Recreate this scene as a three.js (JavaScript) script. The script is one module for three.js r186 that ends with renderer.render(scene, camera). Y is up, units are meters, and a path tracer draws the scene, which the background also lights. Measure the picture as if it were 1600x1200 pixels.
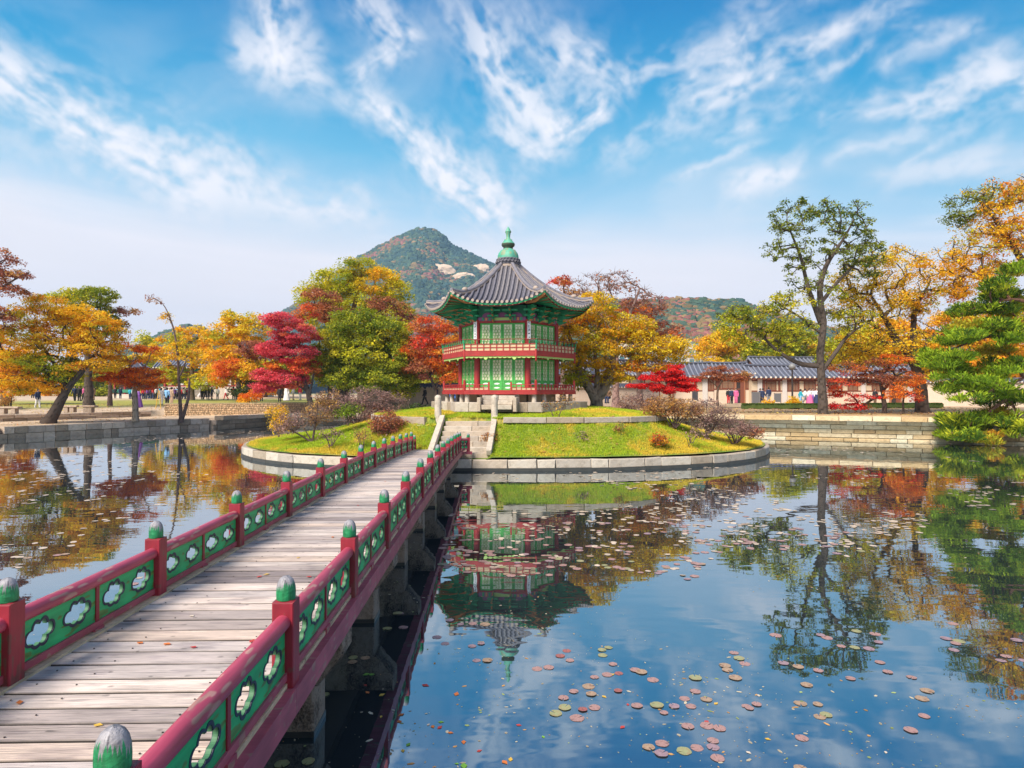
import * as THREE from 'three';
import { mergeGeometries, mergeVertices } from 'three/addons/utils/BufferGeometryUtils.js';
import { MarchingCubes } from 'three/addons/objects/MarchingCubes.js';

// ---------------------------------------------------------------- camera, sky, sun, exposure
const EYE = 2.95;                                   // camera height above the pond, metres
const scene = new THREE.Scene();
const camera = new THREE.PerspectiveCamera(61.93, 4 / 3, 0.1, 12000);
camera.position.set(0, EYE, 0);
camera.lookAt(0, EYE + 0.012, -1);
const renderer = new THREE.WebGLRenderer({ antialias: true });
renderer.toneMapping = THREE.LinearToneMapping;
renderer.toneMappingExposure = 1.68;
renderer.shadowMap.enabled = true;

const SUN_AZ = -143 * Math.PI / 180, SUN_EL = 44 * Math.PI / 180;   // azimuth from straight ahead, positive to the right
const sun = new THREE.DirectionalLight(new THREE.Color(1.0, 0.91, 0.78), 4.5);
sun.position.set(Math.sin(SUN_AZ) * Math.cos(SUN_EL) * 120, Math.sin(SUN_EL) * 120, -Math.cos(SUN_AZ) * Math.cos(SUN_EL) * 120 - 30);
sun.target.position.set(0, 0, -30);
sun.castShadow = true;
sun.shadow.radius = 50;
sun.shadow.mapSize.set(2048, 2048);
Object.assign(sun.shadow.camera, { left: -70, right: 70, top: 60, bottom: -60, near: 1, far: 300 });
scene.add(sun, sun.target);

// ---------------------------------------------------------------- random numbers and noise
const { sin, cos, PI, abs, min, max, floor, sqrt, pow, exp, atan2, hypot } = Math;
function rng(seed) {
  let a = (seed * 2654435761) >>> 0;
  return () => { a = (a + 0x6d2b79f5) | 0; let t = Math.imul(a ^ (a >>> 15), 1 | a); t = (t + Math.imul(t ^ (t >>> 7), 61 | t)) ^ t; return ((t ^ (t >>> 14)) >>> 0) / 4294967296; };
}
const clamp = (x, a = 0, b = 1) => min(b, max(a, x)), lerp = (a, b, t) => a + (b - a) * t;
const smooth = (a, b, x) => { const t = clamp((x - a) / (b - a)); return t * t * (3 - 2 * t); };
const HASH = new Uint8Array(512); { const r = rng(7); const p = [...Array(256).keys()]; for (let i = 255; i > 0; i--) { const j = floor(r() * (i + 1)); [p[i], p[j]] = [p[j], p[i]]; } for (let i = 0; i < 512; i++) HASH[i] = p[i & 255]; }
const VAL = Float32Array.from({ length: 256 }, ((r) => () => r() * 2 - 1)(rng(11)));
function noise2(x, y) {
  const xi = floor(x), yi = floor(y), fx = x - xi, fy = y - yi, u = fx * fx * (3 - 2 * fx), v = fy * fy * (3 - 2 * fy);
  const X = xi & 255, Y = yi & 255, X1 = (X + 1) & 255, Y1 = (Y + 1) & 255, a = HASH[X], b = HASH[X1];
  return lerp(lerp(VAL[HASH[a + Y]], VAL[HASH[b + Y]], u), lerp(VAL[HASH[a + Y1]], VAL[HASH[b + Y1]], u), v);
}
function noise3(x, y, z) {
  const zi = floor(z), f = z - zi, w = f * f * (3 - 2 * f);
  return lerp(noise2(x + HASH[zi & 255] * 0.37, y + HASH[(zi + 9) & 255] * 0.61), noise2(x + HASH[(zi + 1) & 255] * 0.37, y + HASH[(zi + 10) & 255] * 0.61), w);
}
function fbm2(x, y, o = 4) { let s = 0, a = 0.5; for (let i = 0; i < o; i++) { s += a * noise2(x, y); x = x * 2.03 + 17.1; y = y * 2.03 + 9.2; a *= 0.5; } return s; }
function fbm3(x, y, z, o = 4) { let s = 0, a = 0.5; for (let i = 0; i < o; i++) { s += a * noise3(x, y, z); x *= 2.03; y *= 2.03; z *= 2.03; a *= 0.5; } return s; }

// ---------------------------------------------------------------- the sky: blue with cirrus, pale haze low down
{
  const W = 4096, H = 2048, data = new Float32Array(W * H * 4);
  const ang = (px, py) => { const az = Math.atan((px - 800) / 1000); return [az, Math.atan((612 - py) / 1000 * cos(az))]; };
  // cirrus streaks: [from, to, width at each end (radians), strength, stretch of the grain]
  const streaks = [
    [[-60, 80], [330, 300], 0.05, 0.062, 0.8], [[130, 170], [420, 300], 0.02, 0.03, 0.45], [[290, 290], [580, 330], 0.035, 0.03, 0.62], [[330, 230], [480, 290], 0.02, 0.03, 0.4],
    [[555, 145], [700, 270], 0.022, 0.034, 0.75], [[660, 230], [790, 345], 0.04, 0.045, 0.95], [[740, 250], [800, 330], 0.035, 0.045, 0.35],
    [[410, -60], [440, 110], 0.05, 0.03, 0.75], [[360, 70], [500, 120], 0.035, 0.03, 0.55], [[480, 40], [400, 120], 0.04, 0.04, 0.45], [[560, -40], [640, 70], 0.04, 0.03, 0.85], [[640, 60], [540, 110], 0.02, 0.02, 0.6], [[480, 130], [560, 165], 0.015, 0.015, 0.4],
    [[700, -60], [850, 200], 0.05, 0.05, 0.72], [[790, -40], [900, 120], 0.05, 0.04, 0.42], [[840, 210], [940, 170], 0.03, 0.03, 0.9], [[870, 60], [980, 140], 0.04, 0.03, 0.6], [[770, 190], [850, 240], 0.02, 0.03, 0.6],
    [[950, 250], [1160, 130], 0.022, 0.026, 0.42], [[980, 120], [1180, 60], 0.026, 0.03, 0.45], [[1080, 130], [1290, 70], 0.028, 0.028, 0.48], [[1130, 20], [1300, -30], 0.035, 0.03, 0.34], [[1290, 55], [1440, 20], 0.016, 0.018, 0.42], [[1410, 60], [1500, 40], 0.014, 0.012, 0.36],
    [[1390, 180], [1640, 120], 0.03, 0.045, 0.6], [[1500, 110], [1570, 95], 0.022, 0.02, 0.36], [[1140, 300], [1250, 265], 0.025, 0.02, 0.7], [[1370, 285], [1560, 240], 0.02, 0.03, 0.45], [[1320, 235], [1430, 215], 0.012, 0.012, 0.4], [[1280, 190], [1380, 150], 0.02, 0.02, 0.35],
    ...Array.from({ length: 26 }, ((r) => () => { const x = 880 + r() * 720, y = 60 + r() * 260, l = 40 + r() * 130; return [[x, y], [x + l, y - l * (0.3 + r() * 0.35)], 0.005 + r() * 0.008, 0.006 + r() * 0.01, 0.25 + r() * 0.3]; })(rng(3))),
    [[-250, 130], [0, 340], 0.05, 0.07, 0.5], [[1650, 60], [1980, 220], 0.06, 0.06, 0.5], [[1050, 210], [1260, 160], 0.02, 0.02, 0.3],
  ].map(([a, b, w0, w1, s]) => { const A = ang(...a), B = ang(...b), l = hypot(B[0] - A[0], B[1] - A[1]); return { A, dx: (B[0] - A[0]) / l, dy: (B[1] - A[1]) / l, l, w0, w1, s }; });
  const stops = [[-1.6, 0.30, 0.29, 0.27], [-0.02, 0.62, 0.60, 0.62], [0.0, 0.67, 0.615, 0.61], [0.13, 0.65, 0.605, 0.62], [0.20, 0.60, 0.59, 0.63], [0.27, 0.285, 0.45, 0.585], [0.35, 0.095, 0.33, 0.515], [0.44, 0.008, 0.225, 0.44], [0.54, 0.0, 0.148, 0.362], [0.8, 0.0, 0.082, 0.275], [1.6, 0.004, 0.075, 0.235]];
  const out = [0, 0, 0], sunV = sun.position.clone().add(new THREE.Vector3(0, 0, 30)).normalize();
  for (let row = 0; row < H; row++) {
    const el = ((row + 0.5) / H - 0.5) * PI, y = sin(el), ce = cos(el);
    for (let col = 0; col < W; col++) {
      if (col % 3 && (el > 0.95 || el < -0.06 || col < 500 || col > 1548)) { const j = (row * W + col - col % 3) * 4, o = (row * W + col) * 4; for (let c = 0; c < 4; c++) data[o + c] = data[j + c]; continue; }   // finer only towards the front
      const r = ((col + 0.5) / W - 0.5) * 2 * PI, dx = cos(r) * ce, dz = sin(r) * ce, i = (row * W + col) * 4;
      if (el < -0.05) { const t = clamp((el + 1.6) / 1.55); out[0] = lerp(0.1, 0.5, t); out[1] = lerp(0.1, 0.48, t); out[2] = lerp(0.09, 0.48, t); }
      else {
        const az = atan2(dx, -dz);
        let e2 = el + (fbm2(az * 3.1 + 40, el * 9, 3)) * 0.035 * (1 - smooth(0.3, 0.6, el)) + 0.035 * smooth(0.1, 0.75, az) * smooth(0, 0.2, el);
        let k = 0; while (k < stops.length - 2 && stops[k + 1][0] < e2) k++;
        const t = clamp((e2 - stops[k][0]) / (stops[k + 1][0] - stops[k][0]));
        for (let c = 0; c < 3; c++) out[c] = lerp(stops[k][c + 1], stops[k + 1][c + 1], t);
        { const st = smooth(0.06, 0.14, el) * smooth(0.33, 0.2, el) * smooth(-0.1, 0.5, fbm2(az * 3 + 7, el * 34 + az * 2, 5)) * 0.5; out[0] = lerp(out[0], 0.66, st); out[1] = lerp(out[1], 0.63, st); out[2] = lerp(out[2], 0.66, st); }
        let cloud = 0;
        if (el > 0.05) {
          // high cirrus everywhere, as drifting planar sheets; unseen part thickened to lift ambient light
          const q = 1 / (y + 0.18), cx = dx * q, cz = dz * q, inFrame = smooth(1.05, 0.8, abs(az)) * smooth(0.78, 0.62, el);
          const wx = fbm2(cx * 1.3 + 3, cz * 1.3, 3), wz = fbm2(cx * 1.3 + 30, cz * 1.3 + 7, 3);
          const f = fbm2((cx + wx * 0.9) * 1.1 + (cz + wz) * 0.5, (cz + wz * 0.9) * 2.4 - cx * 0.8, 5);
          const side = smooth(0.9, -0.7, -dz / ce); cloud = smooth(0.02, 0.55, f + 0.06 + 0.22 * side) * lerp(lerp(0.3, 0.85, side), 0.22, inFrame);
          if (inFrame > 0 || (abs(az) < 1.2 && el < 0.9)) {
            const ww = 0.03, pa = az + fbm2(az * 9, el * 9 + 5, 4) * ww * 0.7, pe = el + fbm2(az * 9 + 50, el * 9, 4) * ww * 0.7;
            let clear = 1;
            for (const s of streaks) {
              const ax = pa - s.A[0], ay = pe - s.A[1], u = (ax * s.dx + ay * s.dy) / s.l;
              if (u < -0.3 || u > 1.3) continue;
              const v = -ax * s.dy + ay * s.dx, w = lerp(s.w0, s.w1, clamp(u)), n = v / w;
              if (abs(n) > 2.4) continue;
              const bend = v + 0.012 * fbm2(u * s.l * 16 + 3, v * 22, 3), grain = 0.36 + 0.95 * fbm2(u * s.l * 14 + s.A[0] * 40, bend * 58 + s.A[1] * 31, 5) + 0.6 * fbm2(u * s.l * 44, bend * 105 + 8, 4) + 0.75 * fbm2(pa * 60, pe * 75, 4);
              const body = (0.72 * exp(-n * n * 1.5) + 0.34 * exp(-n * n * 0.45)) * smooth(-0.25, 0.15, u) * smooth(1.28, 0.85, u);
              clear *= 1 - clamp(s.s * body * clamp(grain + body * 0.4, 0.06, 1.15), 0, 0.94);
            }
            cloud = 1 - (1 - cloud) * clear;
          }
          cloud *= smooth(0.05, 0.2, el) * lerp(1, 0.12, smooth(0.47, 0.62, el) * smooth(1.3, 0.8, abs(az)) * smooth(1.35, 1.1, el));
        }
        const ca = dx * sunV.x + y * sunV.y + dz * sunV.z, white = 0.575 + 0.09 * cloud + 0.5 * pow(max(0, ca), 6);  // unseen cloud towards the sun brightened to add ambient light
        out[0] = lerp(out[0], white * 0.955, cloud); out[1] = lerp(out[1], white * 0.945, cloud); out[2] = lerp(out[2], white * 1.0, cloud);
      }
      data[i] = out[0]; data[i + 1] = out[1]; data[i + 2] = out[2]; data[i + 3] = 1;
    }
  }
  const sky = new THREE.DataTexture(data, W, H, THREE.RGBAFormat, THREE.FloatType);
  sky.mapping = THREE.EquirectangularReflectionMapping; sky.magFilter = sky.minFilter = THREE.LinearFilter; sky.needsUpdate = true;
  scene.background = sky; scene.environment = sky;
}
scene.fog = new THREE.FogExp2(new THREE.Color(0.42, 0.68, 1.0), 0.00020);

// ---------------------------------------------------------------- helpers for things and parts
const taken = new Map();
function numbered(name) { const n = taken.get(name) ?? 0; taken.set(name, n + 1); return n ? name + '_' + String(n).padStart(3, '0') : name; }
function tag(o, label, category, group) { o.userData.label = label; o.userData.category = category; if (group) o.userData.group = group; return o; }
function thing(name, label, category, pos = [0, 0, 0], turn = 0, group) {
  const o = new THREE.Group(); o.name = numbered(name); o.position.set(...pos); o.rotation.y = turn; scene.add(o);
  return tag(o, label, category, group);
}
function part(name, geo, mat, parent) { const m = new THREE.Mesh(geo, mat); m.name = name; m.castShadow = m.receiveShadow = true; parent.add(m); return m; }
function single(name, geo, mat, label, category, group) { const m = part(numbered(name), geo, mat, scene); return label ? tag(m, label, category, group) : m; }
function structure(name, geo, mat, parent = scene) { const m = part(parent === scene ? numbered(name) : name, geo, mat, parent); m.userData.kind = 'structure'; return m; }
function stuff(m) { m.userData.kind = 'stuff'; return m; }
function dup(root, name, pos, turn, label, scale) {
  const r = root.clone(); r.name = numbered(name); r.userData = { ...root.userData }; r.position.set(...pos); r.rotation.y = turn; if (scale) r.scale.setScalar(scale);
  if (label) r.userData.label = label; scene.add(r); return r;
}
// a point of the place, from the direction in which the photograph shows it and its distance
const at = (px, py, d) => new THREE.Vector3((px - 800) / 1000 * d, EYE - (py - 612) / 1000 * d, -d);
const merge = (list) => { list = list.filter(Boolean).map((g) => (g.index ? g.toNonIndexed() : g)); for (const g of list) for (const k of Object.keys(g.attributes)) if (!['position', 'normal', 'uv', 'color'].includes(k)) g.deleteAttribute(k); const keys = ['position', 'normal', 'uv', 'color'].filter((k) => list.every((g) => g.attributes[k])); for (const g of list) for (const k of Object.keys(g.attributes)) if (!keys.includes(k)) g.deleteAttribute(k); return mergeGeometries(list); };
const M4 = new THREE.Matrix4(), V = (x, y, z) => new THREE.Vector3(x, y, z);
// a box with uv in metres (times us, vs), offset at random so that grain never lines up
function box(w, h, d, x = 0, y = 0, z = 0, o = {}) {
  const g = new THREE.BoxGeometry(w, h, d), p = g.attributes.position, n = g.attributes.normal, uv = g.attributes.uv, ou = o.ou ?? 0, ov = o.ov ?? 0, s = o.uv ?? 1;
  for (let i = 0; i < p.count; i++) {
    const X = p.getX(i), Y = p.getY(i), Z = p.getZ(i);
    let a, b; if (abs(n.getX(i)) > 0.5) { a = Z; b = Y; } else if (abs(n.getY(i)) > 0.5) { a = X; b = Z; } else { a = X; b = Y; }
    if (o.swap) [a, b] = [b, a];
    uv.setXY(i, a * s + ou, b * s + ov);
  }
  if (o.ry) g.rotateY(o.ry); if (o.rx) g.rotateX(o.rx); if (o.rz) g.rotateZ(o.rz);
  g.translate(x, y, z); return g;
}
// a block with bevelled edges (stones, beams)
function block(w, h, d, b = 0.012, jitter = 0, r = Math.random) {
  const s = new THREE.Shape(), x = w / 2 - b, y = h / 2 - b, J = () => (r() - 0.5) * jitter;
  s.moveTo(-x + J(), -y + J()); s.lineTo(x + J(), -y + J()); s.lineTo(x + J(), y + J()); s.lineTo(-x + J(), y + J()); s.closePath();
  const g = new THREE.ExtrudeGeometry(s, { depth: d - 2 * b, bevelEnabled: true, bevelThickness: b, bevelSize: b, bevelSegments: 1, steps: 1 });
  g.translate(0, 0, -(d - 2 * b) / 2);
  const ou = r() * 7, ov = r() * 7, p = g.attributes.position, n = g.attributes.normal, uv = g.attributes.uv;
  for (let i = 0; i < p.count; i++) { const a = abs(n.getX(i)), c = abs(n.getY(i)), e = abs(n.getZ(i)); if (e >= a && e >= c) uv.setXY(i, p.getX(i) + ou, p.getY(i) + ov); else if (a >= c) uv.setXY(i, p.getZ(i) + ou, p.getY(i) + ov); else uv.setXY(i, p.getX(i) + ou, p.getZ(i) + ov); }
  return g;
}
// a tapered tube through points with radii
function tube(pts, radii, sides = 6, capped = true) {
  const n = pts.length, pos = [], nor = [], uv = [], idx = [], T = V(), N = V(), B = V(), up = V(); let along = 0, prevN = null;
  for (let i = 0; i < n; i++) {
    T.subVectors(pts[min(n - 1, i + 1)], pts[max(0, i - 1)]).normalize();
    if (!prevN) { up.set(abs(T.y) > 0.9 ? 1 : 0, abs(T.y) > 0.9 ? 0 : 1, 0); N.crossVectors(up, T).normalize(); } else N.copy(prevN).addScaledVector(T, -prevN.dot(T)).normalize();
    prevN = N.clone(); B.crossVectors(T, N);
    if (i) along += pts[i].distanceTo(pts[i - 1]);
    for (let k = 0; k <= sides; k++) {
      const a = k / sides * 2 * PI, c = cos(a), s = sin(a), r = radii[i] ?? radii;
      const x = N.x * c + B.x * s, y = N.y * c + B.y * s, z = N.z * c + B.z * s;
      pos.push(pts[i].x + x * r, pts[i].y + y * r, pts[i].z + z * r); nor.push(x, y, z); uv.push(k / sides * (sides > 5 ? 1 : 0.5), along);
    }
  }
  for (let i = 0; i < n - 1; i++) for (let k = 0; k < sides; k++) { const a = i * (sides + 1) + k, b = a + sides + 1; idx.push(a, a + 1, b, b, a + 1, b + 1); }
  if (capped) for (const e of [0, n - 1]) {
    const c = pos.length / 3; T.subVectors(pts[e], pts[e ? e - 1 : 1]).normalize(); pos.push(pts[e].x, pts[e].y, pts[e].z); nor.push(T.x, T.y, T.z); uv.push(0.5, 0.5);
    for (let k = 0; k <= sides; k++) { const q = e * (sides + 1) + k; pos.push(pos[q * 3], pos[q * 3 + 1], pos[q * 3 + 2]); nor.push(T.x, T.y, T.z); uv.push(0.5 + 0.4 * cos(k), 0.5 + 0.4 * sin(k)); }
    for (let k = 0; k < sides; k++) e ? idx.push(c, c + 1 + k, c + 2 + k) : idx.push(c, c + 2 + k, c + 1 + k);
  }
  const g = new THREE.BufferGeometry();
  g.setAttribute('position', new THREE.Float32BufferAttribute(pos, 3)); g.setAttribute('normal', new THREE.Float32BufferAttribute(nor, 3)); g.setAttribute('uv', new THREE.Float32BufferAttribute(uv, 2)); g.setIndex(idx);
  return g;
}
const place = (g, x, y, z, ry = 0, rx = 0, rz = 0) => { if (rz) g.rotateZ(rz); if (rx) g.rotateX(rx); if (ry) g.rotateY(ry); return g.translate(x, y, z); };
function extrude(shape, depth, bevel = 0) { const g = new THREE.ExtrudeGeometry(shape, { depth: depth - 2 * bevel, bevelEnabled: bevel > 0, bevelThickness: bevel, bevelSize: bevel, bevelSegments: 1, curveSegments: 8 }); return g.translate(0, 0, bevel); }
const poly = (pts) => new THREE.Shape(pts.map((p) => new THREE.Vector2(p[0], p[1])));

// ---------------------------------------------------------------- textures and materials
function tex(w, h, fn, { srgb = true, repeat } = {}) {
  const d = new Uint8Array(w * h * 4), c = [0, 0, 0];
  for (let y = 0; y < h; y++) for (let x = 0; x < w; x++) { const v = fn(x / w, y / h, c), i = (y * w + x) * 4; for (let k = 0; k < 3; k++) { const q = v.length ? v[k] : v; d[i + k] = clamp(srgb ? (q <= 0.0031308 ? q * 12.92 : 1.055 * pow(q, 1 / 2.4) - 0.055) : q) * 255; } d[i + 3] = 255; }
  const t = new THREE.DataTexture(d, w, h, THREE.RGBAFormat); t.wrapS = t.wrapT = THREE.RepeatWrapping; t.magFilter = THREE.LinearFilter; t.minFilter = THREE.LinearMipmapLinearFilter; t.generateMipmaps = true;
  if (srgb) t.colorSpace = THREE.SRGBColorSpace; if (repeat) t.repeat.set(...repeat); t.needsUpdate = true; return t;
}
// tileable fractal noise on the unit square, period p cells
function tileNoise(x, y, p, seed) {
  const xi = floor(x * p), yi = floor(y * p), fx = x * p - xi, fy = y * p - yi, u = fx * fx * (3 - 2 * fx), v = fy * fy * (3 - 2 * fy), h = (a, b) => VAL[HASH[(HASH[((a % p) + p) % p & 255] + (((b % p) + p) % p) + seed * 37) & 255]];
  return lerp(lerp(h(xi, yi), h(xi + 1, yi), u), lerp(h(xi, yi + 1), h(xi + 1, yi + 1), u), v);
}
const tileF = (x, y, p, o, seed) => { let s = 0, a = 0.5; for (let i = 0; i < o; i++) { s += a * tileNoise(x, y, p, seed + i); a *= 0.5; p *= 2; } return s; };
const mat = (r, g, b, rough = 0.8, o = {}) => new THREE.MeshStandardMaterial({ color: new THREE.Color().setRGB(r, g, b), roughness: rough, side: THREE.DoubleSide, ...o });
function speckled(base, amount, seed, size = 256, blotch = 5) { return tex(size, size, (x, y) => { const a = tileF(x, y, blotch, 3, seed), b = tileNoise(x, y, 64, seed + 5) * 0.5 + tileNoise(x, y, 120, seed + 6) * 0.5, k = 1 + a * amount + b * amount * 0.6; return base.map((v) => v * k); }); }
const bumpT = tex(256, 256, (x, y) => 0.5 + tileF(x, y, 12, 5, 3) * 0.8, { srgb: false });
const stoneSpeck = speckled([1, 0.98, 0.95], 0.45, 21);
// anisotropic tileable noise: px cells along, py cells across
function grainNoise(x, y, px, py, seed) {
  const X = x * px, Y = y * py, xi = floor(X), yi = floor(Y), fx = X - xi, fy = Y - yi, u = fx * fx * (3 - 2 * fx), v = fy * fy * (3 - 2 * fy), w = (a, p) => ((a % p) + p) % p;
  const h = (a, b) => VAL[HASH[(HASH[w(a, px) & 255] + w(b, py) + seed * 37) & 255]];
  return lerp(lerp(h(xi, yi), h(xi + 1, yi), u), lerp(h(xi, yi + 1), h(xi + 1, yi + 1), u), v);
}
// weathered timber: grain runs along u; 2 m long and 1 m across
const timberT = tex(1024, 512, (x, y, c) => {
  const warp = 0.012 * grainNoise(x, y, 6, 10, 3), g1 = grainNoise(x, y + warp, 12, 150, 1), g2 = grainNoise(x, y + warp, 44, 250, 2), big = grainNoise(x, y + warp * 3, 7, 16, 5), st = smooth(0.25, 0.75, grainNoise(x, y, 11, 22, 9) + 0.5 * grainNoise(x, y, 12, 60, 12));
  const crack = smooth(0.72, 0.9, grainNoise(x, y + warp, 5, 170, 15)), knot = smooth(0.74, 0.95, grainNoise(x, y, 26, 26, 17));
  const k = 1 + 0.15 * g1 + 0.12 * g2 + 0.20 * big - 0.2 * st - 0.55 * crack - 0.45 * knot + 0.1 * tileF(x, y, 7, 4, 40);
  c[0] = 0.555 * k; c[1] = 0.47 * k * (1 - 0.01 * st); c[2] = 0.425 * k * (1 + 0.03 * st); return c;
});
const timberB = tex(1024, 512, (x, y) => { const warp = 0.012 * grainNoise(x, y, 6, 10, 3); return 0.6 + 0.2 * grainNoise(x, y + warp, 3, 120, 1) + 0.15 * grainNoise(x, y + warp, 10, 250, 2) - 0.5 * smooth(0.72, 0.9, grainNoise(x, y + warp, 5, 170, 15)); }, { srgb: false });
// old oil paint on timber: tone drifts, scuffs and bare streaks along the grain
function paintT(base, worn, wear, seed) {
  return tex(512, 256, (x, y, c) => {
    const n = tileF(x, y, 5, 4, seed), g = grainNoise(x, y, 6, 60, seed + 2), chip = smooth(wear, wear + 0.25, grainNoise(x, y, 14, 44, seed + 4) * 0.7 + tileF(x, y, 9, 3, seed + 6) * 0.9), k = 1 + 0.35 * n + 0.14 * g;
    for (let i = 0; i < 3; i++) c[i] = lerp(base[i] * k, worn[i] * (0.8 + 0.3 * g), chip * 0.85); return c;
  });
}
const paintB = tex(512, 256, (x, y) => 0.5 + 0.25 * grainNoise(x, y, 6, 60, 3) + 0.3 * tileF(x, y, 9, 3, 9), { srgb: false });
const textured = (map, rough, o = {}) => new THREE.MeshStandardMaterial({ map, roughness: rough, side: THREE.DoubleSide, ...o });
const shade = (t, r, g, b, rough, o = {}) => textured(t, rough, { color: new THREE.Color().setRGB(r, g, b), ...o });

const M = {
  redRail: textured(paintT([0.36, 0.045, 0.085], [0.50, 0.27, 0.22], 0.27, 31), 0.42, { bumpMap: paintB, bumpScale: 0.002 }),
  redPost: textured(paintT([0.27, 0.016, 0.032], [0.20, 0.06, 0.05], 0.3, 35), 0.5, { bumpMap: paintB, bumpScale: 0.002 }),
  redBeam: textured(paintT([0.36, 0.07, 0.10], [0.40, 0.22, 0.17], 0.3, 39), 0.55, { bumpMap: paintB, bumpScale: 0.002 }),
  green: textured(paintT([0.008, 0.39, 0.125], [0.12, 0.24, 0.04], 0.28, 43), 0.5, { bumpMap: paintB, bumpScale: 0.0015 }),
  navy: mat(0.012, 0.02, 0.05, 0.5),
  pinkCut: mat(0.05, 0.16, 0.075, 0.6),
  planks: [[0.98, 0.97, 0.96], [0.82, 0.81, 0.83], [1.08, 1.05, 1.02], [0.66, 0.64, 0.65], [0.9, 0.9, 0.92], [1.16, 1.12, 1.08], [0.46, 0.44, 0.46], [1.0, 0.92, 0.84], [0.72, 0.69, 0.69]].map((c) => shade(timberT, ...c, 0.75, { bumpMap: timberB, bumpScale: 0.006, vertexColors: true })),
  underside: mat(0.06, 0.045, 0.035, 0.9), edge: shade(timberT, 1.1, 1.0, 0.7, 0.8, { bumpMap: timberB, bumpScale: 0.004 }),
  granite: [[0.46, 0.38, 0.30], [0.39, 0.335, 0.28], [0.50, 0.435, 0.36], [0.35, 0.28, 0.21]].map((c) => shade(stoneSpeck, ...c, 0.85, { bumpMap: bumpT, bumpScale: 0.01 })),
  pier: shade(speckled([1, 0.95, 0.9], 1.1, 27), 0.27, 0.205, 0.155, 0.9, { bumpMap: bumpT, bumpScale: 0.04 }),
  wetStone: shade(stoneSpeck, 0.05, 0.05, 0.045, 0.4),
};
// ---------------------------------------------------------------- the pond's outline, the banks and the ground
// corners of the pond (x, z), anticlockwise seen from above
const POND = [[-70, -1.3], [-75, -22], [-32.2, -40], [-25.3, -52.7], [-22.5, -61], [-6, -60], [1.5, -47.4], [6.8, -45.2], [16.2, -41.5], [29, -36.4], [52, -27], [58, -1.3]];
const CEN = [0, -26];
// the distance from CEN to the outline along an angle, and which side is hit
function pondEdge(a) {
  const dx = cos(a), dz = sin(a); let best = 1e9, side = 0;
  for (let i = 0; i < POND.length; i++) {
    const [x0, z0] = POND[i], [x1, z1] = POND[(i + 1) % POND.length], ex = x1 - x0, ez = z1 - z0, den = dx * ez - dz * ex;
    if (abs(den) < 1e-9) continue;
    const t = ((x0 - CEN[0]) * ez - (z0 - CEN[1]) * ex) / den, u = ((x0 - CEN[0]) * dz - (z0 - CEN[1]) * dx) / den;
    if (t > 0 && u >= -1e-6 && u <= 1 + 1e-6 && t < best) { best = t; side = i; }
  }
  return [best, side];
}
function inPond(x, z, grow = 0) { const [r] = pondEdge(atan2(z - CEN[1], x - CEN[0])); return hypot(x - CEN[0], z - CEN[1]) < r + grow; }
// height of the land, by the distance off behind the bank and the direction
function landHeight(x, z) {
  const a = atan2(z - CEN[1], x - CEN[0]), [r] = pondEdge(a), off = hypot(x - CEN[0], z - CEN[1]) - r;
  const left = smooth(-21, -25, x) * smooth(-12, -20, z);                 // the stepped bank on the left
  const near = smooth(-6, -1, z);
  const stepped = off < 9.0 ? 0.76 : 1.22 + smooth(9.5, 20, off) * 0.4 + smooth(20, 80, off) * 0.35;
  const plain = 1.16 + smooth(0.7, 1.15, off) * 0.33 + smooth(10, 90, off) * 0.15;
  let h = lerp(plain, stepped, left); h = lerp(h, 1.25, near);
  return h + (off > 3 ? fbm2(x * 0.12, z * 0.12, 3) * 0.05 : 0);
}
const soilT = tex(512, 512, (x, y, c) => { const n = tileF(x, y, 6, 6, 5), f = tileNoise(x, y, 150, 3), k = 1 + n * 0.5 + f * 0.18; c[0] = 0.40 * k; c[1] = 0.31 * k; c[2] = 0.20 * k; return c; });
const lawnT = tex(512, 512, (x, y, c) => { const n = tileF(x, y, 5, 6, 15), f = tileNoise(x, y, 170, 4) * 0.5 + tileNoise(x, y, 90, 6) * 0.5, d = smooth(-0.1, 0.45, n + f * 0.25); c[0] = lerp(0.13, 0.32, d) * (1 + f * 0.35); c[1] = lerp(0.20, 0.25, d) * (1 + f * 0.35); c[2] = lerp(0.016, 0.05, d); return c; });
const ISLAND = { x: -0.3, z: -35, a: 13.2, b: 11.2, n: 2.4 }, TERRACE = { x: 0.35, z: -33.2, a: 7.0, b: 6.9, n: 3.2 };
const implicit = (s, x, z) => pow(pow(abs((x - s.x) / s.a), s.n) + pow(abs((z - s.z) / s.b), s.n), 1 / s.n);
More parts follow.
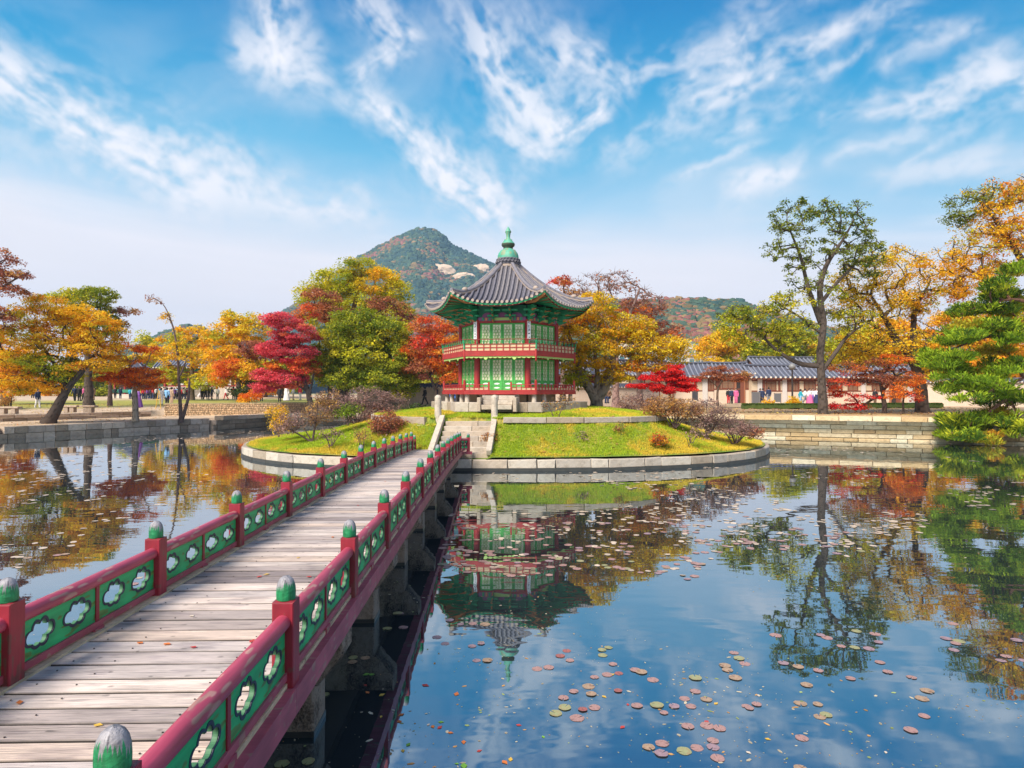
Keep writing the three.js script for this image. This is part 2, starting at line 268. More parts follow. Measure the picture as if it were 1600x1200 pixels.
{
  // one sheet from the bank out to the horizon, in rings round the pond
  const rings = [0.02, 0.35, 0.7, 1.15, 1.8, 2.8, 4.2, 5.8, 7.5, 8.9, 9.1, 11, 14, 18, 23, 30, 40, 55, 75, 100, 140, 200, 300, 500, 900, 1600, 2600], n = 720, pos = [], uv = [], idx = [], col = [];
  for (let i = 0; i < n; i++) {
    const a = i / n * 2 * PI, [r] = pondEdge(a);
    rings.forEach((o) => {
      const q = r + o, x = CEN[0] + cos(a) * q, z = CEN[1] + sin(a) * q, far = smooth(150, 500, o); pos.push(x, landHeight(x, z) - (o < 0.5 ? 0.35 : 0) - far * 1.5, z); uv.push(x / 5, z / 5);
      // lawn and bare trodden earth: where feet go is pale
      const lawn = x < -20 ? smooth(14.5, 16.5, o + fbm2(x * 0.3, z * 0.3, 3) * 2.5) * (1 - smooth(44, 50, o)) : smooth(1.2, 2, o) * (1 - smooth(5.5, 7, o)) * 0.65;
      const g = fbm2(x * 0.05, z * 0.05, 3) * 0.2, L = clamp(lawn + (o > 150 ? 0.7 : 0));
      const east = smooth(4, 10, x) * smooth(-20, -26, z) * (1 - smooth(28, 34, o)) * 0.75; col.push(lerp(lerp(1.25, 0.75, L), 0.85, east) + g, lerp(lerp(1.2, 0.9, L), 0.70, east) + g, lerp(lerp(1.25, 0.22, L), 0.50, east) + g * 0.4);
    });
  }
  const m = rings.length;
  for (let i = 0; i < n; i++) for (let k = 0; k < m - 1; k++) { const a = i * m + k, b = ((i + 1) % n) * m + k; idx.push(a, a + 1, b, b, a + 1, b + 1); }
  const g = new THREE.BufferGeometry(); g.setAttribute('position', new THREE.Float32BufferAttribute(pos, 3)); g.setAttribute('uv', new THREE.Float32BufferAttribute(uv, 2)); g.setAttribute('color', new THREE.Float32BufferAttribute(col, 3)); g.setIndex(idx); g.computeVertexNormals();
  structure('ground', g, textured(soilT, 0.95, { vertexColors: true, bumpMap: bumpT, bumpScale: 0.03 }));
}
{
  // still water: a faint ripple, finer and stronger in patches
  const rip = tex(1024, 1024, (x, y) => 0.5 + 0.26 * grainNoise(x, y, 9, 26, 3) + 0.16 * grainNoise(x, y, 22, 60, 8) + 0.10 * grainNoise(x, y, 50, 120, 13) * smooth(-0.3, 0.5, tileF(x, y, 3, 2, 9)), { srgb: false });
  const g = new THREE.PlaneGeometry(180, 90, 1, 1); g.rotateX(-PI / 2); g.translate(-5, 0, -38); const uv = g.attributes.uv, p = g.attributes.position;
  for (let i = 0; i < uv.count; i++) uv.setXY(i, p.getX(i) / 8, p.getZ(i) / 8);
  const water = new THREE.MeshPhysicalMaterial({ color: new THREE.Color().setRGB(0.275, 0.37, 0.435), roughness: 0.012, metalness: 0.95, bumpMap: rip, bumpScale: 0.0022 });
  structure('water', g, water);
}
// a retaining wall of separate dressed stones along a polyline; courses = [[bottom, height, setback], ...]
function stoneWall(name, label, path, courses, { len = [0.6, 1.5], depth = 0.5, joint = 0.028, mats = M.granite, seed = 1, group, jut = 0.03 } = {}) {
  const w = thing(name, label, 'stone wall', [path[0][0], 0, path[0][1]], 0, group), r = rng(seed), ox = path[0][0], oz = path[0][1];
  const lens = []; let total = 0; for (let i = 0; i + 1 < path.length; i++) { const l = hypot(path[i + 1][0] - path[i][0], path[i + 1][1] - path[i][1]); lens.push(l); total += l; }
  const point = (s) => { let i = 0; while (i < lens.length - 1 && s > lens[i]) s -= lens[i++]; const t = s / lens[i], dx = (path[i + 1][0] - path[i][0]) / lens[i], dz = (path[i + 1][1] - path[i][1]) / lens[i]; return [path[i][0] + dx * lens[i] * t, path[i][1] + dz * lens[i] * t, dx, dz]; };
  for (const [y, h, back] of courses) {
    let s = -r() * 0.5;
    while (s < total - 0.1) {
      const l = min(lerp(len[0], len[1], r()), total - s), a = max(0, s), b = s + l; s = b; if (b - a < 0.12) continue;
      const [x, z, dx, dz] = point((a + b) / 2), nx = -dz, nz = dx;                       // n points away from the water
      const g = block(b - a - joint, h - joint * 0.8, depth, 0.018, 0.02, r), o = depth / 2 + back - r() * jut;
      part('stone', place(g, x - ox + nx * o, y + h / 2, z - oz + nz * o, -atan2(dz, dx) + (r() - 0.5) * 0.015), mats[floor(r() * mats.length)], w);
    }
  }
  return w;
}
const warmStone = [[0.62, 0.45, 0.26], [0.54, 0.37, 0.19], [0.68, 0.53, 0.34], [0.43, 0.28, 0.14], [0.64, 0.50, 0.32], [0.74, 0.63, 0.45]].map((c) => shade(stoneSpeck, ...c, 0.9, { bumpMap: bumpT, bumpScale: 0.02 }));
const greyStone = [[0.48, 0.37, 0.285], [0.39, 0.31, 0.25], [0.56, 0.45, 0.36], [0.31, 0.235, 0.17]].map((c) => shade(stoneSpeck, ...c, 0.9, { bumpMap: bumpT, bumpScale: 0.02 }));
const rightPath = [[40, -32], [29, -36.4], [16.2, -41.5], [6.8, -45.2], [1.5, -47.4]].reverse();
stoneWall('pond_wall', 'long pale stone retaining wall along the right bank of the pond', rightPath, [[-0.15, 0.28, -0.02], [0.13, 0.27, 0.02], [0.40, 0.26, 0.05], [0.66, 0.27, 0.08], [0.93, 0.25, 0.12], [1.18, 0.31, 0.9]], { mats: warmStone, seed: 5, len: [0.7, 2.0], depth: 0.6 });
stoneWall('pond_wall', 'low two-course grey stone wall along the left edge of the pond', [[-36, -38], [-32.2, -40], [-25.3, -52.7]], [[-0.12, 0.44, 0], [0.32, 0.46, 0.05]], { mats: greyStone, seed: 6, len: [0.5, 1.2], depth: 0.6 });
stoneWall('pond_wall', 'rough pale stone ledge at the far left corner of the pond below the rubble wall', [[-25.3, -52.7], [-22.5, -61], [-6, -60.3], [1.5, -47.4]], [[-0.12, 0.36, 0], [0.24, 0.38, 0.3], [0.62, 0.35, 1.0]], { mats: greyStone, seed: 7, len: [0.9, 2.4], depth: 0.9 });
stoneWall('terrace_wall', 'low grey stone step behind the left waterside path, below the benches', [[-42.5, -47.5], [-38.6, -45.4], [-32.2, -56.6]], [[0.72, 0.28, 0], [1.0, 0.26, 0.05]], { mats: greyStone, seed: 8, len: [0.8, 2.0], depth: 0.5 });
{
  // the near bank on which the photographer stands
  stoneWall('pond_wall', 'stone edge of the near bank under the viewpoint', [[58, -1.3], [-20, -1.3]], [[-0.2, 0.5, 0], [0.3, 0.5, 0], [0.8, 0.45, 0.05]], { mats: greyStone, seed: 9, len: [1.5, 3.5], depth: 0.7 });
}
{
  // rubble wall: small rounded stones past counting at this size
  const w = thing('rubble_wall', 'rubble stone wall of small tan stones at the far left corner of the pond', 'stone wall', [-32, 0, -58]), r = rng(12);
  const A = V(-31.4, 0, -58), B = V(-14, 0, -63.5), n = 1500, g0 = new THREE.IcosahedronGeometry(1, 1), im = new THREE.InstancedMesh(g0, shade(stoneSpeck, 1, 1, 1, 0.95), n), q = new THREE.Quaternion(), e = new THREE.Euler(), c = new THREE.Color();
  let k = 0; const rows = 7, len = A.distanceTo(B), per = floor(n / rows);
  const dir = B.clone().sub(A).normalize(), ang = -atan2(dir.z, dir.x);
  for (let j = 0; j < rows; j++) for (let i = 0; i < per; i++) {
    const s = (i + 0.5 * (j % 2) + (r() - 0.5) * 0.4) / per * len, y = 0.72 + (j + 0.5) * 0.162 + (r() - 0.5) * 0.03;
    M4.compose(V(A.x + dir.x * s + 32, y, A.z + dir.z * s + 58 + 0.12 + (r() - 0.5) * 0.05), q.setFromEuler(e.set((r() - 0.5) * 0.4, ang, (r() - 0.5) * 0.3)), V(len / per * (0.5 + r() * 0.13), 0.074 + r() * 0.022, 0.12));
    im.setMatrixAt(k, M4); const t = 0.6 + r() * 0.7; im.setColorAt(k++, c.setRGB(0.72 * t, 0.54 * t, 0.35 * t));
  }
  im.count = k; im.name = 'rubble'; stuff(im); w.add(im);
  part('mortar_core', place(box(len, 1.14, 0.3), (A.x + B.x) / 2 + 32, 1.28, (A.z + B.z) / 2 + 58, ang), mat(0.30, 0.23, 0.16, 0.95), w);
  part('coping', place(box(len, 0.07, 0.42), (A.x + B.x) / 2 + 32, 1.88, (A.z + B.z) / 2 + 58, ang), mat(0.42, 0.36, 0.2, 0.95), w);
}
// ---------------------------------------------------------------- the island
const STAIR = { x0: -3.12, x1: -0.86, z0: -24.35, z1: -26.75, y0: 0.62, y1: 1.72 };
const islandTop = (x, z) => {
  const s = implicit(ISLAND, x, z), t = implicit(TERRACE, x, z);
  if (t < 1) return 1.86 + 0.26 * smooth(1, 0.55, t) + fbm2(x * 0.5, z * 0.5, 2) * 0.02;
  const f = (t - 1) / ((t - 1) + max(1e-4, 1 - s)), k = f * 0.55 + 0.45 * smooth(0, 1, f);
  return 1.62 - 1.16 * k + fbm2(x * 0.35, z * 0.35, 3) * 0.10 * smooth(0, 0.15, f) * smooth(1, 0.85, f);
};
function islandHeight(x, z) {
  let y = islandTop(x, z);
  if (x > STAIR.x0 - 0.06 && x < STAIR.x1 + 0.06 && z > STAIR.z1 - 0.1) y = min(y, lerp(STAIR.y0, STAIR.y1, clamp((STAIR.z0 - z) / (STAIR.z0 - STAIR.z1))) - 0.22);   // cut for the stair
  return y;
}
const islandPoint = (a, k) => { const c = cos(a), s = sin(a), r = 1 / pow(pow(abs(c) / ISLAND.a, ISLAND.n) + pow(abs(s) / ISLAND.b, ISLAND.n), 1 / ISLAND.n); return [ISLAND.x + c * r * k, ISLAND.z + s * r * k]; };
{
  const n = 300, m = 90, pos = [], uv = [], idx = [];
  for (let j = 0; j <= m; j++) for (let i = 0; i <= n; i++) { const [x, z] = islandPoint(i / n * 2 * PI, 0.985 * (1 - pow(1 - j / m, 1.35))); pos.push(x, islandHeight(x, z), z); uv.push(x / 4, z / 4); }
  for (let j = 0; j < m; j++) for (let i = 0; i < n; i++) { const a = j * (n + 1) + i, b = a + n + 1; idx.push(a, a + 1, b, b, a + 1, b + 1); }
  const g = new THREE.BufferGeometry(); g.setAttribute('position', new THREE.Float32BufferAttribute(pos, 3)); g.setAttribute('uv', new THREE.Float32BufferAttribute(uv, 2)); g.setIndex(idx); g.computeVertexNormals();
  structure('island_ground', g, textured(lawnT, 0.95, { bumpMap: bumpT, bumpScale: 0.05 }));
}
{
  const r = rng(31), rim = thing('island_kerb', 'ring of pale dressed stones round the edge of the grassy island', 'stone kerb', [ISLAND.x, 0, ISLAND.z]);
  let a = 0; const wet = [];
  while (a < 2 * PI - 0.01) {
    const step = min(lerp(0.05, 0.125, r()), 2 * PI - a), [x0, z0] = islandPoint(a, 1), [x1, z1] = islandPoint(a + step, 1), l = hypot(x1 - x0, z1 - z0), g = block(l - 0.022, 0.35 + (r() - 0.5) * 0.06, 0.42, 0.026, 0.04, r);
    const dx = (x1 - x0) / l, dz = (z1 - z0) / l, o = 0.2 + r() * 0.03;
    part('stone', place(g, (x0 + x1) / 2 - ISLAND.x - dz * o, 0.245 + (r() - 0.5) * 0.02, (z0 + z1) / 2 - ISLAND.z + dx * o, -atan2(dz, dx)), M.granite[floor(r() * 4)], rim);
    wet.push(place(box(l + 0.02, 0.2 + r() * 0.06, 0.44), (x0 + x1) / 2 - ISLAND.x - dz * (o - 0.02), 0.0, (z0 + z1) / 2 - ISLAND.z + dx * (o - 0.02), -atan2(dz, dx)));
    a += step;
  }
  part('wet_footing', merge(wet), M.wetStone, rim);
  // edging stones of the terrace
  const e = thing('terrace_edging', 'pale stone edging between the grassy slope and the lawn round the pavilion', 'stone edging', [TERRACE.x, 0, TERRACE.z]);
  const tp = (a) => { const c = cos(a), s = sin(a), q = 1 / pow(pow(abs(c) / TERRACE.a, TERRACE.n) + pow(abs(s) / TERRACE.b, TERRACE.n), 1 / TERRACE.n); return [c * q, s * q]; };
  a = 0;
  while (a < 2 * PI - 0.01) {
    const step = min(lerp(0.14, 0.26, r()), 2 * PI - a), [x0, z0] = tp(a), [x1, z1] = tp(a + step), l = hypot(x1 - x0, z1 - z0), dx = (x1 - x0) / l, dz = (z1 - z0) / l; a += step;
    const cx = (x0 + x1) / 2 + TERRACE.x, cz = (z0 + z1) / 2 + TERRACE.z; if (cx > STAIR.x0 + 0.1 && cx < STAIR.x1 - 0.1 && cz > -30) continue;
    const leftSide = cx < -3.1, h = leftSide ? 0.34 : 0.24;
    part('stone', place(block(l - 0.015, h, 0.3, 0.02, 0.02, r), (x0 + x1) / 2, 1.90 - h / 2, (z0 + z1) / 2, -atan2(dz, dx)), M.granite[floor(r() * 4)], e);
    if (leftSide) part('stone', place(block(l - 0.015, 0.22, 0.34, 0.02, 0.02, r), (x0 + x1) / 2 - dz * -0.06, 1.45, (z0 + z1) / 2 + dx * -0.06, -atan2(dz, dx)), M.granite[floor(r() * 4)], e);
  }
  // stair from the bridge to the lawn
  const st = thing('stone_stair', 'pale stone stair between sloping kerbs at the end of the bridge', 'stair', [(STAIR.x0 + STAIR.x1) / 2, 0, STAIR.z0]), n = 7, w = STAIR.x1 - STAIR.x0 - 0.1;
  for (let i = 0; i < n; i++) {
    const y = lerp(STAIR.y0, STAIR.y1, i / (n - 1)), z = -(STAIR.z0 - STAIR.z1) * i / n, cut = 0.25 + r() * 0.5, d = 0.5, sh = 0.17 + 0.17 * i / n;
    for (const [f0, f1] of [[0, cut], [cut, 1]]) part('tread_stone', place(block((f1 - f0) * w - 0.015, 0.2, d, 0.014, 0.01, r), -w / 2 + (f0 + f1) / 2 * w + sh, y - 0.1, z - d / 2), M.granite[floor(r() * 3)], st);
  }
  for (const s of [-1, 1]) {
    const pts = [[0, STAIR.y0 + 0.02, 0.15], [0, STAIR.y1 + 0.16, -(STAIR.z0 - STAIR.z1)]], L = hypot(pts[1][1] - pts[0][1], pts[1][2] - pts[0][2]);
    const g = block(0.2, 0.24, L, 0.02, 0, r); g.rotateX(atan2(pts[1][1] - pts[0][1], -(pts[1][2] - pts[0][2]))); g.rotateY(-0.07);
    part('side_kerb', g.translate(s * (w / 2 + 0.02) + 0.1, (pts[0][1] + pts[1][1]) / 2, (pts[0][2] + pts[1][2]) / 2), M.granite[2], st);
  }
  for (const [x, lab] of [[-3.09, 'left of the two tall stone posts at the head of the island stair'], [-0.73, 'right of the two tall stone posts at the head of the island stair']]) {
    const p = thing('stone_post', lab, 'stone post', [x, 1.5, -26.75]);
    const s = new THREE.CylinderGeometry(0.14, 0.155, 1.2, 8); s.rotateY(PI / 8); part('shaft', s.translate(0, 0.6, 0), M.granite[2], p);
    const c = new THREE.LatheGeometry([[0.001, 0.12], [0.07, 0.11], [0.125, 0.06], [0.145, 0]].map((q) => new THREE.Vector2(...q)).reverse(), 8); part('cap', c.translate(0, 1.2, 0), M.granite[2], p);
  }
}
// ---------------------------------------------------------------- the timber footbridge
// measured along the bridge (s, metres from the viewpoint) and across it (v); it runs almost straight away from the viewer
const BR = { x: -2.26, turn: 0.024, half: 0.89 };
const deckY = (s) => 1.053 - (s > 10.5 ? 0.33 * pow((s - 10.5) / 14, 1.8) : 0);
const bridge = thing('footbridge', 'long timber footbridge with maroon posts and green cloud-pierced rail panels leading to the island', 'bridge', [BR.x, 0, 0], BR.turn);
const finialT = (() => {
  const r = rng(77), z = Array.from({ length: 24 }, () => r());
  return tex(256, 128, (x, y, c) => {
    const k = x * 24, i = floor(k), f = abs(k - i - 0.5) * 2, edge = 0.47 + (z[i % 24] - 0.5) * 0.2 + (1 - f) * 0.16 - 0.08, g = grainNoise(y, x, 4, 40, 5), n = tileF(x, y, 8, 3, 9), w = smooth(edge - 0.02, edge + 0.02, y + n * 0.06);
    const k1 = 1 + g * 0.35 + n * 0.5, split = smooth(0.5, 0.75, grainNoise(y, x, 3, 60, 15));
    c[0] = lerp(0.012 * k1, 0.25 * k1 * (1 - split * 0.65), w); c[1] = lerp(0.22 * k1, 0.24 * k1 * (1 - split * 0.65), w); c[2] = lerp(0.08 * k1, 0.26 * k1 * (1 - split * 0.6), w); return c;
  });
})();
const finialM = textured(finialT, 0.55, { bumpMap: bumpT, bumpScale: 0.004 });
const finialG = new THREE.LatheGeometry([[0.052, 0], [0.060, 0.004], [0.061, 0.05], [0.059, 0.085], [0.052, 0.115], [0.040, 0.138], [0.022, 0.153], [0.001, 0.158]].map((p) => new THREE.Vector2(...p)), 22);
// a cloud-shaped hole with lobed outline
function cloudPath(cx, cy, w, h, P, grow = 0, flip = 1) {
  const pts = [], lobes = [[-0.64, -0.10, 0.34, 0.52], [-0.22, 0.36, 0.28, 0.58], [0.26, 0.42, 0.26, 0.56], [0.66, 0.06, 0.32, 0.50], [0.22, -0.46, 0.30, 0.46], [-0.24, -0.44, 0.30, 0.46], [0, 0, 0.5, 0.5]];
  for (let i = 0; i < 56; i++) {
    const a = i / 56 * 2 * PI, dx = cos(a), dy = sin(a); let best = 0;
    for (const [lx, ly, rx, ry] of lobes) { // far crossing of a ray from the middle with each lobe
      const A = dx * dx / (rx * rx) + dy * dy / (ry * ry), B = -2 * (dx * lx / (rx * rx) + dy * ly / (ry * ry)), C = lx * lx / (rx * rx) + ly * ly / (ry * ry) - 1, D = B * B - 4 * A * C;
      if (D > 0) best = max(best, (-B + sqrt(D)) / (2 * A));
    }
    const x = dx * best * w / 2 * flip, y = dy * best * h / 2, l = hypot(x, y) || 1;
    pts.push(new THREE.Vector2(cx + x * (1 + grow / l), cy + y * (1 + grow / l)));
  }
  return P ? new P(pts) : pts;
}
const railParts = {};
function panelGeo(len, h, t, flip, vary) {
  const key = len.toFixed(2) + flip + vary, vr = rng(vary + 900); if (railParts[key]) return railParts[key];
  const s = poly([[-len / 2, 0], [len / 2, 0], [len / 2, h], [-len / 2, h]]), w = min(0.27, len * 0.36), outlines = [], cuts = [];
  for (const k of [-1, 1]) {
    const c = [k * len * (0.235 + vr() * 0.03), h * (0.49 + vr() * 0.06), w * (0.9 + vr() * 0.2), h * (0.55 + vr() * 0.1)]; s.holes.push(cloudPath(...c, THREE.Path, 0.002, flip));
    const ring = new THREE.Shape(cloudPath(...c, null, 0.021, flip)); ring.holes.push(cloudPath(...c, THREE.Path, 0.001, flip));
    outlines.push(new THREE.ExtrudeGeometry(ring, { depth: t + 0.006, bevelEnabled: false }).translate(0, 0, -t / 2 - 0.003));
    const lip = new THREE.Shape(cloudPath(...c, null, 0.0015, flip)); lip.holes.push(cloudPath(...c, THREE.Path, -0.004, flip));
    cuts.push(new THREE.ExtrudeGeometry(lip, { depth: t - 0.004, bevelEnabled: false }).translate(0, 0, -t / 2 + 0.002));
  }
  const g = new THREE.ExtrudeGeometry(s, { depth: t, bevelEnabled: false }).translate(0, 0, -t / 2);
  const uv = g.attributes.uv; for (let i = 0; i < uv.count; i++) uv.setXY(i, uv.getX(i) * 0.9, uv.getY(i) * 1.2);
  return railParts[key] = { panel: g, outline: merge(outlines), cut: merge(cuts) };
}
{
  const r = rng(101), K = BR.half, top = 0.545, posts = [-3.2, -1.35, 0.45, 2.28, 4.16, 5.96, 7.8, 9.65, 11.5, 13.25, 14.9, 16.45, 18.0, 19.5, 21.0, 22.4, 23.7];
  const L = (s, v, y) => V(v, y, -s);                                   // bridge frame
  // planks
  let s = -3.6, idx = 0;
  while (s < 24.55) {
    const w = lerp(0.165, 0.235, r()), m = M.planks[floor(r() * 9)], y = deckY(s + w / 2) + (r() - 0.5) * 0.004, l = 1.70 + (r() - 0.5) * 0.05;
    const g = block(l, 0.05, w - 0.014 - r() * 0.009, 0.005, 0.003, r);
    const uv = g.attributes.uv, p = g.attributes.position, ou = r(), ov = r(); for (let i = 0; i < uv.count; i++) uv.setXY(i, p.getX(i) / 2 + ou, (p.getZ(i) + p.getY(i) * 0.7) + ov);
    { const nn = g.attributes.normal, cc = new Float32Array(nn.count * 3); for (let i = 0; i < nn.count; i++) { const q = nn.getY(i) > 0.9 ? 1 : abs(nn.getZ(i)) > 0.9 ? 0.13 : 0.5; cc.fill(q, i * 3, i * 3 + 3); } g.setAttribute('color', new THREE.BufferAttribute(cc, 3)); }   // plank sides and bevels coloured darker, as shade in the gaps
    g.rotateX((deckY(s + w) - deckY(s)) / w * 1.0); g.rotateY((r() - 0.5) * 0.006); g.rotateZ((r() - 0.5) * 0.005);
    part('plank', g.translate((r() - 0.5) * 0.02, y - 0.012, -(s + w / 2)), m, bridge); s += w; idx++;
  }
  { // nail heads, two at each end of every plank
    const nails = new THREE.InstancedMesh(new THREE.CylinderGeometry(0.0055, 0.0055, 0.004, 7), mat(0.05, 0.035, 0.03, 0.6), 560); let k = 0;
    for (let q = -3.5; q < 24.4 && k < 556; q += 0.2) for (const v of [-0.7, -0.42, 0.42, 0.7]) { M4.makeTranslation(v + (r() - 0.5) * 0.03, deckY(q) + 0.0175, -q - r() * 0.06); nails.setMatrixAt(k++, M4); }
    nails.count = k; nails.name = 'nail_heads'; stuff(nails); bridge.add(nails);
  }
  // beams, piers
  const span = (s0, s1, fn) => { for (let a = s0; a < s1 - 0.01;) { const b = min(a + fn.len, s1); fn(a, b); a = b; } };
  for (const sd of [-1, 1]) {
    const f = (a, b) => { const ya = deckY(a), yb = deckY(b), l = hypot(b - a, yb - ya), g = box(0.13, 0.17, l - 0.004, 0, 0, 0, { uv: 1, ou: r() * 9, ov: r() * 9 }); g.rotateX(atan2(yb - ya, b - a)); part('edge_beam', g.translate(sd * (K + 0.026), (ya + yb) / 2 - 0.085 + (r() - 0.5) * 0.004, -(a + b) / 2), M.redBeam, bridge); }; f.len = 2.73; span(-4.1, 24.4, f);
    const e = (a, b) => { const ya = deckY(a), yb = deckY(b), g = box(0.105, 0.03, hypot(b - a, yb - ya) - 0.006, 0, 0, 0, { swap: false, ou: r() * 9, ov: r() * 9, uv: 0.5 }); g.rotateX(atan2(yb - ya, b - a)); part('edge_board', g.translate(sd * (K - 0.02), (ya + yb) / 2 + 0.016, -(a + b) / 2), M.edge, bridge); }; e.len = 1.8; span(-3.5, 24.4, e);
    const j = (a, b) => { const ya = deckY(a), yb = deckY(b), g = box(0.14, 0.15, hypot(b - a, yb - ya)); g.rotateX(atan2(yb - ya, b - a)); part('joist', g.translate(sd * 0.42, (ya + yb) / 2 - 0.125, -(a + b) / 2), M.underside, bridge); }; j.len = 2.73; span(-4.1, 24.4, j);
  }
  for (let d = 0.1; d < 24; d += 2.70) {
    const y = deckY(d) - 0.2, h = 0.42;
    const cap = extrude(poly([[-0.93, y], [-0.93, y - 0.17], [-0.72, y - h], [0.72, y - h], [0.93, y - 0.17], [0.93, y]]), 0.34, 0.012).translate(0, 0, -d - 0.34);
    const cp = part('pier_cap', cap, M.pier, bridge); cap.attributes.uv.needsUpdate = true;
    for (const sd of [-1, 1]) { const p = part('pier', block(0.42, y - h + 0.5, 0.38, 0.015, 0.02, r).translate(sd * 0.49, (y - h - 0.5) / 2 + 0.002, -d - 0.17), M.pier, bridge); part('wet_band', box(0.424, 0.1, 0.384, sd * 0.49, 0.0, -d - 0.17), M.wetStone, p); }
  }
  { const f = (a, b) => { const ya = deckY(a), yb = deckY(b), g = box(1.62, 0.02, hypot(b - a, yb - ya)); g.rotateX(atan2(yb - ya, b - a)); part('gap_shade_sheet', g.translate(0, (ya + yb) / 2 - 0.055, -(a + b) / 2), M.underside, bridge); }; f.len = 2.73; span(-3.5, 24.4, f); }  // dark sheet added below the planks so their gaps read as shaded
  // posts and rails on both sides
  const postG = [0, 1, 2].map((i) => { const g = block(0.137, 0.62, 0.137, 0.006, 0, r); const uv = g.attributes.uv; for (let k = 0; k < uv.count; k++) { const u = uv.getX(k); uv.setXY(k, uv.getY(k), u); } return g; });
  const capG = new THREE.ConeGeometry(0.095, 0.02, 4).rotateY(PI / 4);
  function addPost(x, y, z, i) {
    const p = part('post', postG[i % 3], M.redPost, bridge); p.position.set(x, y + top - 0.31, z); p.rotation.y = i % 2 ? PI : 0;
    const f = part('finial', finialG, finialM, p); f.position.set(0, 0.313, 0); f.rotation.y = r() * 6; f.scale.set(1, 0.96 + r() * 0.08, 1); const c = part('post_cap', capG, M.redPost, p); c.position.y = 0.318;
  }
  function addBay(a, b, flip) {                                          // between two post centres, in the bridge frame
    const dir = V().subVectors(b, a), len = hypot(dir.x, dir.z), yaw = -atan2(dir.z, dir.x), pitch = atan2(dir.y, len), n = (t, y) => V(a.x + dir.x * t, a.y + dir.y * t + y, a.z + dir.z * t);
    const rail = tube([n(0.02, 0.417), n(0.35, 0.417 + (r() - 0.5) * 0.006), n(0.7, 0.417 + (r() - 0.5) * 0.006), n(0.98, 0.417)], [0.05, 0.051, 0.051, 0.05], 16); const uv = rail.attributes.uv; for (let k = 0; k < uv.count; k++) { const u = uv.getX(k); uv.setXY(k, uv.getY(k) * 0.7 + r() * 0 + a.z, u * 0.34); }
    part('handrail', rail, M.redRail, bridge);
    const bot = place(box(len - 0.137, 0.05, 0.062, 0, 0, 0, { ou: r() * 5, ov: r() * 5 }), 0, 0, 0); bot.rotateZ(pitch); bot.rotateY(yaw); const c = n(0.5, 0.075); part('bottom_rail', bot.translate(c.x, c.y, c.z), M.redBeam, bridge);
    const st = box(0.04, 0.30, 0.05, 0, 0, 0, { swap: true }); st.rotateY(yaw); const m = n(0.5, 0.235); part('stile', st.translate(m.x, m.y, m.z), M.redPost, bridge);
    const ft = box(0.11, 0.055, 0.085); ft.rotateY(yaw); const q = n(0.5, 0.024); part('foot_block', ft.translate(q.x, q.y, q.z), M.redBeam, bridge);
    const pl = (len - 0.137 - 0.04) / 2;
    for (const k of [-1, 1]) {
      const t = 0.5 + k * (0.02 + pl / 2) / len, pt = n(t, 0.1), G = panelGeo(pl, 0.275, 0.03, flip, floor(r() * 4)), pn = part('rail_panel', G.panel, M.green, bridge);
      pn.position.copy(pt); pn.rotation.set(0, yaw, pitch, 'YXZ');
      part('cloud_outline', G.outline, M.navy, pn); part('cut_edge', G.cut, M.pinkCut, pn);
    }
  }
  for (const sd of [-1, 1]) {
    const P = posts.map((q) => V(sd * K, deckY(q), -q));
    P.push(sd > 0 ? V(K + 0.3, deckY(23.9) - 0.02, -24.1) : V(-K - 0.02, deckY(24.6) - 0.1, -24.7));
    P.forEach((p, i) => { addPost(p.x, p.y - (i === P.length - 1 ? 0.05 : 0), p.z, i + (sd > 0 ? 1 : 0)); if (i) addBay(P[i - 1], p, i % 2 ? 1 : -1); });
  }
  // sill under the flared end on the right
  part('end_sill', box(0.5, 0.1, 0.2, K + 0.2, deckY(24) - 0.09, -24.05), M.redBeam, bridge);
}
// ---------------------------------------------------------------- the hexagonal two-storey pavilion
const tileGrey = [[0.150, 0.142, 0.172], [0.125, 0.120, 0.15], [0.18, 0.168, 0.195], [0.21, 0.19, 0.2]].map((c) => shade(speckled([1, 1, 1], 0.8, 61, 128, 9), ...c, 0.7));
const P = {
  red: textured(paintT([0.34, 0.022, 0.02], [0.36, 0.08, 0.06], 0.7, 51), 0.55), redDark: mat(0.22, 0.016, 0.016, 0.6),
  green: textured(paintT([0.08, 0.46, 0.09], [0.2, 0.5, 0.12], 0.4, 53), 0.6), lime: mat(0.42, 0.58, 0.16, 0.65), deep: mat(0.012, 0.16, 0.085, 0.6), deepLit: mat(0.025, 0.30, 0.13, 0.6),
  lattice: mat(0.30, 0.52, 0.16, 0.6), paper: mat(0.84, 0.83, 0.60, 0.9), cream: mat(0.56, 0.42, 0.25, 0.8), orange: mat(0.62, 0.24, 0.09, 0.7), purple: mat(0.26, 0.09, 0.20, 0.8), white: mat(0.80, 0.80, 0.80, 0.7), ink: mat(0.02, 0.02, 0.03, 0.7),
  soffit: mat(0.40, 0.20, 0.10, 0.8), mortar: mat(0.38, 0.30, 0.25, 0.9), copper: textured(tex(128, 128, (x, y, c) => { const n = tileF(x, y, 5, 4, 4), s = smooth(0.2, 0.5, grainNoise(y, x, 3, 20, 6)); c[0] = 0.10 + 0.08 * n + 0.1 * s; c[1] = 0.36 + 0.12 * n - 0.08 * s; c[2] = 0.25 + 0.1 * n - 0.08 * s; return c; }), 0.6), copperDark: mat(0.06, 0.075, 0.05, 0.7),
};
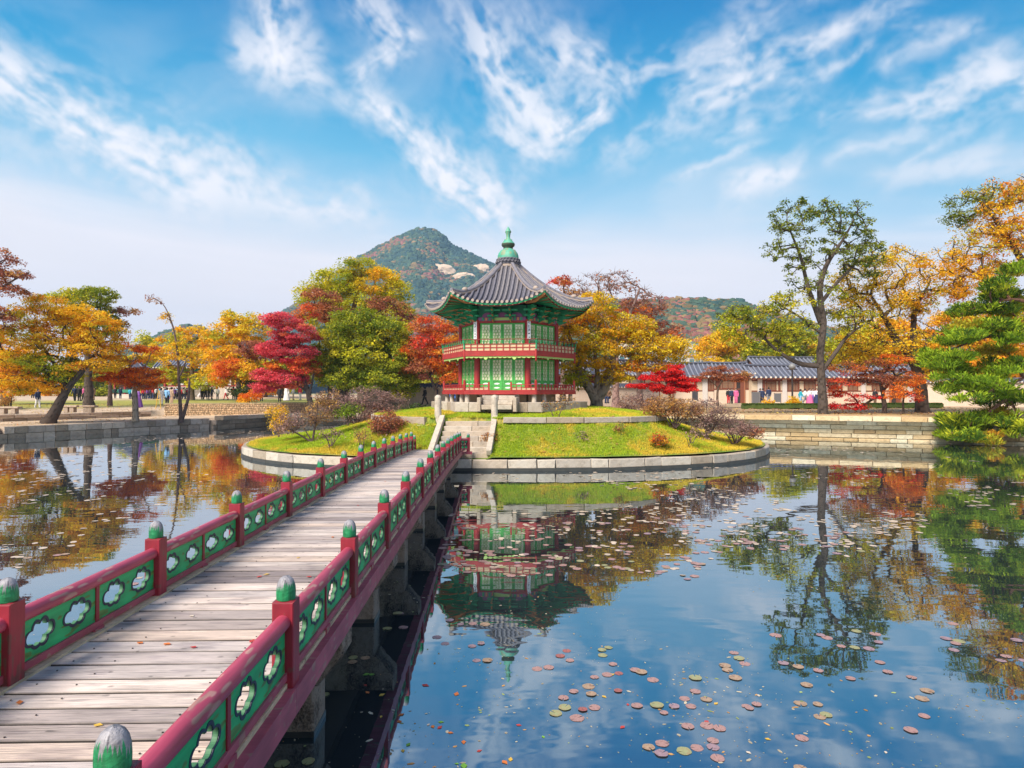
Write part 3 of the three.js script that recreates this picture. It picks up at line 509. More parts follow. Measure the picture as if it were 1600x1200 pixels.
{
  const r = rng(301), pav = thing('pavilion', 'hexagonal two-storey painted pavilion with a grey tiled roof and green lattice doors on the island', 'pavilion', [-0.187, 2.12, -31.2], -0.126);
  const A = 2.33, T30 = Math.tan(PI / 6), hexAp = (R) => R * cos(PI / 6), turn = (g, k) => g.rotateY(k * PI / 3);
  const vert = (R, k, y) => V(R * sin(k * PI / 3 + PI / 6), y, R * cos(k * PI / 3 + PI / 6));    // vertex k lies to the right of face k
  const faces = [0, 1, 2, 3, 4, 5];
  const hexSlab = (R, y0, y1) => { const g = new THREE.CylinderGeometry(R, R, y1 - y0, 6); return g.rotateY(0).translate(0, (y0 + y1) / 2, 0); };
  const hexTurn = (g) => g.rotateY(PI / 6);
  // stone platform of separate blocks, paved on top
  for (const k of faces) {
    const ap = hexAp(3.84), w = 3.84; let u = -w / 2; const list = [0.62, 0.75, 0.55, 0.7, 0.6, 0.62];
    for (const l0 of list) { const l = min(l0 * w / 3.84, w / 2 - u); if (l < 0.1) break; part('platform_stone', turn(block(l - 0.012, 0.42, 0.4, 0.018, 0.02, r).translate(u + l / 2, 0.15, ap - 0.2 + r() * 0.015), k), M.granite[floor(r() * 4)], pav); u += l; }
  }
  part('platform_paving', hexTurn(hexSlab(3.6, -0.05, 0.335)), M.granite[1], pav);
  // stubby pillars below the veranda, panelled base between
  for (const k of faces) {
    for (const R of [3.02]) { const v = vert(R, k, 0.36); part('base_pillar', place(new THREE.CylinderGeometry(0.1, 0.115, 0.37, 10), v.x, 0.535, v.z), M.granite[2], pav); }
    for (const u of [-0.75, 0.75]) part('base_pillar', turn(new THREE.CylinderGeometry(0.1, 0.115, 0.37, 10).translate(u, 0.535, hexAp(3.02)), k), M.granite[2], pav);
    part('base_panel', turn(box(2.2, 0.37, 0.06, 0, 0.53, 2.0), k), P.cream, pav);
  }
  part('veranda_floor', hexTurn(hexSlab(3.16, 0.78, 0.855)), P.redDark, pav);
  // railing of the veranda, open at the door in front
  const rail = (k, u0, u1, R, name) => {
    const ap = hexAp(R), g = [], c = (u0 + u1) / 2, w = u1 - u0;
    g.push(box(w, 0.032, 0.045, c, 1.145, ap), box(w, 0.028, 0.04, c, 1.02, ap), box(w, 0.05, 0.05, c, 0.89, ap));
    const n = max(2, Math.round(w / 0.24)); for (let i = 0; i <= n; i++) g.push(box(0.03, 0.24, 0.04, u0 + w * i / n, 1.01, ap + 0.003));
    part(name, turn(merge(g), k), P.red, pav);
    const bk = []; for (let i = 0; i < n; i++) bk.push(box(w / n - 0.04, 0.085, 0.012, u0 + w * (i + 0.5) / n, 0.955, ap - 0.01)); part('rail_board', turn(merge(bk), k), P.cream, pav);
  };
  for (const k of faces) {
    part('veranda_beam', turn(box(3.24 + 0.02, 0.15, 0.1, 0, 0.785, hexAp(3.24)), k), P.red, pav);
    if (k === 0) { rail(0, -1.6, -0.52, 3.2, 'veranda_rail'); rail(0, 0.52, 1.6, 3.2, 'veranda_rail'); for (const s of [-1, 1]) part('rail_post', box(0.07, 0.42, 0.07, s * 0.5, 1.05, hexAp(3.2)), P.red, pav); } else rail(k, -1.6, 1.6, 3.2, 'veranda_rail');
    const v = vert(3.2, k, 0); part('rail_post', place(box(0.085, 0.46, 0.085), v.x, 1.06, v.z, k * PI / 3 + PI / 6), P.red, pav);
    const kn = new THREE.SphereGeometry(0.05, 8, 6); kn.scale(1, 1.3, 1); part('post_knob', place(kn, v.x, 1.31, v.z), P.red, pav);
  }
  // steps up to the door
  for (let i = 0; i < 3; i++) for (const s of [-1, 1]) part('step_stone', block(0.66 + (i === 0 ? 0.06 : 0) - 0.01, 0.2, 0.36, 0.015, 0.012, r).translate(s * (0.33 + (i === 0 ? 0.03 : 0)), 0.62 - i * 0.2 - 0.06, hexAp(3.24) + 0.22 + i * 0.3), M.granite[floor(r() * 3)], pav);
  for (const s of [-1, 1]) part('step_cheek', block(0.16, 0.62, 0.9, 0.02, 0.01, r).translate(s * 0.78, 0.27, hexAp(3.24) + 0.5), M.granite[0], pav);
  // columns and walls of both storeys
  for (const k of faces) {
    const v = vert(A, k, 0); part('column', place(new THREE.CylinderGeometry(0.135, 0.145, 1.62, 14), v.x, 0.86 + 0.81, v.z), P.red, pav); part('column', place(new THREE.CylinderGeometry(0.125, 0.13, 1.5, 14), v.x, 2.62 + 0.74, v.z), P.red, pav);
  }
  // a lattice of little rings as in the photographed doors
  const latticeGeo = (w, h) => {
    const g = [], R = 0.085, dx = 0.150, dy = 0.130; let row = 0;
    for (let y = R; y < h - R * 0.5; y += dy, row++) for (let x = -w / 2 + R + (row % 2) * dx / 2 - 0.02; x < w / 2 - R * 0.6; x += dx) g.push(new THREE.TorusGeometry(R * 0.86, 0.011, 3, 7).translate(x, y, 0));
    for (const x of [-w / 6, w / 6]) g.push(box(0.012, h, 0.014, x, h / 2, 0)); return merge(g);
  };
  const doorGeo = (w, h, low) => {
    const b = 0.062, f = [box(b, h, 0.05, -w / 2 + b / 2, h / 2, 0), box(b, h, 0.05, w / 2 - b / 2, h / 2, 0), box(w - 2 * b, b, 0.048, 0, b / 2, 0), box(w - 2 * b, b, 0.048, 0, h - b / 2, 0)];
    if (low) f.push(box(w - 2 * b, b, 0.048, 0, low, 0));
    const motif = low ? [0, 1].map((i) => { const s = new THREE.Shape(cloudPath(0, 0, (w - 2 * b) * 0.72, low * (i ? 0.2 : 0.22), null)); return new THREE.ExtrudeGeometry(s, { depth: 0.006, bevelEnabled: false }).translate(0, low * (i ? 0.26 : 0.70), 0.006); }) : null;
    return { frame: merge(f), board: low ? box(w - 2 * b, low - b * 1.2, 0.02, 0, low / 2 + 0.005, -0.005) : null, bar: low ? box(w - 2 * b, 0.03, 0.03, 0, low * 0.48, 0) : null, motif: motif && merge(motif), lattice: latticeGeo(w - 2 * b, h - (low ? low + b / 2 : b) - b).translate(0, low ? low + b / 2 : b, 0.008), paper: box(w - 2 * b, h - (low || b) - b, 0.008, 0, (low || b) + (h - (low || b) - b) / 2, -0.012) };
  };
  const dw = 2.05 / 4, D0 = doorGeo(dw - 0.012, 1.44, 0.42), D1 = doorGeo(dw - 0.012, 1.16, 0);
  for (const k of faces) for (const [G, y] of [[D0, 0.90], [D1, 2.80]]) for (let i = 0; i < 4; i++) {
    const d = part('door_panel', G.frame, P.green, pav), a = k * PI / 3, u = (i - 1.5) * dw, q = hexAp(A) - 0.02; d.position.set(u * cos(a) + q * sin(a), y, -u * sin(a) + q * cos(a)); d.rotation.y = a;
    part('lattice', G.lattice, P.lattice, d); part('paper_screen', G.paper, P.paper, d); if (G.board) { part('lower_board', G.board, P.green, d); part('mid_bar', G.bar, P.green, d); part('cloud_motif', G.motif, P.white, d); }
    if (i === 1 && G === D0) part('door_ring', new THREE.TorusGeometry(0.03, 0.008, 5, 10).translate(dw / 2 - 0.03, 0.75, 0.035), P.ink, d);
  }
  for (const k of faces) {
    part('wall_core', turn(box(2.1, 3.2, 0.06, 0, 2.42, hexAp(A) - 0.1), k), P.redDark, pav);
    part('door_sill', turn(box(2.05, 0.05, 0.12, 0, 0.878, hexAp(A) - 0.01), k), P.red, pav); part('lintel', turn(box(2.05, 0.09, 0.14, 0, 2.39, hexAp(A) - 0.01), k), P.red, pav);
    part('upper_sill', turn(box(2.05, 0.16, 0.12, 0, 2.715, hexAp(A) - 0.01), k), P.red, pav); part('lintel', turn(box(2.2, 0.09, 0.16, 0, 4.015, hexAp(A)), k), P.red, pav);
    // painted beam: lime middle, patterned ends
    part('painted_beam', turn(box(2.2, 0.17, 0.15, 0, 4.146, hexAp(A)), k), P.purple, pav); part('beam_panel', turn(box(0.95, 0.12, 0.02, 0, 4.146, hexAp(A) + 0.078), k), P.lime, pav);
    for (const s of [-1, 1]) { const ends = [P.deepLit, P.orange, P.deepLit]; ends.forEach((m, i) => part('beam_band', turn(box(0.09, 0.13, 0.02, s * (0.58 + i * 0.15), 4.146, hexAp(A) + 0.079), k), m, pav)); }
    // arched boards above with brackets between
    part('frieze', turn(box(2.2, 0.55, 0.08, 0, 4.5, hexAp(A) - 0.02), k), P.deep, pav);
    for (const u of [-0.66, 0, 0.66]) { const s = new THREE.Shape(); s.absellipse(0, 0, 0.27, 0.2, 0, PI); const g = extrude(s, 0.02).translate(u, 4.245, hexAp(A) + 0.025); part('frieze_arch', turn(g, k), P.purple, pav); }
  }
  // wing-shaped bracket arms, orange edged, at columns and between
  const wing = (len, h, t) => { const s = new THREE.Shape(); s.moveTo(0, 0); s.bezierCurveTo(len * 0.35, h * 0.02, len * 0.5, h * 0.25, len, h * 0.55); s.lineTo(len * 0.86, h * 0.72); s.bezierCurveTo(len * 0.6, h * 0.5, len * 0.5, h * 0.6, len * 0.62, h); s.lineTo(0, h); s.closePath(); return extrude(s, t).translate(0, 0, -t / 2).rotateY(-PI / 2); };
  const bracket = (x, z, a, big) => {
    const g0 = [], g1 = [];
    for (let i = 0; i < 3; i++) { const w = wing((0.42 + i * 0.17) * big, 0.26, 0.075).translate(0, 4.02 + i * 0.23, 0); g0.push(w); g1.push(wing((0.46 + i * 0.17) * big, 0.1, 0.05).translate(0, 4.0 + i * 0.23, 0)); }
    for (let i = 0; i < 2; i++) g0.push(box(0.5 + 0.2 * i, 0.08, 0.12, 0, 4.28 + i * 0.23, 0.16 + 0.16 * i));
    for (const [g, m, nm] of [[merge(g0), P.deepLit, 'bracket_arm'], [merge(g1), P.orange, 'bracket_edge']]) part(nm, place(g, x, 0, z, a), m, pav);
  };
  for (const k of faces) { const v = vert(A + 0.05, k, 0); bracket(v.x, v.z, k * PI / 3 + PI / 6, 1.15); for (const u of [-0.4, 0.4]) { const a = k * PI / 3, q = hexAp(A) + 0.05; bracket(u * cos(a) + q * sin(a), -u * sin(a) + q * cos(a), a, 0.9); } }
  // nameless white verse boards on the front columns: brush strokes only
  for (const k of [0, 5]) {
    const v = vert(A + 0.14, k, 0), b = part('verse_board', place(box(0.15, 0.82, 0.025), v.x, 3.62, v.z, 0.1 * (k ? -1 : 1)), P.white, pav), g = [];
    for (let i = 0; i < 5; i++) for (let j = 0; j < 5; j++) g.push(box(0.02 + r() * 0.06, 0.012, 0.004, (r() - 0.5) * 0.05, 0.32 - i * 0.155 + (r() - 0.5) * 0.09, 0.0145, { rz: r() * 3 }));
    part('brush_strokes', place(merge(g), v.x, 3.62, v.z, 0.1 * (k ? -1 : 1)), P.ink, b);
  }
  // the gallery round the upper storey
  part('gallery_floor', hexTurn(hexSlab(3.14, 2.5, 2.615)), P.redDark, pav);
  for (const k of faces) {
    const ap = hexAp(3.22), w = 3.22;
    part('gallery_beam', turn(box(w, 0.2, 0.07, 0, 2.515, ap), k), P.red, pav);
    const s = new THREE.Shape(); s.moveTo(-w / 2, 0.1); const n = 15; for (let i = 0; i < n; i++) { const x0 = -w / 2 + w * i / n, x1 = x0 + w / n, dp = i === 4 || i === 10 ? -0.11 : -0.035; s.lineTo(x0 + 0.005, 0.0); s.quadraticCurveTo((x0 + x1) / 2, dp * 2, x1 - 0.005, 0.0); } s.lineTo(w / 2, 0.1); s.closePath();
    part('scalloped_board', turn(extrude(s, 0.03).translate(0, 2.36, ap - 0.035), k), P.lime, pav);
    const v = vert(3.22, k, 0), pen = new THREE.LatheGeometry([[0.001, -0.26], [0.045, -0.2], [0.03, -0.1], [0.055, -0.05], [0.05, 0.3], [0.001, 0.32]].map((q) => new THREE.Vector2(...q)), 8); part('corner_pendant', place(pen, v.x, 2.42, v.z), P.red, pav);
    // panelled balustrade: rails, uprights, cream boards
    const g = [box(w, 0.04, 0.05, 0, 2.64, ap), box(w, 0.035, 0.045, 0, 2.80, ap), box(w, 0.035, 0.045, 0, 2.955, ap)], m = 11; for (let i = 0; i <= m; i++) g.push(box(0.04, 0.4, 0.05, (i / m - 0.5) * w, 2.8, ap + 0.002));
    part('balustrade', turn(merge(g), k), P.red, pav);
    part('balustrade_boards', turn(box(w - 0.02, 0.32, 0.015, 0, 2.8, ap - 0.012), k), P.cream, pav);
    // green leaf-shaped supports curling out under a thin handrail
    for (let i = 0; i <= m; i++) { const u = (i / m - 0.5) * w * 1.0; const leaf = tube([V(u, 2.95, ap + 0.01), V(u, 3.02, ap + 0.07), V(u, 3.08, ap + 0.06), V(u, 3.14, ap + 0.09)], [0.022, 0.03, 0.02, 0.012], 5); part('leaf_support', turn(leaf, k), P.deepLit, pav); }
    part('gallery_handrail', turn(tube([V(-w / 2 - 0.06, 3.155, ap + 0.09), V(w / 2 + 0.06, 3.155, ap + 0.09)], [0.017, 0.017], 6), k), P.redDark, pav);
    const cp = tube([V(v.x, 2.6, v.z), V(v.x * 1.01, 3.05, v.z * 1.01), V(v.x * 1.03, 3.2, v.z * 1.03)], [0.04, 0.035, 0.03], 6); part('corner_post', cp, P.deepLit, pav);
  }
  // roof
  const AE = 4.15, QE = hexAp(AE), Q0 = 0.42, YT = 6.95, YE = 4.69, LIFT = 0.52;
  const roofY = (u, q) => { const t = clamp((q - Q0) / (QE - Q0)), s = min(1, abs(u) / (q * T30)); return YT - (YT - YE) * (1 - pow(1 - t, 1.55)) - 0.10 * t + LIFT * pow(s, 2.6) * pow(t, 2.2) + 0.1 * t; };
  const roof = part('roof', (() => {
    const n = 16, m = 14, list = [];
    for (const k of faces) {
      const pos = [], idx = [];
      for (let j = 0; j <= m; j++) for (let i = 0; i <= n; i++) { const q = lerp(Q0, QE, j / m), u = (i / n - 0.5) * 2 * q * T30; pos.push(u, roofY(u, q) - 0.02, q); }
      for (let j = 0; j < m; j++) for (let i = 0; i < n; i++) { const a = j * (n + 1) + i, b = a + n + 1; idx.push(a, b, a + 1, b, b + 1, a + 1); }
      const g = new THREE.BufferGeometry(); g.setAttribute('position', new THREE.Float32BufferAttribute(pos, 3)); g.setIndex(idx); g.computeVertexNormals(); list.push(turn(g, k).toNonIndexed());
    }
    return mergeGeometries(list);
  })(), tileGrey[1], pav);
  for (const k of faces) {
    const rows = 19;
    for (let i = 0; i < rows; i++) {
      const u = (i - (rows - 1) / 2) * (QE * T30 * 2 / rows) * 0.985, q0 = max(Q0 + 0.1, abs(u) / T30 + 0.05), pts = [], rad = [], n = max(2, Math.round((QE - q0) / 0.22));
      for (let j = 0; j <= n; j++) { const q = lerp(q0, QE + 0.03, j / n); pts.push(V(u, roofY(u, q) + 0.028 + (r() - 0.5) * 0.006, q)); rad.push(0.062); if (j < n) { const q2 = lerp(q0, QE + 0.03, (j + 0.9) / n); pts.push(V(u, roofY(u, q2) + 0.022, q2)); rad.push(0.055); } }
      const row = part('tile_row', turn(tube(pts, rad, 6), k), tileGrey[floor(r() * 4)], roof);
      const e = pts[pts.length - 1]; const disc = new THREE.CylinderGeometry(0.066, 0.066, 0.03, 10).rotateX(PI / 2); part('tile_end', turn(disc.translate(u, e.y - 0.005, e.z + 0.012), k), P.mortar, roof);
    }
    // curved eave boards and rafters
    const strip = (q, dy, h, inset, matl, name, parent = roof) => { const n = 20, a = [], b = [], pos = [], idx = []; for (let i = 0; i <= n; i++) { const u = (i / n - 0.5) * 2 * q * T30, y = roofY(u * QE / q, QE) + dy; pos.push(u, y, q, u, y - h, q - inset); } for (let i = 0; i < n; i++) { const p = i * 2; idx.push(p, p + 1, p + 2, p + 2, p + 1, p + 3); } const g = new THREE.BufferGeometry(); g.setAttribute('position', new THREE.Float32BufferAttribute(pos, 3)); g.setIndex(idx); g.computeVertexNormals(); part(name, turn(g, k), matl, parent); };
    strip(QE - 0.015, -0.03, 0.075, 0.02, P.deepLit, 'eave_board'); strip(QE - 0.12, -0.10, 0.05, 0.01, P.redDark, 'eave_board');
    { // underside
      const n = 16, m = 5, pos = [], idx = []; for (let j = 0; j <= m; j++) for (let i = 0; i <= n; i++) { const f = j / m, q = lerp(1.9, QE - 0.02, f), u = (i / n - 0.5) * 2 * q * T30; pos.push(u, lerp(5.02, roofY(u * QE / q, QE) - 0.06, pow(f, 0.9)), q); } for (let j = 0; j < m; j++) for (let i = 0; i < n; i++) { const a = j * (n + 1) + i, b = a + n + 1; idx.push(a, b, a + 1, b, b + 1, a + 1); }
      const g = new THREE.BufferGeometry(); g.setAttribute('position', new THREE.Float32BufferAttribute(pos, 3)); g.setIndex(idx); g.computeVertexNormals(); part('soffit', turn(g, k), P.soffit, roof);
    }
    const nr = 16;
    for (let i = 0; i < nr; i++) {
      const f = (i - (nr - 1) / 2) / ((nr - 1) / 2), u1 = f * QE * T30 * 0.97, u0 = f * 1.9 * T30, y1 = roofY(u1, QE) - 0.10, rf = tube([V(u0, 4.93, 1.95), V(lerp(u0, u1, 0.6), lerp(4.93, y1, 0.62) - 0.02, lerp(1.95, QE, 0.6)), V(u1, y1, QE - 0.06)], [0.034, 0.034, 0.034], 6);
      part('rafter', turn(rf, k), P.deepLit, roof); part('rafter_tip', turn(new THREE.CylinderGeometry(0.036, 0.036, 0.012, 8).rotateX(PI / 2).translate(u1, y1, QE - 0.05), k), P.orange, roof);
    }
    // hip ridge with a pale end
    const hp = [], hr = []; for (let j = 0; j <= 12; j++) { const q = lerp(Q0, QE * 0.985, j / 12), u = q * T30; hp.push(V(u, roofY(u, q) + 0.09 + 0.03 * smooth(0.85, 1, j / 12), q)); hr.push(j === 12 ? 0.085 : 0.095); }
    part('hip_ridge', turn(tube(hp, hr, 7), k), tileGrey[2], roof);
    const hb = hp.map((p) => V(p.x, p.y - 0.06, p.z)); part('hip_base', turn(tube(hb, hp.map(() => 0.10), 6), k), P.mortar, roof);
    const e = hp[9]; const orn = new THREE.SphereGeometry(0.12, 8, 6); orn.scale(1, 0.95, 1.25); orn.rotateY(PI / 6); part('ridge_ornament', turn(orn.translate(e.x, e.y + 0.08, e.z), k), P.mortar, roof);
    // corner rafter
    const c0 = V(1.9 * T30, 4.9, 1.9), c1 = V(QE * T30 * 0.98, roofY(QE * T30, QE) - 0.14, QE * 0.98); part('corner_rafter', turn(tube([c0, V((c0.x + c1.x) / 2, (c0.y + c1.y) / 2 - 0.12, (c0.z + c1.z) / 2), c1], [0.08, 0.08, 0.07], 6), k), P.orange, roof);
  }
  // crown of the roof: tiled collar, ribbed copper dome, bulb and spear
  const crown = (pts, seg) => new THREE.LatheGeometry(pts.map((q) => new THREE.Vector2(...q)), seg);
  part('crown_base', crown([[0.52, 6.86], [0.56, 6.95], [0.50, 7.02], [0.52, 7.06]], 24), P.mortar, pav);
  for (let i = 0; i < 22; i++) for (const [R, y] of [[0.60, 7.12], [0.56, 7.24]]) { const a = (i + (y > 7.2 ? 0.5 : 0)) / 22 * 2 * PI, t = new THREE.TorusGeometry(0.075, 0.028, 5, 8, PI).translate(0, 0, 0); part('collar_tile', place(t, R * sin(a), y - 0.04, R * cos(a), a), tileGrey[i % 4], pav); }
  part('crown_base', crown([[0.55, 7.0], [0.56, 7.3], [0.5, 7.32]], 24), tileGrey[1], pav);
  const dome = crown([[0.50, 7.30], [0.505, 7.42], [0.46, 7.58], [0.36, 7.72], [0.22, 7.80], [0.2, 7.82]], 48), dp = dome.attributes.position; for (let i = 0; i < dp.count; i++) { const a = atan2(dp.getX(i), dp.getZ(i)), k = 1 + 0.035 * abs(sin(a * 4)); dp.setX(i, dp.getX(i) * k); dp.setZ(i, dp.getZ(i) * k); } dome.computeVertexNormals();
  part('copper_dome', dome, P.copper, pav);
  part('bulb', crown([[0.20, 7.80], [0.24, 7.84], [0.22, 7.88], [0.29, 7.92], [0.33, 7.99], [0.325, 8.05]], 20), P.copperDark, pav);
  part('spear', crown([[0.325, 8.05], [0.27, 8.13], [0.2, 8.2], [0.2, 8.25], [0.11, 8.29], [0.095, 8.4], [0.12, 8.58], [0.155, 8.63], [0.15, 8.66], [0.06, 8.82], [0.001, 8.91]], 16), P.copper, pav);
}
// ---------------------------------------------------------------- trees and shrubs
const barkT = tex(128, 256, (x, y, c) => { const g = grainNoise(y, x, 6, 18, 3), n = tileF(x, y, 6, 4, 6), k = 1 + g * 0.7 + n * 0.5; c[0] = k; c[1] = k * 0.97; c[2] = k * 0.93; return c; });
const bark = (r, g, b) => shade(barkT, r, g, b, 0.95, { bumpMap: barkT, bumpScale: 0.03 });
const BARK = { dark: bark(0.085, 0.062, 0.05), brown: bark(0.15, 0.105, 0.075), grey: bark(0.30, 0.235, 0.18), pine: bark(0.22, 0.105, 0.065), twig: bark(0.16, 0.105, 0.09), bare: bark(0.27, 0.17, 0.15) };
const leafM = new THREE.MeshPhysicalMaterial({ color: 0xffffff, vertexColors: true, roughness: 0.9, transmission: 0.5, thickness: 0, specularIntensity: 0.3, side: THREE.DoubleSide });
const needleM = new THREE.MeshPhysicalMaterial({ color: 0xffffff, vertexColors: true, roughness: 0.8, transmission: 0.15, thickness: 0, specularIntensity: 0.3, side: THREE.DoubleSide });
// palettes of leaf reflectance
const C = {
  olive: [[0.15, 0.19, 0.014], [0.24, 0.26, 0.018], [0.10, 0.15, 0.014], [0.32, 0.31, 0.02]], lime: [[0.46, 0.42, 0.012], [0.36, 0.38, 0.012], [0.54, 0.46, 0.015], [0.25, 0.30, 0.012]], green: [[0.26, 0.30, 0.012], [0.36, 0.36, 0.012], [0.17, 0.22, 0.010], [0.44, 0.38, 0.014]],
  gold: [[0.68, 0.43, 0.012], [0.72, 0.48, 0.015], [0.66, 0.34, 0.012], [0.56, 0.43, 0.015]], yellow: [[0.66, 0.46, 0.012], [0.58, 0.45, 0.015], [0.68, 0.40, 0.012], [0.40, 0.40, 0.02]], amber: [[0.66, 0.33, 0.012], [0.56, 0.40, 0.015], [0.66, 0.25, 0.012], [0.42, 0.37, 0.015], [0.70, 0.42, 0.015]],
  orange: [[0.62, 0.15, 0.012], [0.66, 0.22, 0.015], [0.52, 0.10, 0.012], [0.58, 0.27, 0.02]], red: [[0.58, 0.012, 0.018], [0.66, 0.03, 0.02], [0.45, 0.01, 0.015], [0.62, 0.07, 0.02]], crimson: [[0.58, 0.06, 0.10], [0.66, 0.10, 0.12], [0.46, 0.05, 0.08], [0.62, 0.19, 0.08]], flame: [[0.55, 0.05, 0.03], [0.6, 0.12, 0.03], [0.5, 0.2, 0.04], [0.42, 0.05, 0.03]],
  rust: [[0.34, 0.11, 0.05], [0.42, 0.16, 0.06], [0.26, 0.08, 0.05], [0.40, 0.20, 0.05]], wine: [[0.26, 0.07, 0.05], [0.34, 0.12, 0.05], [0.40, 0.16, 0.04], [0.20, 0.05, 0.04]], mauve: [[0.30, 0.18, 0.16], [0.36, 0.21, 0.17], [0.24, 0.15, 0.14], [0.38, 0.24, 0.15]], ginger: [[0.45, 0.22, 0.06], [0.38, 0.18, 0.07], [0.50, 0.29, 0.07], [0.30, 0.17, 0.09]], pine: [[0.16, 0.245, 0.012], [0.26, 0.34, 0.016], [0.07, 0.125, 0.010], [0.37, 0.38, 0.018]], leaning: [[0.66, 0.37, 0.012], [0.58, 0.43, 0.015], [0.68, 0.30, 0.012], [0.44, 0.40, 0.015], [0.70, 0.45, 0.015], [0.36, 0.36, 0.015]], pineDry: [[0.42, 0.30, 0.02], [0.32, 0.30, 0.02], [0.48, 0.24, 0.02]], dark: [[0.04, 0.075, 0.015], [0.06, 0.10, 0.015], [0.03, 0.05, 0.012]],
};
const mixPal = (...ps) => [].concat(...ps);
/* A woody plant. d: distance of its middle; trunks: lists of [px, py, radius, nearer/farther]; blobs: [px, py, half width px, half height px, palette, clumps, depth half m, offset m]. */
function woody(name, label, category, { d, trunks, blobs, seed, clump = 0.6, flat = 0.5, leaves = 90, size = 0.16, barkM = BARK.brown, twig = 0.014, needle = false, group, gather = 0.45, fineTwigs = 2, trunkName = 'trunk', crownName = 'crown' }) {
  if (!needle && d > 33 && d < 80) { leaves = Math.round(leaves * 1.5); size *= 0.82; }          // fine foliage where it can be seen
  const r = rng(seed), k = d / 1000, gauss = () => (r() + r() + r() - 1.5) * 0.82, base = at(trunks[0][0][0], trunks[0][0][1], d), root = thing(name, label, category, [base.x, base.y, base.z], 0, group);
  const nodes = [], w = (q) => at(q[0], q[1], d).add(V(0, 0, -(q[3] ?? 0))).sub(base);
  const nearest = (p) => { let b = -1, bd = 1e9; nodes.forEach((n, i) => { const q = n.p.distanceTo(p); if (q < bd) { bd = q; b = i; } }); return b; };
  const add = (p, parent, rad = 0) => { nodes.push({ p, parent, rad, load: 0, kids: 0, far: parent < 0 ? 0 : nodes[parent].far + p.distanceTo(nodes[parent].p) }); return nodes.length - 1; };
  trunks.forEach((t, ti) => {
    const ctl = t.map((q) => w(q)); if (ti === 0) ctl[0].y -= 0.25;
    const curve = new THREE.CatmullRomCurve3(ctl), n = max(3, (ctl.length - 1) * 4), prev0 = ti === 0 ? -1 : nearest(ctl[0]); let prev = prev0;
    for (let i = 0; i <= n; i++) { const u = i / n, p = curve.getPoint(u), f = u * (t.length - 1), a = floor(min(f, t.length - 2)), rad = lerp(t[a][2], t[a + 1][2], f - a); if (i === 0 && prev >= 0 && nodes[prev].p.distanceTo(p) < 0.05) continue; p.x += gauss() * rad * 0.18; p.z += gauss() * rad * 0.18; prev = add(p, prev, rad * (ti === 0 && i === 0 ? 1.35 : 1)); }
  });
  // clumps of leaves, spread towards the outside of each mass
  const clumps = [];
  for (const [px, py, rx, ry, pal, n, rz, off = 0] of blobs) {
    const c = w([px, py, 0, off]), R = [rx * k, ry * k, rz ?? max(rx, ry) * k * 0.8];
    let made = 0, tries = 0; while (made < n && tries++ < n * 12) {
      let x, y, z, l; do { x = r() * 2 - 1; y = r() * 2 - 1; z = r() * 2 - 1; l = x * x + y * y + z * z; } while (l > 1 || l < 0.03); const s = pow(l, gather / 2 - 0.5) * 0.96;
      const p = V(c.x + x * s * R[0], c.y + y * s * R[1], c.z + z * s * R[2]); const gap = clump * 0.62; if (clumps.some((q) => q.p.distanceToSquared(p) < gap * gap)) continue;
      clumps.push({ p, pal, tone: noise3(p.x * 0.35 + seed, p.y * 0.35, p.z * 0.35) }); made++;
    }
  }
  const trunkN = nodes.length, d0 = clumps.map((c) => { let b = 1e9; for (let i = 0; i < trunkN; i++) b = min(b, nodes[i].p.distanceToSquared(c.p)); return b; });
  const order = clumps.map((_, i) => i).sort((a, b) => d0[a] - d0[b]), ends = [];
  for (const i of order) {
    const c = clumps[i]; let best = 0, bs = 1e9;
    nodes.forEach((n, j) => { if (j < 2) return; const dx = c.p.x - n.p.x, dy = c.p.y - n.p.y, dz = c.p.z - n.p.z, L = sqrt(dx * dx + dy * dy + dz * dz), up = dy / (L + 1e-6), s = L * (1 + 0.35 * max(0, -up - 0.1)) + n.far * 0.10; if (s < bs) { bs = s; best = j; } });
    const n = nodes[best], L = n.p.distanceTo(c.p), par = n.parent >= 0 ? nodes[n.parent].p : n.p, dir = V().subVectors(n.p, par).normalize(), steps = max(2, min(5, Math.ceil(L / 0.55))), mid = n.p.clone().addScaledVector(dir, L * 0.28).lerp(c.p, 0.42); mid.y += L * 0.06; mid.x += gauss() * L * 0.12; mid.z += gauss() * L * 0.12;
    let prev = best; for (let j = 1; j <= steps; j++) { const u = j / steps, p = n.p.clone().multiplyScalar((1 - u) * (1 - u)).addScaledVector(mid, 2 * u * (1 - u)).addScaledVector(c.p, u * u); if (j < steps) { p.x += gauss() * 0.06 * L / steps; p.y += gauss() * 0.06 * L / steps; } prev = add(p, prev); }
    c.node = prev; ends.push(prev);
  }
  for (const e of ends) for (let j = e; j >= 0; j = nodes[j].parent) nodes[j].load++;
  for (const n of nodes) { const t = twig * pow(max(1, n.load), 0.52); n.r = n.rad ? max(n.rad, min(t, n.rad * 1.15)) : t; }
  for (let i = trunkN; i < nodes.length; i++) { const p = nodes[nodes[i].parent]; nodes[i].r = min(nodes[i].r, p.r * 0.92); }
  // branches as tubes from tips down to where another already runs
  const seen = new Uint8Array(nodes.length), tubes = [], tips = [...ends].sort((a, b) => nodes[b].far - nodes[a].far);
  const lastTrunk = []; { const kids = new Set(nodes.map((n) => n.parent)); for (let i = 0; i < trunkN; i++) if (!kids.has(i)) lastTrunk.push(i); }
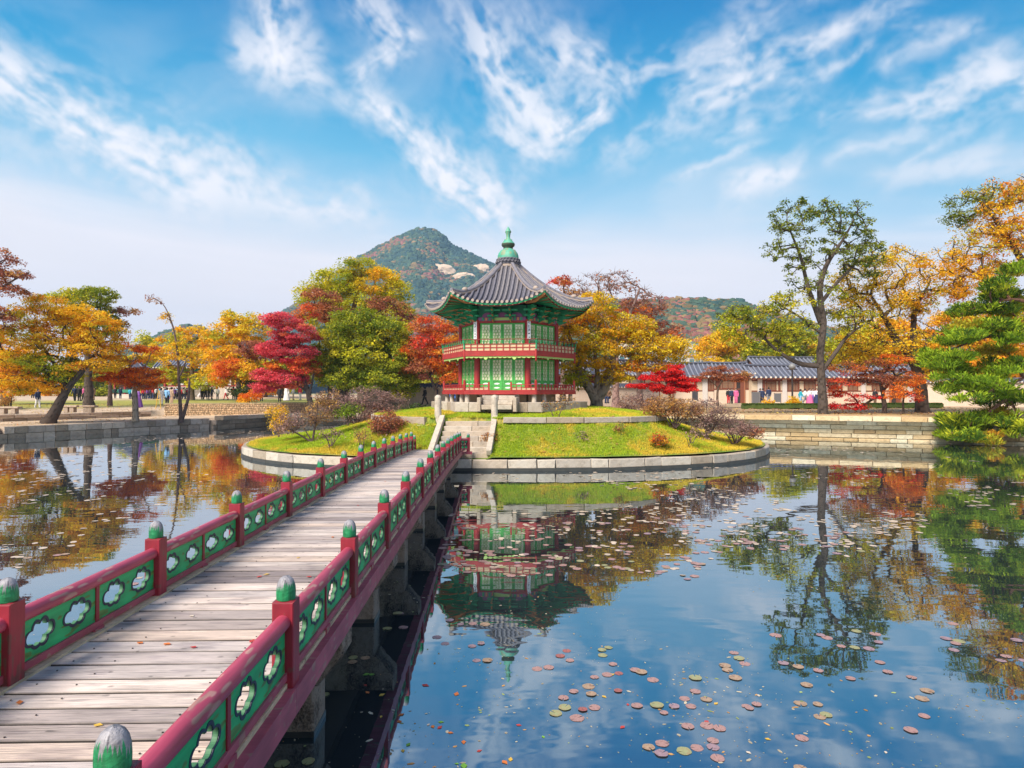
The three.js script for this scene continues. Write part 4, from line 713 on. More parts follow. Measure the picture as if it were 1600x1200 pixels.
  for (const e of [...lastTrunk, ...tips]) { if (seen[e]) continue; const pts = [], rad = []; let j = e; while (j >= 0) { pts.push(nodes[j].p); rad.push(nodes[j].r); if (seen[j]) break; seen[j] = 1; j = nodes[j].parent; } if (pts.length < 2) continue; const big = max(...rad); tubes.push(tube(pts.reverse(), rad.reverse().map((x, i, a) => (i === a.length - 1 ? x * 0.6 : x)), big > 0.12 ? 9 : big > 0.05 ? 6 : 4, false)); }
  for (const c of clumps) for (let i = 0; i < fineTwigs; i++) { const a = c.p, b = V(a.x + gauss() * clump, a.y + abs(gauss()) * clump * 0.6 + 0.1 * clump, a.z + gauss() * clump), m = a.clone().lerp(b, 0.5); m.y += 0.08 * clump; tubes.push(tube([a, m, b], [twig * 0.75, twig * 0.6, twig * 0.35], 3, false)); }
  part(trunkName, merge(tubes), barkM, root);
  // leaves
  const total = clumps.length * leaves; if (!total) return root;
  const pos = new Float32Array(total * 12), col = new Float32Array(total * 12), idx = new Uint32Array(total * 6); let q = 0;
  const A = V(), B = V(), Nn = V(), Dd = V(), S = V();
  for (const c of clumps) {
    const b0 = floor(((c.tone + 1) / 2 + (r() - 0.5) * 0.5) * c.pal.length), scale = 0.7 + r() * 0.6, grow = 0.75 + r() * 0.45;
    for (let i = 0; i < leaves; i++) {
      let x, y, z, l; do { x = r() * 2 - 1; y = r() * 2 - 1; z = r() * 2 - 1; l = x * x + y * y + z * z; } while (l > 1);
      A.set(c.p.x + x * clump * scale, c.p.y + y * clump * flat * scale - (x * x + z * z) * 0.16 * clump, c.p.z + z * clump * scale);
      if (needle) { Dd.set(x * 0.9 + gauss() * 0.5, 0.35 + abs(gauss()) * 0.6, z * 0.9 + gauss() * 0.5).normalize(); } else Dd.set(gauss(), gauss() * 0.55 - 0.15, gauss()).normalize();
      Nn.set(gauss() * 0.8, 1, gauss() * 0.8).normalize(); S.crossVectors(Dd, Nn).normalize();
      const L = size * grow * (0.55 + r() * 0.9), W = needle ? L * 0.13 : L * 0.36, v = q * 12, pal = c.pal[clamp(b0 + (r() < 0.28 ? floor(r() * 3) - 1 : 0), 0, c.pal.length - 1)], t = 1.05 + r() * 0.5;
      pos[v] = A.x; pos[v + 1] = A.y; pos[v + 2] = A.z;
      B.copy(A).addScaledVector(Dd, L * 0.45); pos[v + 3] = B.x + S.x * W; pos[v + 4] = B.y + S.y * W + L * 0.08; pos[v + 5] = B.z + S.z * W;
      pos[v + 6] = A.x + Dd.x * L; pos[v + 7] = A.y + Dd.y * L - L * 0.06; pos[v + 8] = A.z + Dd.z * L; pos[v + 9] = B.x - S.x * W; pos[v + 10] = B.y - S.y * W + L * 0.08; pos[v + 11] = B.z - S.z * W;
      for (let m = 0; m < 4; m++) { col[v + m * 3] = pal[0] * t; col[v + m * 3 + 1] = pal[1] * t; col[v + m * 3 + 2] = pal[2] * t; }
      const o = q * 4; idx.set([o, o + 1, o + 2, o, o + 2, o + 3], q * 6); q++;
    }
  }
  const g = new THREE.BufferGeometry(); g.setAttribute('position', new THREE.BufferAttribute(pos, 3)); g.setAttribute('color', new THREE.BufferAttribute(col, 3)); g.setIndex(new THREE.BufferAttribute(idx, 1));
  part(crownName, g, needle ? needleM : leafM, root); return root;
}
const tree = (label, o) => woody(o.name ?? 'tree', label, 'tree', o), shrub = (label, o) => woody('shrub', label, 'shrub', { trunkName: 'stems', crownName: 'foliage', ...o });
// --- right bank
tree('tall open green tree with dark forked trunk at the edge of the right stone bank', { d: 42, seed: 1, clump: 0.42, leaves: 40, size: 0.18, gather: 0.8, barkM: BARK.dark, twig: 0.03, fineTwigs: 4, flat: 0.55,
  trunks: [[[1286, 650, 0.306], [1284, 600, 0.221], [1282, 550, 0.204], [1287, 505, 0.187], [1282, 455, 0.162], [1292, 415, 0.128], [1318, 375, 0.076], [1335, 345, 0.043]], [[1284, 505, 0.170], [1264, 450, 0.119], [1252, 400, 0.085], [1236, 360, 0.043]], [[1284, 572, 0.170], [1250, 568, 0.128], [1215, 548, 0.093], [1180, 510, 0.060], [1168, 490, 0.034]], [[1286, 578, 0.153], [1308, 548, 0.119], [1325, 525, 0.085], [1348, 508, 0.043]], [[1286, 470, 0.119], [1310, 440, 0.085], [1340, 410, 0.051]], [[1282, 520, 0.102], [1250, 495, 0.068], [1222, 478, 0.043]]],
  blobs: [[1238, 338, 38, 28, C.olive, 26, 1.6], [1282, 338, 29, 25, C.olive, 13, 1.6], [1328, 340, 38, 32, C.olive, 28, 1.6], [1350, 385, 31, 30, C.olive, 26, 1.5], [1232, 385, 31, 32, C.olive, 19, 1.6], [1300, 395, 54, 32, C.olive, 21, 1.8], [1340, 418, 38, 23, C.olive, 16, 1.6], [1262, 430, 40, 28, C.olive, 12, 1.8], [1226, 468, 40, 25, C.lime, 22, 1.8], [1188, 496, 40, 25, C.lime, 31, 1.8], [1240, 505, 38, 23, C.lime, 16, 1.8], [1158, 512, 45, 25, C.lime, 31, 1.8], [1150, 490, 29, 14, C.green, 13, 1.5], [1335, 500, 34, 25, C.lime, 21, 1.6], [1300, 470, 34, 34, C.green, 10, 1.6], [1205, 530, 52, 25, C.green, 31, 2]] });
tree('golden tree with two leaning dark stems on the right bank behind the small red maple', { d: 45, seed: 2, clump: 0.7, leaves: 58, size: 0.17, barkM: BARK.dark, twig: 0.028, fineTwigs: 2,
  trunks: [[[1442, 644, 0.42], [1438, 600, 0.3], [1425, 562, 0.25], [1400, 528, 0.2], [1382, 495, 0.14], [1362, 462, 0.08]], [[1432, 580, 0.24], [1428, 520, 0.18], [1432, 480, 0.13], [1452, 445, 0.06]], [[1400, 528, 0.14], [1378, 515, 0.1], [1350, 500, 0.05]]],
  blobs: [[1352, 430, 40, 32, C.yellow, 26, 2], [1405, 415, 46, 32, C.yellow, 34, 2], [1372, 475, 50, 32, C.yellow, 34, 2.2], [1330, 480, 32, 34, C.yellow, 22, 2], [1430, 460, 46, 34, C.yellow, 32, 2.2], [1340, 530, 40, 30, C.yellow, 28, 2], [1400, 540, 52, 30, C.yellow, 36, 2.4], [1465, 490, 42, 42, C.amber, 32, 2.4], [1470, 550, 42, 36, C.amber, 32, 2.4], [1438, 592, 34, 14, C.yellow, 12, 1.6], [1330, 560, 34, 22, C.yellow, 16, 2]] });
tree('tall amber tree rising above the pine at the right edge', { d: 43, seed: 3, clump: 0.62, leaves: 54, size: 0.18, barkM: BARK.dark, twig: 0.026, fineTwigs: 3,
  trunks: [[[1655, 650, 0.4], [1645, 540, 0.3], [1620, 450, 0.24], [1592, 395, 0.17], [1560, 345, 0.1], [1530, 310, 0.05]], [[1640, 500, 0.2], [1580, 455, 0.13], [1530, 430, 0.09], [1490, 405, 0.04]], [[1620, 450, 0.18], [1630, 390, 0.12], [1625, 330, 0.06]]],
  blobs: [[1560, 300, 46, 24, C.amber, 22, 1.8], [1510, 325, 26, 26, C.olive, 16, 1.5], [1550, 345, 46, 30, C.gold, 32, 2], [1600, 340, 50, 50, C.gold, 42, 2.4], [1592, 400, 52, 34, C.amber, 36, 2.2], [1530, 385, 42, 24, C.amber, 18, 2], [1478, 408, 46, 18, C.gold, 20, 1.6], [1498, 440, 52, 22, C.gold, 30, 2], [1545, 440, 52, 26, C.amber, 26, 2], [1532, 300, 22, 12, C.olive, 6, 1.2], [1640, 290, 50, 40, C.gold, 26, 2]] });
const pineBoughs = (() => {
  const r = rng(44), out = [], rows = [[432, 1570, 1640], [458, 1545, 1640], [484, 1520, 1640], [508, 1500, 1620], [530, 1476, 1610], [552, 1466, 1600], [574, 1476, 1610], [594, 1480, 1540], [612, 1462, 1610], [632, 1486, 1620], [652, 1490, 1610], [670, 1482, 1570], [684, 1500, 1560], [676, 1575, 1620]];
  rows.forEach(([y, a, b], i) => { for (let x = a; x < b; x += 15 + r() * 12) { if (r() < 0.12) continue; const w = 15 + r() * 14, dy = (r() - 0.5) * 16 + 5 * sin(x * 0.05 + i * 2); out.push([x + (r() - 0.5) * 8, y + dy, w, 4 + r() * 5, r() < 0.2 ? C.pineDry : C.pine, 7 + floor(r() * 6), 0.5 + r() * 0.6, (r() - 0.5) * 2.6]); } });
  return out;
})();
tree('broad pine with layered green boughs hanging over the water at the right edge', { name: 'pine_tree', d: 36, seed: 4, clump: 0.37, flat: 0.55, leaves: 92, size: 0.25, needle: true, barkM: BARK.pine, twig: 0.020, fineTwigs: 2,
  trunks: [[[1668, 672, 0.34], [1655, 610, 0.27], [1642, 560, 0.23], [1638, 500, 0.18], [1625, 440, 0.1]], [[1645, 575, 0.16], [1600, 566, 0.12], [1560, 592, 0.09], [1520, 600, 0.05]], [[1640, 530, 0.15], [1585, 520, 0.1], [1535, 528, 0.07], [1490, 545, 0.04]], [[1655, 620, 0.16], [1600, 612, 0.12], [1560, 632, 0.08], [1530, 660, 0.05]], [[1632, 480, 0.1], [1590, 468, 0.08], [1550, 472, 0.04]], [[1600, 590, 0.1], [1575, 605, 0.08], [1590, 650, 0.05]]],
  blobs: pineBoughs });
tree('low spreading red and rust maple under the golden tree on the right bank', { name: 'maple_tree', d: 43, seed: 5, clump: 0.42, flat: 0.32, leaves: 60, size: 0.13, barkM: BARK.dark, twig: 0.016,
  trunks: [[[1382, 646, 0.15], [1380, 615, 0.12], [1372, 592, 0.09], [1350, 575, 0.05]], [[1380, 610, 0.09], [1400, 588, 0.06], [1418, 580, 0.03]]],
  blobs: [[1322, 577, 30, 9, C.flame, 12, 1.2], [1352, 568, 36, 9, C.wine, 15, 1.3], [1310, 598, 28, 9, C.flame, 16, 1.2], [1300, 615, 24, 7, C.flame, 9, 1], [1338, 620, 34, 6, C.red, 9, 1.2], [1330, 634, 20, 4, C.red, 8, 0.9], [1362, 592, 40, 9, C.rust, 22, 1.3], [1402, 585, 38, 11, C.rust, 18, 1.3], [1392, 562, 30, 8, C.orange, 14, 1.2], [1424, 590, 24, 10, C.orange, 12, 1.1], [1310, 634, 14, 4, C.red, 5, 0.7]] });
tree('slim young orange maple beside the golden tree on the right bank', { name: 'maple_tree', d: 41.5, seed: 6, clump: 0.35, flat: 0.4, leaves: 60, size: 0.12, barkM: BARK.dark, twig: 0.012,
  trunks: [[[1412, 652, 0.07], [1411, 630, 0.055], [1413, 612, 0.04]]], blobs: [[1412, 606, 22, 14, C.orange, 16, 0.9], [1428, 618, 14, 7, C.flame, 6, 0.7], [1398, 616, 10, 8, C.orange, 5, 0.7]] });
tree('brilliant scarlet maple on the bank in front of the courtyard wall right of the pavilion', { name: 'maple_tree', d: 50, seed: 7, clump: 0.42, flat: 0.3, leaves: 110, size: 0.15, barkM: BARK.dark, twig: 0.016,
  trunks: [[[1047, 634, 0.12], [1046, 612, 0.09], [1040, 596, 0.06]], [[1046, 612, 0.06], [1062, 600, 0.04]]], blobs: [[1046, 580, 24, 6, C.red, 16, 1.2], [1030, 590, 32, 5, C.red, 20, 1.3], [1062, 594, 28, 8, C.red, 20, 1.3], [1012, 602, 26, 4, C.red, 14, 1.1], [1050, 606, 30, 7, C.red, 20, 1.2], [1072, 606, 16, 7, C.red, 8, 1], [992, 601, 10, 2.5, C.red, 3, 0.7], [1050, 572, 14, 4, C.red, 6, 0.8]] });
tree('small rust-brown maple with thin trunk before the hall doorway', { name: 'maple_tree', d: 56, seed: 8, clump: 0.45, flat: 0.34, leaves: 60, size: 0.15, barkM: BARK.brown, twig: 0.015,
  trunks: [[[1121, 630, 0.1], [1122, 608, 0.08], [1130, 592, 0.05]], [[1122, 606, 0.06], [1108, 592, 0.03]]], blobs: [[1106, 586, 22, 6, C.rust, 13, 1.2], [1144, 590, 26, 6, C.rust, 16, 1.2], [1126, 578, 22, 6, C.rust, 13, 1.2], [1160, 586, 14, 5, C.ginger, 5, 0.9]] });
tree('yellow ginkgo beyond the hall roof, left of the tall open tree', { name: 'ginkgo_tree', d: 104, seed: 9, clump: 1.2, leaves: 110, size: 0.4, barkM: BARK.brown, twig: 0.03, fineTwigs: 0, trunks: [[[1140, 628, 0.4], [1140, 570, 0.3], [1138, 530, 0.1]]], blobs: [[1118, 555, 28, 24, C.yellow, 26, 4], [1140, 535, 30, 20, C.yellow, 26, 4], [1160, 560, 40, 24, C.lime, 30, 4], [1105, 540, 16, 14, C.yellow, 10, 3]] });
tree('yellow-green tree beyond the hall roof behind the tall open trunk', { d: 98, seed: 10, clump: 1.2, leaves: 110, size: 0.4, barkM: BARK.brown, twig: 0.03, fineTwigs: 0, trunks: [[[1230, 628, 0.4], [1230, 560, 0.3], [1228, 520, 0.1]]], blobs: [[1205, 550, 40, 24, C.lime, 34, 4], [1240, 540, 36, 26, C.green, 34, 4], [1270, 555, 30, 22, C.yellow, 24, 4], [1225, 520, 26, 14, C.lime, 14, 3]] });
tree('dense golden tree filling the gap behind the golden tree with two stems', { d: 92, seed: 11, clump: 1.2, leaves: 120, size: 0.4, barkM: BARK.brown, twig: 0.03, fineTwigs: 0, trunks: [[[1370, 628, 0.4], [1370, 560, 0.3], [1372, 500, 0.1]]], blobs: [[1345, 545, 40, 30, C.yellow, 44, 4], [1390, 530, 40, 36, C.gold, 46, 4], [1430, 550, 34, 30, C.yellow, 34, 4], [1300, 550, 24, 20, C.lime, 16, 3], [1375, 570, 60, 14, C.green, 26, 4]] });
tree('golden tree behind the pine above the white courtyard wall', { d: 70, seed: 12, clump: 1.0, leaves: 120, size: 0.32, barkM: BARK.brown, twig: 0.03, fineTwigs: 0, trunks: [[[1530, 632, 0.4], [1530, 560, 0.3], [1528, 500, 0.1]]], blobs: [[1495, 520, 44, 40, C.gold, 44, 3.5], [1550, 510, 50, 40, C.amber, 46, 3.5], [1600, 530, 50, 40, C.gold, 36, 3.5], [1500, 570, 40, 22, C.amber, 26, 3]] });
// --- beside and behind the pavilion
tree('golden spreading tree with a forked grey trunk right of the pavilion', { name: 'zelkova_tree', d: 34.5, seed: 20, clump: 0.52, leaves: 58, size: 0.15, barkM: BARK.grey, twig: 0.022, fineTwigs: 3, flat: 0.36,
  trunks: [[[932, 643, 0.36], [931, 625, 0.29], [916, 600, 0.21], [906, 578, 0.19], [896, 548, 0.14], [886, 512, 0.07]], [[934, 622, 0.28], [948, 600, 0.22], [956, 576, 0.17], [960, 545, 0.12], [978, 505, 0.06]], [[931, 615, 0.18], [934, 590, 0.13], [930, 560, 0.1], [935, 520, 0.05]], [[950, 598, 0.18], [980, 568, 0.12], [1015, 545, 0.08], [1048, 536, 0.04]]],
  blobs: [[892, 492, 26, 26, C.amber, 32, 1.5], [925, 480, 34, 24, C.yellow, 38, 1.6], [905, 530, 32, 24, C.yellow, 38, 1.6], [948, 508, 40, 24, C.yellow, 42, 1.7], [890, 560, 22, 20, C.yellow, 22, 1.4], [935, 555, 44, 20, C.yellow, 42, 1.7], [980, 530, 46, 20, C.yellow, 42, 1.6], [1010, 548, 42, 14, C.yellow, 32, 1.5], [1045, 540, 28, 14, C.yellow, 22, 1.3], [1000, 570, 42, 8, C.amber, 22, 1.3], [905, 590, 22, 12, C.lime, 16, 1.2], [960, 585, 24, 12, C.yellow, 16, 1.3], [990, 508, 30, 14, C.amber, 18, 1.4], [1058, 556, 14, 9, C.yellow, 7, 0.9]] });
tree('nearly bare tree with rusty tufts behind the golden tree right of the pavilion', { d: 53, seed: 21, clump: 0.75, leaves: 9, size: 0.2, barkM: BARK.bare, twig: 0.019, fineTwigs: 13, trunks: [[[962, 632, 0.3], [962, 560, 0.24], [950, 500, 0.16], [930, 460, 0.08]], [[962, 540, 0.18], [985, 490, 0.12], [1000, 450, 0.06]]], blobs: [[925, 452, 34, 24, C.wine, 24, 2], [985, 462, 36, 24, C.wine, 28, 2.2], [1012, 478, 30, 22, C.rust, 20, 2], [955, 440, 34, 14, C.wine, 14, 2]] });
tree('rust-orange tree behind the golden tree, before the wooded hill', { d: 58, seed: 22, clump: 0.8, leaves: 85, size: 0.24, barkM: BARK.twig, twig: 0.026, fineTwigs: 3, trunks: [[[1000, 632, 0.26], [998, 560, 0.2], [1000, 500, 0.1]]], blobs: [[985, 500, 44, 22, C.orange, 34, 2.4], [1025, 515, 36, 18, C.rust, 26, 2.2], [960, 520, 30, 20, C.orange, 22, 2], [1045, 530, 22, 10, C.orange, 10, 1.6], [1000, 480, 34, 14, C.rust, 14, 2]] });
tree('reddish treetop just above the right end of the pavilion roof', { d: 60, seed: 23, clump: 0.7, leaves: 60, size: 0.22, barkM: BARK.twig, twig: 0.022, fineTwigs: 3, trunks: [[[880, 632, 0.25], [880, 540, 0.2], [882, 460, 0.08]]], blobs: [[876, 440, 16, 9, C.flame, 10, 1.4], [890, 460, 20, 10, C.rust, 9, 1.5], [885, 500, 22, 24, C.rust, 16, 1.8]] });
tree('orange and red tree left of the pavilion, on the far bank', { name: 'maple_tree', d: 60, seed: 24, clump: 0.75, leaves: 100, size: 0.22, barkM: BARK.dark, twig: 0.022, trunks: [[[682, 634, 0.16], [680, 610, 0.13], [672, 585, 0.09], [676, 550, 0.05]], [[680, 606, 0.09], [694, 585, 0.06]]], blobs: [[672, 508, 28, 16, C.flame, 24, 2], [700, 525, 24, 22, C.orange, 26, 2], [660, 538, 26, 22, C.flame, 26, 2], [690, 555, 30, 20, C.orange, 30, 2.2], [660, 575, 24, 16, C.rust, 18, 2], [700, 582, 22, 14, C.orange, 18, 1.8], [640, 560, 14, 24, C.orange, 12, 1.6]] });
tree('large dense green tree left of the pavilion', { d: 61, seed: 25, clump: 0.85, leaves: 120, size: 0.26, barkM: BARK.dark, twig: 0.03, fineTwigs: 0, trunks: [[[527, 634, 0.42], [532, 600, 0.34], [550, 560, 0.25], [570, 520, 0.12]], [[514, 634, 0.25], [516, 605, 0.2], [510, 570, 0.1]], [[624, 634, 0.12], [626, 605, 0.1]]],
  blobs: [[560, 505, 46, 22, C.green, 44, 3], [605, 522, 40, 26, C.green, 44, 3], [525, 540, 34, 28, C.green, 40, 3], [575, 548, 54, 28, C.lime, 54, 3.4], [622, 560, 26, 32, C.green, 36, 2.8], [545, 585, 46, 22, C.green, 46, 3], [596, 592, 46, 20, C.green, 46, 3], [505, 575, 18, 26, C.lime, 18, 2.4], [630, 600, 18, 18, C.green, 14, 2]] });
tree('tall yellow-green tree rising behind the dense green tree left of the pavilion', { d: 72, seed: 26, clump: 0.9, leaves: 95, size: 0.28, barkM: BARK.brown, twig: 0.03, fineTwigs: 1, trunks: [[[540, 632, 0.4], [545, 560, 0.34], [550, 490, 0.24], [565, 430, 0.1]], [[548, 510, 0.2], [590, 460, 0.12], [615, 440, 0.05]], [[548, 520, 0.2], [510, 480, 0.12], [490, 455, 0.05]]],
  blobs: [[560, 418, 34, 14, C.lime, 18, 2.6], [530, 438, 38, 22, C.lime, 34, 3], [588, 440, 36, 24, C.yellow, 34, 3], [556, 465, 56, 24, C.lime, 46, 3.4], [492, 465, 26, 26, C.lime, 24, 2.6], [622, 452, 18, 18, C.lime, 12, 2], [612, 490, 34, 20, C.lime, 26, 2.8], [500, 500, 30, 18, C.lime, 18, 2.6]] });
tree('rust-brown tree whose crown shows between the two green crowns left of the pavilion', { d: 65, seed: 27, clump: 0.75, leaves: 80, size: 0.22, barkM: BARK.dark, twig: 0.026, trunks: [[[540, 634, 0.25], [535, 560, 0.2], [515, 500, 0.12], [500, 470, 0.05]], [[535, 540, 0.14], [580, 495, 0.08], [610, 475, 0.04]]], blobs: [[502, 466, 26, 16, C.rust, 18, 2], [488, 490, 28, 16, C.flame, 20, 2], [515, 490, 26, 16, C.rust, 18, 2], [608, 474, 28, 10, C.rust, 14, 1.8], [630, 492, 18, 12, C.wine, 10, 1.5], [575, 492, 24, 8, C.rust, 9, 1.6]] });
tree('crimson maple on the far bank left of the dense green tree', { name: 'maple_tree', d: 58, seed: 28, clump: 0.6, flat: 0.4, leaves: 110, size: 0.19, barkM: BARK.dark, twig: 0.022, trunks: [[[487, 634, 0.24], [480, 608, 0.19], [466, 570, 0.13], [448, 525, 0.06]], [[482, 612, 0.12], [462, 600, 0.09], [430, 590, 0.05]], [[484, 615, 0.12], [490, 585, 0.08]]],
  blobs: [[440, 500, 26, 12, C.crimson, 24, 1.8], [462, 520, 34, 18, C.crimson, 36, 2], [430, 545, 24, 11, C.crimson, 22, 1.8], [458, 552, 34, 14, C.crimson, 30, 2], [420, 588, 24, 12, C.crimson, 24, 1.8], [448, 592, 32, 14, C.crimson, 32, 2], [480, 575, 20, 20, C.flame, 18, 1.8], [412, 604, 14, 8, C.crimson, 10, 1.4], [440, 570, 30, 8, C.orange, 10, 1.6]] });
// --- left bank
tree('leaning amber tree with a dark slanting trunk on the left waterside path', { name: 'zelkova_tree', d: 44, seed: 30, clump: 0.62, flat: 0.36, leaves: 85, size: 0.16, barkM: BARK.dark, twig: 0.026, fineTwigs: 1,
  trunks: [[[76, 656, 0.36], [94, 628, 0.27], [110, 602, 0.21], [132, 575, 0.15], [152, 548, 0.06]], [[100, 620, 0.2], [100, 594, 0.15], [82, 565, 0.1], [62, 535, 0.05]], [[100, 598, 0.13], [66, 580, 0.08], [30, 565, 0.04]], [[102, 596, 0.12], [115, 560, 0.09], [108, 520, 0.04]]],
  blobs: [[62, 492, 46, 18, C.leaning, 40, 2], [112, 492, 46, 20, C.gold, 40, 2], [160, 515, 28, 20, C.leaning, 24, 1.8], [35, 525, 42, 18, C.leaning, 36, 2], [92, 530, 50, 20, C.leaning, 42, 2.2], [145, 545, 40, 16, C.gold, 32, 2], [20, 560, 34, 16, C.gold, 28, 1.8], [72, 565, 44, 14, C.lime, 34, 2], [165, 568, 24, 10, C.gold, 14, 1.5], [40, 592, 40, 10, C.gold, 24, 1.8], [92, 585, 26, 8, C.lime, 14, 1.6], [120, 572, 30, 8, C.leaning, 14, 1.5], [20, 608, 22, 8, C.leaning, 10, 1.4], [88, 600, 16, 6, C.gold, 6, 1.2], [76, 470, 30, 8, C.leaning, 12, 1.5]] });
tree('rust-red treetop reaching in at the left edge', { d: 41, seed: 31, clump: 0.5, flat: 0.4, leaves: 60, size: 0.17, barkM: BARK.twig, twig: 0.02, fineTwigs: 3, trunks: [[[-45, 655, 0.32], [-40, 540, 0.24], [-30, 460, 0.16], [-10, 410, 0.06]], [[-34, 490, 0.12], [0, 450, 0.07], [45, 424, 0.03]], [[-36, 520, 0.12], [0, 490, 0.06]]], blobs: [[4, 398, 18, 14, C.rust, 8, 1.2], [0, 430, 22, 10, C.rust, 8, 1.2], [36, 428, 22, 5, C.rust, 5, 1], [10, 455, 26, 10, C.rust, 10, 1.3], [0, 490, 26, 14, C.rust, 11, 1.4], [-34, 430, 30, 40, C.rust, 18, 2], [-30, 500, 30, 30, C.rust, 13, 2]] });
tree('green tree standing behind the leaning amber tree on the left lawn', { d: 60, seed: 32, clump: 0.7, leaves: 95, size: 0.22, barkM: BARK.dark, twig: 0.026, fineTwigs: 1, trunks: [[[139, 630, 0.42], [138, 590, 0.34], [136, 530, 0.22], [128, 480, 0.1]], [[137, 530, 0.14], [156, 490, 0.08]]], blobs: [[114, 466, 30, 13, C.lime, 22, 2], [154, 462, 24, 12, C.green, 18, 2], [140, 488, 34, 16, C.green, 28, 2.2], [158, 508, 22, 16, C.green, 16, 2], [120, 505, 34, 16, C.lime, 20, 2]] });
tree('sparse rusty treetop right of the leaning amber tree', { d: 62, seed: 33, clump: 0.6, leaves: 50, size: 0.2, barkM: BARK.twig, twig: 0.02, fineTwigs: 3, trunks: [[[172, 630, 0.2], [174, 560, 0.14], [182, 505, 0.06]]], blobs: [[194, 486, 16, 7, C.rust, 10, 1.3], [180, 504, 18, 8, C.wine, 10, 1.3], [178, 525, 18, 12, C.amber, 10, 1.4]] });
tree('orange maple with a straight grey trunk on the left path', { name: 'maple_tree', d: 47, seed: 34, clump: 0.5, flat: 0.32, leaves: 80, size: 0.16, barkM: BARK.grey, twig: 0.018, trunks: [[[212, 653, 0.22], [211, 622, 0.17], [208, 590, 0.13], [196, 556, 0.06]], [[209, 596, 0.1], [228, 570, 0.05]], [[209, 600, 0.1], [185, 582, 0.05]]],
  blobs: [[188, 580, 26, 7, C.orange, 20, 1.5], [222, 582, 26, 8, C.orange, 20, 1.5], [208, 596, 30, 7, C.orange, 20, 1.5], [240, 594, 18, 6, C.orange, 10, 1.2], [176, 592, 18, 6, C.orange, 10, 1.2], [192, 542, 26, 5, C.orange, 10, 1.4], [230, 546, 18, 6, C.orange, 8, 1.2], [205, 562, 30, 6, C.amber, 10, 1.4], [222, 604, 18, 4, C.flame, 6, 1.1]] });
tree('thin bent tree with twin stems and a bare tip beside the left path', { d: 50, seed: 35, clump: 0.45, leaves: 30, size: 0.18, barkM: BARK.twig, twig: 0.014, fineTwigs: 4, trunks: [[[283, 655, 0.16], [281, 625, 0.13], [279, 590, 0.1], [277, 555, 0.085], [270, 512, 0.065], [253, 474, 0.03], [238, 466, 0.012]], [[285, 655, 0.14], [294, 622, 0.11], [296, 592, 0.08]], [[280, 590, 0.08], [290, 565, 0.05], [292, 552, 0.03]]], blobs: [[258, 496, 10, 6, C.gold, 6, 0.6], [240, 467, 9, 5, C.rust, 3, 0.5], [285, 545, 18, 14, C.yellow, 10, 1], [300, 556, 18, 16, C.gold, 12, 1], [268, 560, 14, 14, C.gold, 8, 1]] });
tree('yellow tree before the palace hall, behind the thin bent tree', { d: 92, seed: 36, clump: 1.0, leaves: 105, size: 0.34, barkM: BARK.brown, twig: 0.03, fineTwigs: 0, trunks: [[[300, 622, 0.3], [300, 580, 0.24], [298, 540, 0.1]]], blobs: [[262, 545, 26, 18, C.yellow, 22, 3], [300, 528, 28, 20, C.yellow, 28, 3], [270, 585, 24, 14, C.lime, 18, 2.6], [320, 560, 22, 24, C.gold, 22, 3], [316, 596, 18, 14, C.lime, 12, 2.4]] });
tree('upright yellow tree in the middle of the far left trees', { d: 84, seed: 37, clump: 0.95, leaves: 105, size: 0.32, barkM: BARK.dark, twig: 0.028, fineTwigs: 0, trunks: [[[372, 624, 0.3], [373, 570, 0.24], [376, 505, 0.1]]], blobs: [[374, 496, 30, 10, C.yellow, 16, 2.4], [350, 522, 26, 18, C.yellow, 24, 2.8], [392, 520, 22, 18, C.yellow, 20, 2.6], [342, 562, 24, 22, C.gold, 24, 2.8], [372, 550, 30, 16, C.yellow, 22, 2.8]] });
tree('orange-brown tree left of the crimson maple', { d: 76, seed: 38, clump: 0.9, leaves: 105, size: 0.28, barkM: BARK.dark, twig: 0.026, fineTwigs: 0, trunks: [[[386, 627, 0.24], [388, 590, 0.2], [390, 550, 0.08]]], blobs: [[396, 545, 26, 16, C.rust, 20, 2.4], [366, 575, 30, 14, C.orange, 24, 2.4], [398, 578, 22, 18, C.amber, 20, 2.4], [346, 592, 22, 10, C.amber, 12, 2], [388, 604, 26, 14, C.dark, 16, 2.2]] });
tree('pointed yellow-green ginkgo far behind the small left pavilion', { name: 'ginkgo_tree', d: 128, seed: 39, clump: 1.3, leaves: 100, size: 0.45, barkM: BARK.brown, twig: 0.03, fineTwigs: 0, trunks: [[[228, 622, 0.3], [228, 570, 0.24], [228, 530, 0.1]]], blobs: [[229, 530, 10, 14, C.lime, 8, 2], [228, 550, 22, 16, C.yellow, 18, 3], [212, 572, 26, 18, C.lime, 18, 3], [246, 572, 24, 18, C.green, 18, 3]] });
tree('orange tree low at the left edge behind the leaning amber tree', { d: 66, seed: 40, clump: 0.85, leaves: 105, size: 0.26, barkM: BARK.dark, twig: 0.026, fineTwigs: 0, trunks: [[[8, 630, 0.3], [6, 590, 0.24], [0, 540, 0.1]]], blobs: [[12, 585, 34, 16, C.orange, 26, 2.4], [-10, 550, 34, 30, C.amber, 30, 2.8], [40, 560, 30, 22, C.gold, 24, 2.6], [30, 606, 26, 8, C.orange, 12, 2], [60, 605, 22, 8, C.gold, 10, 2]] });
